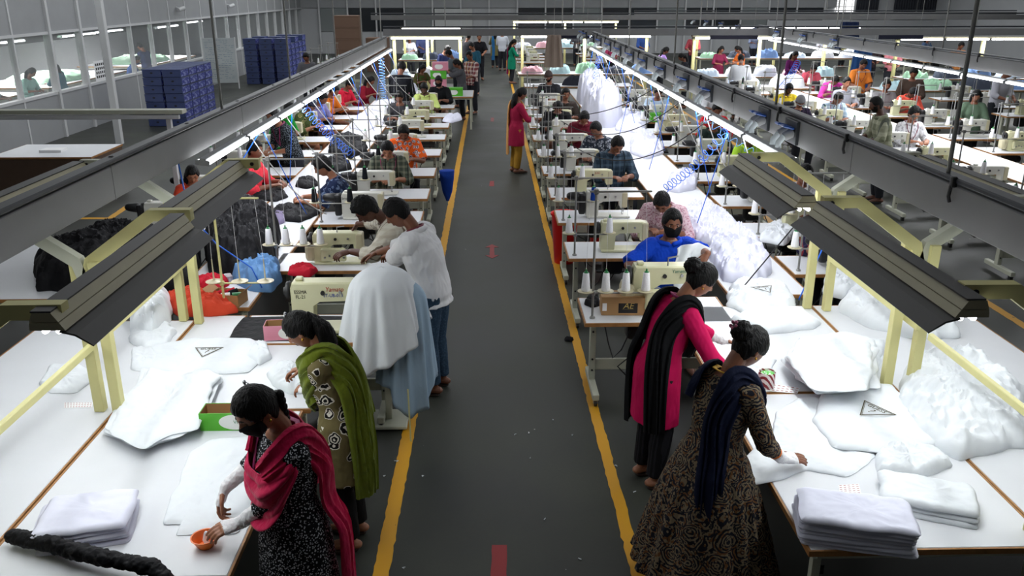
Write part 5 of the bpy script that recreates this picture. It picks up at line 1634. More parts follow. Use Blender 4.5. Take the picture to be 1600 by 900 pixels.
# right side
logo_shirt('white T-shirt with triangle print, nearest to the paisley woman\'s far hand', [(1283, 612), (1330, 600), (1392, 603), (1430, 640), (1478, 690), (1420, 712), (1350, 706), (1300, 700), (1270, 660)], (1362, 645), -60, .22, 71, h=.03, z=T + .022, wr=.008, freq=4, p=8)
px_cloth('tshirt', 'white T-shirt spread under the gloved hand of the paisley woman', 'T-shirt', [(1155, 762), (1150, 728), (1205, 680), (1212, 645), (1250, 622), (1300, 625), (1345, 680), (1370, 715), (1322, 748), (1262, 735), (1215, 752)], .018, CLOTHW, 72, wr=.010, freq=4, p=9)
px_cloth('garment', 'crumpled white sleeve end between the print shirt and folded stacks', 'garment', [(1370, 742), (1365, 712), (1400, 695), (1462, 706), (1490, 730), (1450, 745), (1400, 745)], .045, CLOTHW, 73, wr=.028, freq=9)
px_cloth('garment_heap', 'white heap of shirts right of the cream double post', 'garments', [(1400, 640), (1408, 590), (1440, 560), (1520, 560), (1600, 620), (1600, 700), (1500, 720), (1450, 700)], .13, CLOTHW, 74, wr=.045, freq=5, lay=5, kind='stuff')
for k in range(8):
    rr = random.Random(k + 40); pts = [(1232, 560), (1262, 532), (1330, 528), (1372, 538), (1378, 575), (1362, 604), (1285, 612), (1252, 600)]
    px_cloth('tshirt', 'white T-shirt in the tall loose pile beside the cream double post, %s' % (ORD[k] + ' up' if k < 7 else 'topmost'), 'T-shirt', [(a + rr.uniform(-14, 14), c + rr.uniform(-9, 9)) for a, c in pts], .021, CLOTHW, 80 + k, z=T + k * .022, wr=.010, freq=7, p=8, group='loose shirt pile beside the cream double post')
px_cloth('garment', 'folded white bundle lying in front of the far lamp posts', 'garment', [(1140, 500), (1180, 485), (1245, 484), (1284, 507), (1270, 514), (1198, 524)], .05, CLOTHW, 90, wr=.010, freq=4, p=8)
px_cloth('garment', 'white shirt under the magenta-sleeved hand', 'garment', [(1130, 575), (1160, 560), (1215, 562), (1200, 585), (1160, 592)], .018, CLOTHW, 91, wr=.01, freq=7)
px_cloth('garment_heap', 'heap of white garments beyond the loose pile, behind the rail', 'garments', [(1310, 488), (1325, 462), (1400, 450), (1470, 480), (1500, 530), (1420, 530), (1350, 510)], .12, CLOTHW, 92, wr=.045, freq=6, lay=4, kind='stuff')
px_cloth('garment_heap', 'white garments on the outer table edge at the far lamp post', 'garments', [(1285, 460), (1290, 432), (1318, 415), (1345, 440), (1350, 462), (1320, 470)], .10, CLOTHW, 93, wr=.04, freq=8, kind='stuff')
q = at(1333, 846, T); folded_stack('of the tall stack at the table corner', 'tall folded stack at the near table corner', q.x + .02, q.y + .06, -14, 7, .53, .30, T, .021, CLOTHW2, 5)
q = at(1440, 790, T); folded_stack('of the low stack behind the tall one', 'low folded stack', q.x + .03, q.y + .02, -24, 3, .46, .30, T, .026, CLOTHW, 6)
# tin, pen, papers
q = at(1200, 609, T); t = thing('tin', 'round tin with red and white wavy stripes holding green thread scraps', 'tin', (q.x, q.y + .05, T))
sm_, nt, sb = _new('tin_stripes'); tc = nt.nodes.new('ShaderNodeTexCoord'); wv = nt.nodes.new('ShaderNodeTexWave'); wv.inputs['Scale'].default_value = 14; wv.inputs['Distortion'].default_value = 3; wv.bands_direction = 'DIAGONAL'; nt.links.new(tc.outputs['Object'], wv.inputs['Vector'])
nt.links.new(mixrgb(nt, mth(nt, 'GREATER_THAN', wv.outputs['Fac'], .45), lin((130, 24, 40)), lin((225, 215, 215))), sb.inputs['Base Color']); sb.inputs['Roughness'].default_value = .4
b = MB(); b.lathe([(.053, 0), (.055, .002), (.055, .108), (.053, .11), (.050, .108), (.050, .01), (0, .01)], n=36); b.build('tin_body', sm_, t, smooth=50)
b = MB(); b.ell((0, 0, .085), (.046, .046, .018), 20, 10); me = remesh(b, .005, 0); wrinkle(me, .012, 60, 3, sz=1); mobj('thread_scraps', me, fabric('scrap_green', (120, 205, 110), 'speckle', (225, 235, 225), 70), t)
b = MB(); p1, p2 = at(1147, 601, T + .008), at(1172, 603, T + .008); b.tube([p1, p2], .006, 10, 'round'); tag(b.build('marker_pen', plain('pen_red', (205, 30, 30), .4), None, smooth=True), 'red marker pen beside the striped tin', 'pen')
PRNT = plain('print_dark_red', (150, 40, 50), .6)
def paper(label, pts, rows, cols, z=T + .001, ink=PRNT):
    P = [at(a, c, z) for a, c in pts]; b = MB(); b._add([p + V((0, 0, .0008)) for p in P] + P, [(0, 1, 2, 3), (7, 6, 5, 4), (0, 4, 5, 1), (1, 5, 6, 2), (2, 6, 7, 3), (3, 7, 4, 0)])
    o = tag(b.build('paper_slip', SWHITE, None, smooth=False), label, 'paper')
    g = MB()
    for r_ in range(rows):
        for c in range(cols):
            def bi(u, v): return (P[0].lerp(P[1], u)).lerp(P[3].lerp(P[2], u), v) + V((0, 0, .0012))
            u0, u1 = (c + .2) / cols, (c + .75) / cols; v0, v1 = (r_ + .3) / rows, (r_ + .55) / rows
            q = [bi(u0, v0), bi(u1, v0), bi(u1, v1), bi(u0, v1)]; g._add(q + [v - V((0, 0, .0004)) for v in q], [(0, 1, 2, 3), (7, 6, 5, 4)])
    g.build('printed_lines', ink, o, smooth=False)
paper('white paper slip with rows of red print beside the striped tin', [(1166, 594), (1250, 606), (1246, 615), (1162, 608)], 3, 12)
paper('white paper slip with red print behind the tall folded stack', [(1310, 758), (1342, 756), (1346, 772), (1312, 772)], 5, 5)
paper('white paper slip with red striped print behind the cream posts at the table edge', [(100, 629), (145, 629), (143, 637), (100, 638)], 3, 10)
# carton AE
q = at(978, 493, T); ae = carton('closed brown cardboard box with black badge on the near sewing table', q.x, q.y + .09, T, -2, .395, .18, .15, CARD)
b = MB(); b.lo(-.06, .095, -.0915, -.0905, .022, .122); bo = b.build('badge', plain('badge_black', (22, 22, 20), .5), ae, smooth=False)
text('badge_word', 'AE', .072, plain('badge_gold', (190, 165, 95), .4), (.018, -.0925, .082), (QX, 0, 0), bo, shear=.25)
b = MB(); b.lo(-.03, .065, -.0922, -.0914, .052, .0545); b.build('badge_line', plain('badge_gold_dim', (96, 84, 54), .4), bo, smooth=False)
b = MB(); b.lo(-.19, -.155, -.0912, -.0905, .04, .11); b.build('side_label', SWHITE, ae, smooth=False)
px_cloth('garment', 'small black cloth left of the brown box', 'cloth', [(912, 476), (920, 462), (934, 462), (938, 478), (925, 482)], .03, CLOTHB, 95, wr=.02, freq=14, cell=.015)
px_cloth('garment', 'white shirt bunched between the brown box and blue-shirted man', 'garment', [(1012, 500), (1020, 478), (1050, 464), (1072, 470), (1068, 495), (1030, 505)], .05, CLOTHW, 96, wr=.03, freq=9)
q = at(1020, 478, T); b = MB(); b.lathe([(.05, 0), (.055, .003), (.06, .15), (.062, .152), (.056, .15), (.05, .006), (0, .006)], (q.x, q.y, T), 24)
m = plain('plastic_clear', (225, 230, 235), .12, alpha=.38); tag(b.build('plastic_jar', m, None, smooth=50), 'clear plastic jar beside the brown box', 'jar')
# white heaps on the centre table
for lab, pts, h, sd in (('heap of white shirts on the centre table right of the blue-shirted man', [(1062, 345), (1080, 322), (1110, 325), (1145, 352), (1160, 380), (1120, 392), (1085, 372)], .10, 100),
                        ('heap of white shirts on the centre table beyond the topknot', [(1105, 400), (1110, 372), (1150, 362), (1190, 395), (1208, 428), (1180, 448), (1130, 440)], .15, 101),
                        ('small white heap on the centre table under the blue coiled cord', [(1040, 298), (1045, 280), (1070, 268), (1090, 278), (1088, 296), (1062, 302)], .07, 102),
                        ('white heap on the centre table beside the dark chequered man', [(985, 240), (985, 218), (1005, 205), (1030, 222), (1038, 240), (1010, 250)], .08, 103),
                        ('white heap on the centre table beyond the floral-shirted man', [(962, 205), (960, 180), (985, 172), (1010, 190), (1005, 208)], .10, 104)):
    px_cloth('garment_heap', lab, 'garments', pts, h, CLOTHW2, sd, wr=.05, freq=9, lay=3, kind='stuff', cell=.02 if sd < 102 else .035)
logo_shirt('white T-shirt with triangle print at the near end of the shirt heap', [(1135, 478), (1140, 448), (1180, 436), (1228, 450), (1245, 478), (1220, 492), (1160, 490)], (1194, 460), 10, .19, 105, h=.06, wr=.03, freq=7, hh=.06)
for lab, X, Y, rx, ry, h, sd in (('tall mound of white garments far down the centre table', 2.25, 17.4, .40, 1.0, .55, 106), ('white garment mound at the end of the centre table', 2.4, 20.5, .34, 1.0, .5, 107)):
    pts = [(X + rx * math.cos(i * .524), Y + ry * math.sin(i * .524)) for i in range(12)]
    cloth('garment_heap', lab, 'garments', pts, T, h, CLOTHW2, sd, .20, 7.5, 2.2, None, .06, 'stuff')
px_cloth('garment', 'white garment on the outer sewing table nearest the hall aisle', 'garment', [(1185, 378), (1195, 358), (1225, 350), (1245, 368), (1225, 385)], .07, CLOTHW, 108, wr=.03, freq=8)

# draped garments over the stand at the near sewing table
def drape(name, label, cx, cy, ztop, zbot, r0, r1, mat, seed, a0=0, a1=360, squash=.75, pl=9, tip=None, amp=.10):
    n = 120; K = 34; full = a1 - a0 >= 360; rings = []
    for i in range(K + 1):
        t = i / K; ring = []
        for k in range(n if full else n + 1):
            a = R(a0 + (a1 - a0) * k / n)
            zb = zbot + .10 * noise.noise(V((math.cos(a) * 1.4, math.sin(a) * 1.4, seed))) + (tip(math.degrees(a)) if tip else 0)
            # top dome then falling folds
            s_ = t
            rr = r0 * math.sin(min(1, s_ / .45) * math.pi / 2) ** .8 if s_ < .45 else r0 + (r1 - r0) * ((s_ - .45) / .55) ** .8
            z = ztop - (.20 * (1 - math.cos(min(1, s_ / .45) * math.pi / 2))) if s_ < .45 else (ztop - .20) + (zb - ztop + .20) * ((s_ - .45) / .55)
            f = 1 + amp * sstep(.15, 1, s_) * (math.cos(a * pl + 2.2 * math.sin(a * 2 + seed)) * .6 + noise.noise(V((math.cos(a) * 5, math.sin(a) * 5, seed + z * .8))) * 1.3)
            ring.append(V((cx + math.cos(a) * rr * f, cy + math.sin(a) * rr * f * squash, z + .012 * noise.noise(V((math.cos(a) * rr * 9, math.sin(a) * rr * 9, seed))))))
        rings.append(ring)
    b = MB(); b.loft(rings, caps=False, closed=full)
    b._add([sum(rings[0], V((0, 0, 0))) / len(rings[0])], [])
    o = b.build(name, mat, None, smooth=80); sm = o.modifiers.new('s', 'SOLIDIFY'); sm.thickness = .006; sm.offset = 1
    return tag(o, label, 'garment')
cx, cy = at(598, 480, 1.0).x, 6.10
gs = thing('garment_stand', 'pale metal stand carrying the draped garments at the aisle line', 'stand', (cx, cy, 0))
b = MB(); b.rbox((.0, 0, .62), (.05, .05, 1.16), .006); b.build('post', FRAMEG, gs, smooth=False)
b = MB(); b.ell((0, 0, 1.18), (.20, .14, .06), 20, 10); b.build('rest', FRAMEG, gs, smooth=True)
b = MB(); b.rbox((0, 0, .03), (.30, .30, .03), .006); b.build('base', FRAMEG, gs, smooth=False)
drape('draped_garment', 'sky-blue garment hanging almost to the floor under the white one', cx + .15, cy + .03, 1.18, .42, .18, .235, CLOTHS, 3, 0, 360, .8, 9, lambda a: -.36 * math.exp(-((((a + 75 + 180) % 360) - 180) / 42) ** 2), .16)
drape('draped_garment', 'white garment draped in folds over the stand before the white-shirted man', cx + .0, cy, 1.30, .54, .25, .315, CLOTHW, 5, 0, 360, .9, 6, lambda a: .34 * math.exp(-((((a - 0 + 180) % 360) - 180) / 60) ** 2), .20)
b = MB(); q = at(642, 690, 0); b.tube([(q.x, q.y, .0), (q.x - .01, q.y + .04, .42)], .006, 8); tag(b.build('thin_stick', FRAMEM, None), 'thin pale stick standing on the yellow line under the sky-blue garment', 'stick')
# garment in the blue-shirted man's hands
b = MB(); P0 = [at(1108, 392, 1.12), at(1085, 385, 1.16), at(1072, 420, 1.0), at(1066, 460, .82)]
def hang(u, v):
    yb = 7.02; top = aty(1058 + 52 * u, 388 - 8 * math.sin(u * 3.1), yb + .05); bot = aty(1052 + 36 * u, 462 + 4 * math.sin(u * 4), yb - .18)
    q = top.lerp(bot, v); w_ = .022 * math.sin(u * 13 + v * 3) + .02 * noise.noise(V((u * 3, v * 4, 1)))
    return q + V((.02 * noise.noise(V((v * 4, u, 3))), w_, 0))
b.grid(hang, 30, 34); o = b.build('held_garment', CLOTHW, None, smooth=True); sm = o.modifiers.new('s', 'SOLIDIFY'); sm.thickness = .01; tag(o, 'white garment held up by the blue-shirted man', 'garment')

# bins and bags
REDB = plain('plastic_red', (222, 28, 26), .35)
def bin_(label, x, y, s_=1.0):
    b = MB(); b.lathe([(.12 * s_, 0), (.125 * s_, .004), (.165 * s_, .60 * s_), (.18 * s_, .62 * s_), (.178 * s_, .64 * s_), (.158 * s_, .63 * s_), (.118 * s_, .02), (0, .02)], (x, y, 0), 32)
    tag(b.build('bin', REDB, None, smooth=50), label, 'bin')
bin_('red plastic bin at the aisle line between the sewing tables', .92, 10.32)
bin_('red plastic bin half hidden under the tables behind the first', 1.38, 10.34, .95)
q = at(697, 312, .35); b = MB()
rings = []
for z, w, d in ((.28, .02, .02), (.42, .07, .05), (.62, .10, .08), (.735, .11, .10), (.74, .105, .095)): rings.append([V((-.64 + w * math.cos(2 * math.pi * k / 24) * (1 + .08 * math.sin(3 * k)), 12.50 + d * math.sin(2 * math.pi * k / 24), z)) for k in range(24)])
b.loft(rings); tag(b.build('cloth_bag', fabric('bag_blue', (22, 60, 150), bump=.5), None, smooth=60), 'blue cloth bag hanging at the table end by the aisle line', 'bag')
def col_boxes():
    tb_ = work_table('tall white packing table beyond the lime-shirted man', -2.4, -.42, 21.2, 22.6, cat='table', name='packing_table', z=.80)
    k = 0
    for x, y, z, m, ov, lab in ((-.85, 21.4, .80, GRB, 1, 'green box with white oval at the aisle end of packing table'), (-1.25, 21.5, .80, PKB, 1, 'pink box at the bottom of the stack on the packing table'), (-1.25, 21.5, 1.0, PKB, 1, 'pink box in the middle of the stack on the packing table'),
                                (-1.25, 21.5, 1.2, GRB, 1, 'green box third up in the stack on the packing table'), (-1.2, 21.5, 1.4, PKB, 1, 'pink box held on top of the stack on the packing table'), (-2.1, 21.6, .80, PKB, 0, 'pink box at the lamp frame end of the packing table')):
        c = carton(lab, x, y, z, 0, .38, .26, .19, m)
        if ov: oval(c, -.13, .20, .13, WHB, None, None, .095, -.03)
col_boxes()
for lab, px, py in (('green and white box on the centre table by the hanging cords', 1025, 190),):
    q = at(px, py, T); c = carton(lab, q.x, q.y, T, 0, .24, .16, .17, GRB); oval(c, -.08, .14, .09, WHB, None, None, .08)

# ---------------------------------------------------------------- cords
def coil(label, p0, p1, turns, r_, mat, sag=.05, th=.0045):
    p0, p1 = V(p0), V(p1); n = turns * 10; P = []
    d = (p1 - p0).normalized(); u = d.orthogonal().normalized(); w = d.cross(u)
    for i in range(n + 1):
        t = i / n; c = p0.lerp(p1, t) - V((0, 0, sag * math.sin(math.pi * t)))
        a = 2 * math.pi * turns * t; P.append(c + u * math.cos(a) * r_ + w * math.sin(a) * r_)
    b = MB(); b.tube(P, th, 6); tag(b.build('coiled_cord', mat, None, smooth=True), label, 'cord')
def cord(label, pts, mat, r_=.005, sag=0.0, name='cord'):
    P = [V(p) for p in pts]; Q = []
    if len(P) == 2:
        for i in range(15): t = i / 14; Q.append(P[0].lerp(P[1], t) - V((0, 0, sag * 4 * t * (1 - t))))
    else: Q = P
    b = MB(); b.tube(Q, r_, 6); tag(b.build(name, mat, None, smooth=True), label, 'cord')
LBC = plain('cord_light_blue', (120, 180, 240), .4)
coil('light blue coiled cord hanging above the chequered man', (-2.28, 10.6, 1.93), (-1.80, 11.2, 1.22), 16, .05, BLUEC)
coil('light blue coiled cord hanging straight down beyond the lime-shirted man', (-2.22, 18.2, 1.95), (-2.22, 18.2, 1.10), 16, .06, LBC)
coil('blue coiled cord stretched from the strip light down to the shirt heap', (2.30, 8.3, 1.96), (1.86, 9.0, 1.22), 14, .045, BLUEC)
coil('blue coiled cord hanging near the white garment mound', (2.28, 18.4, 1.96), (2.0, 17.4, .95), 20, .05, BLUEC)
coil('blue coiled cord of the far hall near the purple sari woman', (6.9, 19.6, 1.72), (6.2, 18.4, 1.3), 16, .07, BLUEC)
coil('light blue coiled cord between the outer operators', (2.36, 10.0, 1.95), (3.2, 9.8, 1.4), 9, .04, LBC)
for k in range(9):
    y = 8.2 + k * 1.45
    cord('white cord slanting from the strip light by the blue boxes, %s from the near end' % ORD[k], [(-2.28, y, 1.96), (-1.75 + .1 * (k % 3), y + .7, 1.0)], WHITEC, .006, .12)
    cord('blue cord slanting from the strip light by the blue boxes, %s from the near end' % ORD[k], [(-2.30, y + .5, 1.96), (-2.0 - .5 * (k % 2), y + .9, .95)], BLUEC, .005, .02)
for k in range(9):
    y = 8.0 + k * 1.45
    cord('white cord slanting from the blue-socket strip light, %s from the near end' % ORD[k], [(2.36, y, 1.98), (2.95, y + .5, 1.05)], WHITEC, .006, .10)
    cord('blue cord hanging from the blue-socket strip light, %s from the near end' % ORD[k], [(2.34, y + .4, 1.98), (2.2 + .5 * (k % 2), y + .8, .90)], BLUEC, .005, .03)
for k, (a, c, sg) in enumerate((((2.36, 9.2, 1.96), (.95, 10.8, 1.45), .35), ((2.36, 10.6, 1.98), (1.0, 12.2, 1.5), .3), ((2.36, 12.2, 1.98), (.98, 12.9, 1.5), .15))):
    cord('black cable sagging from the blue-socket tray across the operators, %s nearest' % ORD[k], [a, c], BLACKCB, .006, sg)
cord('blue cord hanging from the near tray past the orange-topped woman', [(-2.40, 6.6, 2.0), (-2.42, 6.75, 1.55), (-2.35, 7.1, 1.2), (-2.1, 7.2, .95), (-2.0, 7.1, .80)], BLUEC, .006)
cord('straight blue cord from the tray to the red-shirted man', [(-2.3, 8.8, 1.95), (-2.9, 8.6, 1.1)], BLUEC, .006, .02)
cord('black cable slanting to the near end of the shirt heap', [(2.60, 6.9, 1.45), (2.15, 6.95, .78)], BLACKCB, .006, .0)
cord('blue cord slanting down behind the far lamp posts on the hall side', [(2.95, 6.9, 1.6), (2.6, 6.75, .77)], BLUEC, .006, .0)
# tall near stand with saucers beside the cream labelled machine
st = copy_tree(st3); st.location = (-2.22, 6.74, .75); st.scale = (1.05, 1.05, 1.0); st['label'] = 'cream thread stand with empty saucers beside the blue garment'; st['category'] = 'thread stand'
def recolor(o, m):
    for c in o.children:
        if c.type == 'MESH' and c.data.materials[0] in (CHROME,): c.data = c.data.copy(); c.data.materials[0] = m
recolor(st, FRAMEM)
# ---------------------------------------------------------------- distant packing tables, their lamp gantries and garments
def gantry(label, x0, x1, y, z=1.85):
    t = thing('lamp_gantry', label, 'lamp', ((x0 + x1) / 2, y, 0)); h = (x1 - x0) / 2
    b = MB(); b.rbox((0, 0, z + .05), (2 * h, .16, .04), .006); b.build('channel', TROUGH, t, smooth=False)
    b = MB(); b.box((0, .14, z + .01), (2 * h, .14, .012), Matrix.Rotation(-.5, 3, 'X')); b.build('reflector', REFL, t, smooth=False)
    n = max(1, int(h * 2 / 1.25))
    for k in range(n):
        xa = -h + 2 * h * k / n + .05; xb = -h + 2 * h * (k + 1) / n - .05
        b = MB(); b.tube([(xa, -.10, z), (xb, -.10, z)], .026, 8); b.build('tube', TUBE, t, smooth=50)
    for s_ in (-1, 0, 1):
        b = MB(); b.rbox((s_ * (h - .1), .25, z / 2 + .0), (.09, .09, z), .006); b.build('post', FRAMEM, t, smooth=False)
        b = MB(); b.rbox((s_ * (h - .1), .12, z + .01), (.06, .26, .05), .006); b.build('arm', FRAMEM, t, smooth=False)
    area('gantry_light', ((x0 + x1) / 2, y, z - .05), x1 - x0 - .2, .1, 64 * (x1 - x0) / 2.5)
    return t
COLS = [(210, 214, 226), (170, 214, 180), (206, 222, 238), (220, 170, 180), (70, 76, 90), (232, 232, 236), (190, 220, 226), (120, 150, 200)]
def packing(label, glabel, x0, x1, y, heaps, g=True, z=.78):
    RECTS.append((x0, x1, y + .9, y + 1.3)); work_table(label, x0, x1, y, y + .9, cat='table', name='packing_table', z=z)
    if g: gantry(glabel, x0 + .05, x1 - .05, y + .98)
    for k in range(heaps):
        c = COLS[(k * 3 + int(y)) % len(COLS)]; w = (x1 - x0) / heaps; cx = x0 + w * (k + .5)
        pts = [(cx + w * .42 * math.cos(i * .63), y + .42 + .34 * math.sin(i * .63)) for i in range(10)]
        cn = ['pale grey', 'mint green', 'pale blue', 'rose', 'dark grey', 'white', 'ice blue', 'mid blue'][(k * 3 + int(y)) % len(COLS)]
        cloth('garment_heap', '%s garments on the %s, %s heap from its aisle end' % (cn, label.replace('white ', '').replace('packing table', 'table'), ORD[k]), 'garments', pts, z + .001, .08 + .06 * (k % 3), fabric('garment_c%d' % ((k * 3 + int(y)) % len(COLS)), c), 200 + k + int(y), .09, 5, 2.6, None, .05, 'stuff')
packing('white packing table below the taupe tunic', '', .95, 3.9, 23.6, 0, False)
px_ = at(925, 100, .79)
cloth('garment_bundle', 'dark grey rolled bundle on the table below the taupe tunic', 'garment', [(2.5 + .55 * math.cos(i * .6), 24.0 + .22 * math.sin(i * .6)) for i in range(10)], .781, .20, fabric('bundle_dark', (44, 46, 56)), 140, .05, 4, 2.6, None, .05)
packing('white packing table beyond the crossing tray', 'lit lamp gantry beyond the crossing tray behind the taupe tunic', .9, 5.2, 27.2, 5)
packing('white lilac-top packing table', 'lit lamp gantry at the woman in lilac top', 6.2, 10.6, 26.2, 5)
packing('white second hall packing table', 'lit lamp gantry in the hall beyond the sari woman', 12.2, 17.8, 25.4, 6)
packing('white pale-garment packing table', '', 10.2, 14.4, 22.4, 4, False)
packing('white folded-cloth table behind the tray', '', 5.0, 8.6, 23.0, 3, False)
packing('white distant hall packing table', 'lit lamp gantry far off by the curtained windows', 8, 14.5, 33.5, 6)
packing('white distant side packing table', 'lit lamp gantry far off at the end wall', 1, 6, 40, 5)
packing('white dark-clothes packing table', 'lamp gantry over the dark clothes beyond the packing boxes', -3.1, -.75, 26.4, 3)
packing('white corner packing table', 'lit lamp gantry in the distance by the cartons', -3.4, -1.0, 33.0, 3)
for k in range(7):
    x, y = (7.5, 30 + 2.0 * k) if k < 4 else (13.0, 29 + 2.4 * (k - 4))
# ---------------------------------------------------------------- everyone else
TROU = fabric('trousers_dark', (36, 38, 44)); 
def FB(n, rgb, kind='plain', rgb2=(255, 255, 255), sc=40, rgb3=None): return fabric('cloth_' + n, rgb, kind, rgb2, sc, rgb3)
PEOPLE = [(p.x, p.y) for p in NEAR]
def worker(label, px, py, h, mat, sit=True, male=True, hair='short', H=None, lean=None, head=None, tone=2, det=1, sleeve=1.4, arms=None, mask=None, beard=False, Y=None, X=None,
           lany=None, capm=None, kurta=False, band=None, zh=None, pant=None, closed=True, collar=True, hands=None, seat=.50):
    H = H or (1.68 if male else 1.56)
    lean = (18 if sit else 8) if lean is None else lean; head = head or (32, 0, 0)
    zh = zh or ((.52 + .362 * H * math.cos(R(lean * .8)) + .10 * H) if sit else (.837 * H + .10 * H) * math.cos(R(lean * .7)))
    q = at(px, py, zh) if Y is None else aty(px, py, Y)
    fw = .26 * H * math.sin(R(lean * .9)) + .03
    x, y = q.x - math.sin(R(h)) * fw, q.y - math.cos(R(h)) * fw
    if Y is not None: y = Y
    if X is not None: x = X
    m = .20 if not sit else .17
    for _ in range(4):
        for x0, x1, y0, y1 in RECTS:
            if x0 - m < x < x1 + m and y0 - m < y < y1 + m:
                opts = [(x0 - m - x, 0), (x1 + m - x, 0), (0, y0 - m - y), (0, y1 + m - y)]
                if sit and abs(abs(h) - 180) < 60: opts[2] = (0, y0 - m - y - 9)
                d = min(opts, key=lambda o: abs(o[0]) * (1.6 if y1 - y0 < 1 else 1) + abs(o[1])); x += d[0]; y += d[1]
        for ox, oy in PEOPLE:
            dx, dy = x - ox, y - oy; dd = math.hypot(dx, dy)
            if dd < .54: k = (.55 - dd) / max(dd, .01); x += dx * k; y += dy * k
    PEOPLE.append((x, y))
    if sit:
        a = R(h); w_ = label.split(',')[0].split()
        w_ = w_[:11]
        while w_[-1] in ('in', 'and', 'the', 'with', 'a', 'of', 'at', 'by', 'behind', 'beyond', 'under'): w_.pop()
        use(stool0, (x - math.sin(a) * .06, y - math.cos(a) * .06, 0), math.pi - a, 'low stool under the ' + ' '.join(w_), 'stool', 'stools of the sewing rows')
    if hands is None:
        hands = ((.13, .36, .86), (-.13, .36, .86)) if sit else ((.14, .34, 1.0), (-.12, .34, 1.0))
    p = Person(label, x, y, h, H, male, sit=sit, lean=lean, head=head, rh=hands[0], lh=hands[1], detail=det, tone=tone, seat=seat, curl=(.7, .7), elbow_out=.7)
    p.body()
    if kurta: p.top(mat, 'kurta', sleeve=sleeve, hemz=.52 if not sit else .5, skirt_r=(.19, .15), amp=.004)
    else: p.top(mat, 'shirt', sleeve=sleeve, off=.018, amp=.008, fscale=11, collar=collar and det > 0, hem=.04 if sit else -.01)
    p.hairdo(hair) if not capm else (p.hairdo('short'), p.cap(capm))
    if det > 0 or mask or beard: p.face(mask=mask, beard=beard, closed=closed)
    if not sit or det > 1: p.pants(pant or TROU)
    if not sit: p.shoes(SANDAL if not male else SHOE)
    if lany: p.lanyard(lany, .4, .006)
    if band is not None:
        S = lambda t, a, o=.03: p.surf(t, R(a), o)
        if sit: p.band([S(.5, 60, .03), S(.8, 40, .03), S(.94, 5, .03), S(.9, -60, .035), S(.6, -75, .04), S(.2, -80, .05)], [.05, .06, .06, .06, .05, .05], band, res=7)
        else:
            p.band([S(.4, 70, .04), S(.75, 100, .04), S(.93, 150, .035), S(.95, 200, .03) + V((0, 0, .012)), S(.8, 240, .04), S(.4, 245, .05), S(.0, 245, .05), S(0, 245, .06) + V((0, 0, -.4))], [.07, .09, .09, .08, .08, .08, .08, .07], band, res=7)
    return p
# --- the row by the partition side aisle
worker('man in navy flowered shirt reaching left over black garments', 492, 258, -97, FB('navy_flowers', (24, 36, 66), 'floral', (120, 140, 170), 16, (24, 36, 66)), lean=20, head=(30, -6, 0), tone=1, det=2, sleeve=.95, Y=10.28, X=-1.78, hair='curly', hands=((.10, .50, .86), (-.10, .48, .84)))
worker('man in grey-green chequered shirt with lanyard, bent at the white machine', 607, 222, 176, FB('check_green', (64, 72, 62), 'plaid', (120, 122, 104), 42, (30, 32, 28)), lean=14, head=(42, 0, 0), tone=1, det=2, Y=11.66, lany=LANY, sleeve=1.5)
worker('bearded man in orange shirt with big white flowers', 632, 192, 178, FB('orange_flowers', (232, 96, 30), 'floral', (238, 225, 225), 14, (60, 30, 60)), lean=14, head=(42, 0, 0), tone=2, det=2, beard=True, Y=13.10, sleeve=.9, lany=MAROON)
worker('man in lime shirt with lanyard sewing beyond the orange-flowered man', 664, 139, 184, FB('lime', (206, 222, 130)), lean=14, head=(36, 0, 0), tone=3, det=1, beard=True, Y=19.0, sleeve=.95, lany=MAROON)
worker('man in black shirt and black mask beyond the lime-shirted man', 686, 110, 186, FB('black', (20, 20, 24)), lean=10, head=(28, 0, 0), tone=2, det=1, mask=MASKB, Y=20.35)
worker('person with dark hair bent low before the orange-flowered man, seen from above', 627, 187, 180, FB('grey_dark', (60, 60, 64)), Y=17.5, lean=18, det=0, tone=2)
worker('woman in grey lifting boxes at the packing table', 718, 118, -95, FB('grey_mid', (76, 76, 80)), sit=False, male=False, hair='pony', lean=5, Y=22.9, det=1, hands=((.14, .40, 1.35), (-.12, .40, 1.3)))
worker('man in maroon chequered shirt with yellow tape measure round his neck', 735, 88, -140, FB('check_maroon', (120, 62, 66), 'plaid', (214, 200, 190), 30, (70, 30, 34)), sit=False, lean=4, head=(20, -10, 0), det=1, tone=2, lany=LANYY, Y=24.0)
worker('man in black shirt standing at the aisle edge facing the camera', 749, 58, 170, FB('black2', (26, 26, 30)), sit=False, lean=3, head=(12, 10, 0), det=1, tone=1, sleeve=.9, closed=False)
worker('man in dark teal shirt behind the man with the tape measure', 739, 62, -150, FB('teal_dark', (18, 62, 80)), sit=False, det=0, Y=28.5)
worker('large person in black seen from behind under the tray end', 622, 82, 15, FB('black3', (16, 18, 24)), sit=False, H=1.8, lean=6, det=1, Y=19.0, pant=BLACKC, X=-1.98)
worker('person in grey shirt bent beside the dark garments, at the packing table', 706, 72, -60, FB('grey_steel', (92, 100, 104)), sit=False, lean=25, det=0, Y=25.4)
worker('woman in green and brown behind the pale post of the packing table', 660, 100, 150, FB('brown_green', (86, 66, 40), 'speckle', (60, 90, 40), 20), sit=True, male=False, hair='pony', det=0, Y=24.6)
worker('person in blue leaning over the dark clothes beyond the packing table', 693, 68, 120, FB('navy4', (30, 40, 80)), sit=False, lean=22, det=0, Y=27.0)
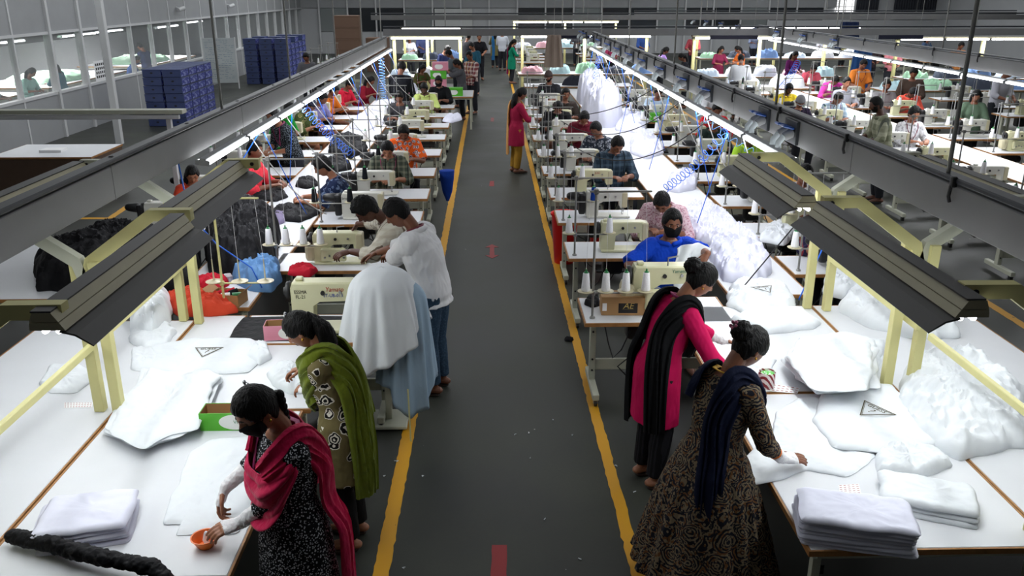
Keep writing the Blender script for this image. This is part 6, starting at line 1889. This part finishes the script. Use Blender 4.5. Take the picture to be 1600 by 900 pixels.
# --- outer row, partition side (look through the arms)
worker('woman in orange-red top looking down between lamp arm and tray', 300, 268, 150, FB('orange_red', (205, 70, 44)), male=False, hair='pony', lean=14, head=(30, 8, 0), tone=1, det=2)
worker('smiling man in coral red shirt beside the trough lamp', 393, 236, 100, FB('coral', (226, 60, 74)), lean=8, head=(12, 0, 0), tone=2, det=2, closed=False, sleeve=1.3)
worker('man in black dotted shirt leaning left under the light strips', 458, 190, -130, FB('black_dots', (26, 30, 34), 'dots', (120, 130, 140), 60), sit=False, lean=26, head=(24, -20, 0), tone=1, det=2, lany=LANY, zh=1.42)
worker('woman in bright green beside the coiled cord', 497, 160, 120, FB('green_bright', (30, 140, 50)), sit=False, male=False, lean=30, det=1, tone=2, zh=1.35, Y=14.6, X=-3.6)
worker('man in camouflage shirt and dark blue cap', 508, 148, 110, FB('camo', (70, 84, 44), 'floral', (34, 40, 26), 9, (150, 148, 96)), lean=22, det=1, tone=1, capm=plain('cap_navy', (30, 36, 62), .7), Y=16.2, X=-3.55)
worker('man in lavender sleeves and black vest beyond the camouflage shirt', 524, 140, 120, FB('lavender', (128, 124, 170)), lean=22, det=1, Y=17.3, X=-3.5)
worker('man in orange-brown shirt stretching his arm over the centre table', 541, 128, 110, FB('orange_brown', (196, 104, 26)), lean=20, det=1, tone=2, Y=18.4, X=-3.5, hands=((.2, .5, .9), (-.13, .36, .9)))
worker('man in crimson shirt beyond the orange-brown shirt', 560, 118, 115, FB('crimson', (190, 26, 52)), lean=24, det=1, tone=2, Y=19.9, X=-3.4)
worker('woman in dark red beside the hanging coiled cord', 583, 110, 120, FB('dark_red', (130, 20, 40)), male=False, hair='pony', lean=26, det=0, Y=21.4, X=-3.1)
worker('person behind the tray at the blue box stacks, only head showing', 481, 100, 180, FB('grey5', (80, 80, 84)), det=0, Y=24.0, sit=False)
# --- aisle row, hall side
worker('man in pale pink shirt bent low behind the blue-shirted man', 1032, 318, 200, FB('pale_pink', (208, 180, 186), 'speckle', (170, 120, 134), 50), lean=30, head=(55, 0, 0), det=2, Y=9.0)
worker('man in dark blue chequered shirt sewing behind the cream machine', 960, 214, 170, FB('check_navy', (36, 50, 64), 'plaid', (66, 84, 98), 36, (20, 28, 36)), lean=12, head=(44, 0, 0), tone=2, det=2, Y=11.76, sleeve=1.5, H=1.75)
worker('man in black and white floral shirt turned toward his neighbour', 933, 200, 212, FB('floral_grey', (44, 50, 62), 'floral', (196, 200, 210), 22, (44, 50, 62)), lean=12, head=(34, 0, 0), tone=2, det=2, Y=13.15, sleeve=.95)
worker('man in maroon shirt with head down beyond the floral shirt', 911, 172, 180, FB('maroon', (98, 24, 40)), lean=16, head=(50, 0, 0), det=1, tone=2, Y=14.75)
worker('dark-haired man in black beside the maroon shirt', 871, 152, 180, FB('black6', (24, 24, 28)), lean=16, head=(50, 0, 0), det=1, Y=16.1)
worker('man with face turned up beyond the maroon shirt', 883, 143, 175, FB('brown_dark', (58, 50, 46)), lean=10, head=(16, 0, 0), det=1, Y=17.5)
worker('bearded man in a cap sitting below the hanging taupe garment', 858, 112, 190, FB('black7', (34, 34, 38)), lean=4, head=(12, 10, 0), det=1, beard=True, capm=plain('cap_brown', (50, 34, 30), .7), Y=20.4, H=1.8)
worker('woman in maroon kurta and peach dupatta standing at the aisle line', 811, 146, 70, FB('maroon_kurta', (150, 26, 62)), sit=False, male=False, hair='pony', kurta=True, lean=5, head=(22, 0, 0), det=2, tone=2, band=fabric('dupatta_peach', (214, 158, 96), bump=.4), pant=fabric('legging_gold', (160, 120, 40)))
worker('woman in teal green kurta and crimson scarf standing at the aisle line', 809, 66, 80, FB('teal_green', (16, 128, 98)), sit=False, male=False, hair='pony', kurta=True, lean=2, head=(20, 0, 0), det=1, tone=1, band=fabric('scarf_crimson', (160, 40, 90), bump=.4))
worker('person in khaki and blue walking away at the far end of the aisle', 773, 52, 0, FB('khaki', (110, 104, 66)), sit=False, lean=2, det=0, kurta=True, male=False, hair='pony', band=FB('blue8', (40, 100, 150)))
worker('person in white shirt at the far end of the aisle', 785, 50, 10, FB('white9', (200, 204, 214)), sit=False, lean=2, det=0, Y=37.5)
worker('person half cut by the table edge in the distance beside the white end wall', 759, 54, 30, FB('grey9', (60, 60, 64)), sit=False, det=0, Y=34, X=-1.0)
# --- outer row, hall side
worker('woman in neon green top behind the two white cones', 1181, 214, 178, FB('neon_green', (170, 214, 60)), male=False, hair='short', lean=14, head=(38, 0, 0), det=2, tone=3, sleeve=.8, Y=12.65, X=3.82)
worker('man in pale patterned shirt under the angled lamp arm', 1256, 268, 185, FB('pale_pattern', (206, 204, 208), 'speckle', (170, 170, 180), 40), lean=10, head=(28, 0, 0), det=2, tone=2, sleeve=.95)
worker('woman in dark striped kurta behind the angled lamp arm, with white bangle', 1304, 318, 190, FB('stripe_navy', (34, 30, 58), 'stripes', (140, 50, 56), 50), male=False, hair='pony', lean=16, head=(30, 0, 0), det=2, tone=1, Y=7.55, X=3.38)
worker('person in red shirt behind the light strips and hanging cords', 1148, 140, 180, FB('red10', (200, 30, 40)), lean=14, det=1, Y=15.4, X=4.0)
worker('person in dark green at the machines under the light strips', 1105, 195, 175, FB('green_dark', (34, 48, 44)), lean=18, det=1, Y=13.95, X=3.6)
worker('person in pale blue at the white garments under the light strips', 1060, 150, 185, FB('pale_blue', (180, 200, 220)), lean=18, det=0, Y=18.2, X=3.5)
# --- far hall
worker('man in pale blue chequered shirt with lanyard sewing under the far tray', 1325, 154, 176, FB('check_sky', (150, 172, 190), 'plaid', (206, 220, 228), 36, (70, 90, 110)), lean=12, head=(44, 0, 0), det=2, tone=2, lany=LANY)
worker('man in faded green chequered shirt standing in profile beside the sky chequered man', 1362, 160, -85, FB('check_faded', (118, 122, 100), 'plaid', (168, 168, 146), 20, (90, 94, 84)), sit=False, lean=14, head=(18, 0, 0), det=2, tone=3, beard=True)
worker('man in grey cap and dark chequered shirt', 1276, 140, 172, FB('check_dark', (36, 32, 50), 'plaid', (66, 52, 76), 36, (20, 18, 30)), lean=12, head=(30, 20, 0), det=2, tone=1, capm=plain('cap_grey', (120, 120, 124), .7), Y=16.4)
worker('man in yellow shirt at the grey machine', 1231, 136, 178, FB('yellow', (224, 196, 50)), lean=12, head=(34, 0, 0), det=1, tone=3, beard=True)
worker('man with wavy hair in white patterned shirt at the hall edge', 1433, 176, 172, FB('white_pattern', (200, 200, 202), 'floral', (90, 90, 96), 22, (200, 200, 202)), lean=6, head=(24, 10, 0), det=2, tone=1, lany=MAROON, hair='curly')
worker('man in coral shirt bent over his machine at the hall edge', 1440, 142, 182, FB('coral2', (236, 96, 78)), lean=22, head=(55, 0, 0), det=1, tone=3)
worker('person in magenta shirt with blue headphones cord, bent over', 1313, 122, 185, FB('magenta2', (196, 62, 150)), lean=26, head=(55, 0, 0), det=1, tone=2)
worker('man in pale grey shirt with dark tie, facing the camera', 1337, 122, 180, FB('grey11', (150, 152, 160)), lean=4, head=(14, 0, 0), det=1, tone=1, Y=19.4)
worker('man in orange shirt standing behind the far machines', 1357, 100, 178, FB('orange12', (216, 124, 48)), sit=False, lean=6, head=(34, 0, 0), det=1, tone=2, lany=MAROON, sleeve=.9)
worker('man in grey shirt with beard at the far machines', 1385, 132, 190, FB('grey13', (120, 118, 120)), lean=6, head=(20, 0, 0), det=1, tone=2, beard=True)
worker('man in dark brown standing behind the grey-shirted bearded man', 1397, 112, 200, FB('brown14', (70, 58, 50)), sit=False, lean=8, det=0)
worker('person in pink-red shirt at the white machine with red label', 1270, 104, 180, FB('pink_red', (206, 88, 104)), lean=16, head=(44, 0, 0), det=1, tone=2)
worker('woman in purple sari standing beside the blue coiled cord', 1237, 84, 160, FB('purple', (92, 24, 84)), sit=False, male=False, hair='pony', kurta=True, det=1, band=FB('magenta_dark', (140, 24, 60)))
worker('bearded man in white collar behind the tray, by the far white table', 1103, 112, 180, FB('white15', (214, 216, 220)), lean=2, head=(10, 0, 0), det=1, tone=2, beard=True, Y=17.6, X=4.55, sit=False, H=1.5)
worker('woman in lilac top packing at the lamp-lit table', 1037, 78, 80, FB('lilac', (176, 140, 214)), sit=False, male=False, hair='pony', lean=10, det=1, sleeve=.8)
worker('woman in dark top standing in profile behind the tray', 1069, 88, -90, FB('dark16', (40, 40, 46)), sit=False, male=False, hair='pony', lean=4, det=1)
worker('woman in burgundy sari beyond the lamp-lit table', 1126, 76, 170, FB('burgundy', (110, 30, 60)), sit=False, male=False, hair='pony', kurta=True, det=0)
worker('woman in orange top holding papers at the far table', 1156, 76, -100, FB('orange17', (220, 110, 40)), sit=False, male=False, hair='pony', det=0, lean=8)
worker('person in white shirt seen from behind at the far table', 1162, 92, 10, FB('white18', (208, 210, 214)), sit=False, det=0, lean=8)
worker('person in pink shirt beyond the shirt heap of the far hall', 1398, 72, 180, FB('pink19', (210, 130, 140)), sit=False, det=0, lean=10)
worker('person with dark curly hair beyond the far tray', 1366, 68, 180, FB('dark20', (60, 50, 54)), sit=False, det=0, lean=10)
for k, (px, py, c) in enumerate(((1005, 52, (60, 90, 160)), (1180, 50, (150, 160, 190)), (1290, 52, (210, 210, 220)), (1322, 52, (220, 210, 150)), (958, 62, (170, 60, 100)), (900, 50, (90, 90, 96)), (660, 52, (90, 100, 150)), (640, 60, (200, 200, 210)), (1085, 55, (150, 60, 70)), (1450, 60, (70, 90, 120)), (1500, 70, (170, 110, 60)), (1540, 150, (90, 110, 90)), (1560, 110, (180, 180, 190)))):
    worker('small distant worker in %s clothes, standing beyond the crossing tray%s' % (['blue', 'pale blue', 'white', 'cream', 'rose', 'grey', 'slate blue', 'light grey', 'brick red', 'steel blue', 'tan', 'sage', 'off-white'][k], '' if k < 11 else ' at the hall edge'), px, py, 160 + 20 * (k % 3), FB('dist%d' % k, c), sit=False, det=0, male=k % 2 == 0, hair='short' if k % 2 == 0 else 'pony')
# ---------------------------------------------------------------- glass partition and the office behind it
PX = -10.0
WHP = plain('profile_white', (196, 197, 198), .5)
gm, nt, gb = _new('partition_glass'); gb.inputs['Base Color'].default_value = (.85, .9, .9, 1); gb.inputs['Roughness'].default_value = .04; gb.inputs['Alpha'].default_value = .10
GLASS = gm
ys = [8 + 1.55 * k for k in range(27)]
b = MB(); b.lo(PX - .05, PX + .05, ys[0], 48, 0, 1.0); struct('wall_partition_base', b, GREYL)
b = MB(); b.lo(PX - .04, PX + .04, ys[0], 48, 2.34, 3.9); struct('wall_partition_head', b, GREYL)
b = MB(); b.lo(PX - .07, PX + .07, ys[0], 48, .98, 1.04); struct('trim_1', b, WHP)
b = MB(); b.lo(PX - .07, PX + .07, ys[0], 48, 2.30, 2.36); struct('trim_2', b, WHP)
for k, y in enumerate(ys):
    w = .06 if k not in (8, 9) else .10
    b = MB(); b.lo(PX - .06, PX + .06 + (.04 if w > .06 else 0), y - w / 2, y + w / 2, 0, 3.9); struct('trim_%d' % (k + 3), b, WHP)
    if k < len(ys) - 1:
        b = MB(); b.lo(PX - .004, PX + .004, y + w / 2, ys[k + 1] - .03, 1.04, 2.30); struct('window_%d' % (k + 1), b, GLASS)
b = MB(); b.rbox((-8.25, 19.3, 1.95), (.14, .14, 3.9), .01); tag(b.build('column_post', WHP, None, smooth=False), 'pale square post standing in front of the glass partition', 'post')
# office behind the glass
for k, (y0, y1) in enumerate(((16.5, 21.5), (22.5, 27.5), (29, 34))):
    work_table('white office table behind the glass partition, %s from the near end' % ORD[k], -13.4, -11.2, y0, y1, cat='table', name='office_table', z=.9)
    pts = [(-12.2 + .9 * math.cos(i * .6), (y0 + y1) / 2 - .4 + 1.6 * math.sin(i * .6)) for i in range(10)]
    cloth('garment_heap', 'pale green garments on the %s office table behind the glass' % ORD[k], 'garments', pts, .901, .12, fabric('garment_mint', (176, 214, 186)), 120 + k, .06, 3, 2.4, None, .08, 'stuff')
b = MB(); b.lo(-16.1, -16, 10, 40, 0, 1.5); struct('wall_office', b, GREYL)
for k, (y, z) in enumerate(((15, 1.95), (18, 1.9), (21, 1.95), (24.2, 1.9), (27.4, 1.95), (31, 1.9), (35, 1.9), (40, 1.9))):
    o = copy_tree(bat); o.location = (-12.5 - .6 * (k % 2), y, z); o.rotation_euler = (0, 0, 0); o.scale = (1.4, 1.9, 1.4); tag(o, 'lit fluorescent strip in the office behind the glass, %s from the near end' % ORD[k], 'light', 'office strip lights')
    b = MB(); b.tube([(-12.5 - .6 * (k % 2), y, z + .05), (-12.5 - .6 * (k % 2), y, 5.19)], .01, 6); tag(b.build('hanging_rod', CHROME, None), 'thin rod above the office strip light, %s from the near end' % ORD[k], 'rod')
for y, e in ((17, 420), (25, 420), (34, 420)): area('office_light', (-12.8, y, 1.85), .15, 5.5, e)
worker('young woman in grey patterned top behind the glass, at the picture edge', 146, 100, 80, FB('grey_pat', (90, 92, 98), 'speckle', (190, 190, 196), 30), sit=False, male=False, hair='bun', det=1, X=-11.0, Y=19.4)
worker('person in mint top bent over behind the glass', 165, 98, 100, FB('mint', (140, 180, 170)), sit=False, male=False, hair='pony', det=0, X=-11.0, Y=21.0, lean=20)
worker('person in teal with long black hair behind the glass', 198, 98, -80, FB('teal2', (34, 84, 100)), sit=False, male=False, hair='pony', det=0, X=-10.9, Y=22.6, lean=12)
worker('person with dark head low behind the glass by the blue boxes', 255, 104, 100, FB('black21', (28, 28, 32)), sit=True, det=0, X=-10.9, Y=25.0)
worker('person in blue seen behind the glass above the blue boxes', 288, 98, 60, FB('blue22', (30, 60, 110)), sit=True, det=0, X=-10.9, Y=27.0)
worker('person in dark blue behind the glass by the notice board', 306, 88, -70, FB('blue23', (40, 50, 90)), sit=False, det=0, X=-11.0, Y=28.6)
# notice on the glass
b = MB(); b.lo(PX + .066, PX + .07, 22.4, 23.05, 1.05, 1.55); no = tag(b.build('notice_sheet', SWHITE, None, smooth=False), 'white notice sheet with dark print stuck on the glass partition', 'notice')
g = MB()
for r_ in range(4):
    for c in range(5): g.lo(PX + .071, PX + .0715, 22.47 + c * .11, 22.54 + c * .11, 1.43 - r_ * .10, 1.49 - r_ * .10)
g.build('notice_print', INKB, no, smooth=False)
# notice boards
bp = thing('notice_board', 'tall pale board with faint handwriting standing by the blue boxes', 'board', (-9.25, 30.6, 0), R(10))
b = MB(); b.rbox((0, 0, .95), (1.05, .03, 1.5), .005); b.build('board_panel', plain('board_white', (176, 182, 184), .4), bp, smooth=False)
for s_ in (-1, 1):
    b = MB(); b.rbox((s_ * .54, 0, .86), (.04, .05, 1.72), .004); b.build('leg', WHP, bp, smooth=False)
g = MB(); rr = random.Random(2)
for r_ in range(22):
    x = -.46
    while x < .4:
        w = rr.uniform(.03, .12)
        if rr.random() < .7: g.lo(x, x + w, -.0175, -.0165, 1.62 - r_ * .06, 1.632 - r_ * .06)
        x += w + .03
g.build('board_writing', plain('ink_faint', (110, 130, 150), .6), bp, smooth=False)
# blue boxes
fbx = fabric('carton_blue_print', (44, 52, 128), 'floral', (176, 186, 226), 16, (60, 66, 130), rough=.45, bump=0)
BXB = plain('carton_blue', (52, 64, 104), .45, var=.1)
def bb():
    t = thing('shoe_box', 'x', 'box'); b = MB(); b.rbox((0, 0, .10), (.45, .60, .185), .006); b.build('box_body', BXB, t, smooth=False)
    b = MB(); b.lo(-.226, -.2265, -.28, .28, .012, .18); b.lo(.226, .2265, -.28, .28, .012, .18); b.build('side_print', fbx, t, smooth=False)
    b = MB(); b.tube([(0, -.297, .11), (0, -.303, .11)], .034, 14, squash=.6, up=(0, 0, 1)); b.build('hand_hole', BLKP, t)
    b = MB(); b.rbox((0, 0, .184), (.46, .61, .025), .004); b.build('lid', BXB, t, smooth=False); return t
pb = bb(); bme = join_tree(pb)
def stack(x, y, n, lab, z0=0.0):
    for k in range(n):
        global _first_box
        placemesh('storage_box', bme, (x + random.Random(k * 7 + x).uniform(-.012, .012), y, z0 + .2 * k), 0, 'blue storage box, %s from the floor, %s' % (ORD[k], lab), 'box', 'blue storage boxes')
kill(pb)
for i in range(2):
    for j in range(4):
        stack(-8.35 + i * .50, 22.2 + j * .62, 7, 'in the near block, %s column, %s row back' % (('glass-side', 'tray-side')[i], ORD[j]))
for i in range(3):
    for j in range(5):
        if (i, j) in ((0, 4), (1, 3)): continue
        stack(-8.6 + i * .56, 32.4 + j * .66, 7 if j % 2 else 8, 'in the far block, %s column, %s row back' % (('glass-side', 'middle', 'tray-side')[i], ORD[j]))
# brown boards and the wall by the corner
for k, (x, y, w, h) in enumerate(((-5.8, 37.0, 1.0, 2.3), (-4.7, 37.6, .9, 1.7))):
    for j in range(int(h / .45)): carton('brown carton %s up in the %s stack by the far corner' % (ORD[j], ('taller', 'lower')[k]), x, y, j * .452, 0, w, .8, .445, plain('carton_brown', (96, 72, 56), .7))
b = MB(); b.lo(-1.9, -1.8, 38, 48, 0, 5.2)
# ledge, desk and lamp by the picture edge
dk = work_table('brown desk at the picture edge in front of the glass partition', -7.9, -6.3, 13.6, 14.8, cat='desk', name='desk', z=.76)
b = MB(); b.lo(-.8, .8, -.6, -.57, .05, .72); b.lo(.77, .8, -.6, .6, .05, .72); b.build('side_panel', plain('board_brown', (92, 72, 58), .6, var=.1), dk, smooth=False)
b = MB(); b.lo(-7.3, -6.95, 14.0, 14.25, .761, .80); tag(b.build('paper_stack', SWHITE, None, smooth=False), 'white papers lying on the brown desk', 'paper')
lg = thing('cross_lamp', 'wide pale lamp channel crossing behind the near tray at the picture edge', 'lamp', (-5.4, 10.6, 0))
b = MB(); b.rbox((0, 0, 1.86), (3.4, .16, .05), .006); b.build('channel', FRAMEG, lg, smooth=False)
b = MB(); b.rbox((0, -.05, 1.80), (3.3, .05, .05), .006); b.build('tube_cover', WHP, lg, smooth=False)
for s_ in (-1, 1):
    b = MB(); b.rbox((s_ * 1.5, .0, .92), (.06, .06, 1.84), .006); b.build('post', WHP, lg, smooth=False)
# ---------------------------------------------------------------- far wall
GREYD = plain('pane_dark', (34, 38, 42), .2)
b = MB(); b.lo(-10, 19, 47.9, 47.99, 2.35, 3.9); struct('wall_far_upper_panel', b, GREYL)
for k in range(19):
    x = -9 + k * 1.5
    b = MB(); b.lo(x - .04, x + .04, 47.82, 47.9, .1, 3.9); struct('trim_%d' % (40 + k), b, WHP)
    if k < 18 and not (5 <= k <= 6):
        b = MB(); b.lo(x + .04, x + 1.46, 47.93, 47.98, 1.15, 2.33); struct('window_%d' % (40 + k), b, GREYD if k % 3 else plain('pane_grey', (120, 126, 126), .3))
b = MB(); b.lo(-2.9, -.9, 47.86, 47.98, 0, 2.3); struct('door_1', b, plain('door_white', (190, 192, 190), .5))
SKYP = emit('window_daylight', (255, 255, 255), 1.6)
for k, x in enumerate((18.6,)):
    b = MB(); b.lo(x, x + 1.0, 47.9, 47.97, 2.0, 3.1); struct('window_%d' % (60 + k), b, SKYP)
    b = MB()
    for z in (2.0, 2.37, 2.73, 3.08): b.lo(x, x + 1.0, 47.86, 47.9, z, z + .03)
    for q_ in (0, .5, .97): b.lo(x + q_, x + q_ + .03, 47.86, 47.9, 2.0, 3.1)
    struct('trim_%d' % (62 + k), b, WHP)
CURT = fabric('curtain_grey', (52, 54, 60))
for k, x in enumerate((19.65, 21.7, 23.0)):
    b = MB(); n = 40
    top = [V((x + 1.2 * i / n, 47.78 + .04 * math.sin(i * 1.4), 3.2)) for i in range(n + 1)]; bot = [V((p.x, p.y, 1.75)) for p in top]
    b.loft([top + [p + V((0, .01, 0)) for p in top[::-1]], bot + [p + V((0, .01, 0)) for p in bot[::-1]]]); tag(b.build('curtain', CURT, None, smooth=True), 'dark grey curtain beside the far bright window, %s' % ('directly beside it', 'second from it', 'third from it')[k], 'curtain')
b = MB(); b.lo(15, 24, 47.80, 47.89, 0, 1.7); struct('wall_far_base', b, WALLP)
# hanging clothes
for lab, x, y, z0, z1, w, m in (('blue garment hanging beside the lamp-lit far table', 10.9, 25.6, .5, 1.9, .35, fabric('hang_blue', (44, 84, 140))), ('taupe tunic hanging under the crossing tray beside the teal green woman', 1.74, 23.95, 1.26, 2.10, .27, fabric('hang_taupe', (150, 134, 122))), ('navy garment hanging above the far tray end', 11.3, 27.8, 1.5, 2.3, .4, fabric('hang_navy', (20, 34, 66)))):
    b = MB(); rings = []
    for i in range(10):
        t = i / 9; rings.append([V((x + (w * (.7 + .3 * t)) * math.cos(2 * math.pi * k / 40), y + .10 * math.sin(2 * math.pi * k / 40) * (1 + .4 * math.sin(k * 1.3)), z1 + (z0 - z1) * t)) for k in range(40)])
    b.loft(rings); o = tag(b.build('hanging_garment', m, None, smooth=60), lab, 'garment')
    b = MB(); b.tube([(x, y, z1 - .02), (x, y, z1 + .1), (x, y, 5.19)], .008, 6); tag(b.build('hanging_wire', CHROME, None), 'thin wire above the %s' % lab.replace(' hanging', ''), 'wire')
# signs
for lab, px, py, y, w, word in (('dark hanging sign above the far hall table, nearer the aisle', 1147, 55, 25.0, 1.6, 'SEWING LINE'), ('dark hanging sign at the far hall edge', 1408, 55, 25.0, 1.5, 'SEWING LINE'), ('dark hanging sign behind the taupe tunic', 898, 54, 25.0, 1.0, 'LINE')):
    q = aty(px, py, y); t = thing('hanging_sign', lab, 'sign', (q.x, y, q.z)); b = MB(); b.rbox((0, 0, 0), (w * .85, .03, .22), .004); b.build('sign_board', plain('sign_dark', (36, 38, 58), .5), t, smooth=False)
    for s_ in (-1, 1):
        b = MB(); b.tube([(s_ * w * .35, 0, .1), (s_ * w * .35, 0, 5.19 - q.z)], .006, 6); b.build('wire', CHROME, t)
# cameras on the partition head
for k, (y, z) in enumerate(((28.9, 2.72), (34.5, 2.72))):
    t = thing('wall_camera', 'small white security camera on the partition head panel, %s' % ('nearer one', 'farther one')[k], 'camera', (PX + .05, y, z))
    b = MB(); b.tube([(0, 0, 0), (.14, 0, -.04)], .025, 8); b.build('bracket', WHP, t); b = MB(); b.tube([(.10, -.10, -.08), (.20, .14, -.02)], [.06, .07], 12); b.build('housing', WHP, t)
# ---------------------------------------------------------------- hall lighting
w = bpy.data.worlds.new('world'); scene.world = w; w.use_nodes = True
w.node_tree.nodes['Background'].inputs[0].default_value = (.8, .85, .9, 1); w.node_tree.nodes['Background'].inputs[1].default_value = .15
AMB = 1.0
for x, y, sx, sy, e in ((-1, 6, 10, 8, 90), (3, 16, 12, 8, 240), (-6, 20, 6, 14, 420), (10, 24, 14, 14, 700), (2, 36, 16, 14, 800), (15, 38, 12, 14, 620), (-7, 36, 5, 14, 360)):
    area('ambient_fill', (x, y, 5.15), sx, sy, e * AMB, color=(.94, .97, 1.0))  # broad out-of-view area lights added below the ceiling to lift the general ambient
vs_ = scene.view_settings; vs_.view_transform = 'Standard'; vs_.look = 'None'; vs_.gamma = 1; vs_.use_curve_mapping = False; vs_.exposure = 0.0
for p_ in (proto_table, proto_lock, proto_cream, proto_lockc, st2, st3, st4, coneW, coneK, coneB, stool0):
    if p_.name not in USED: kill(p_)
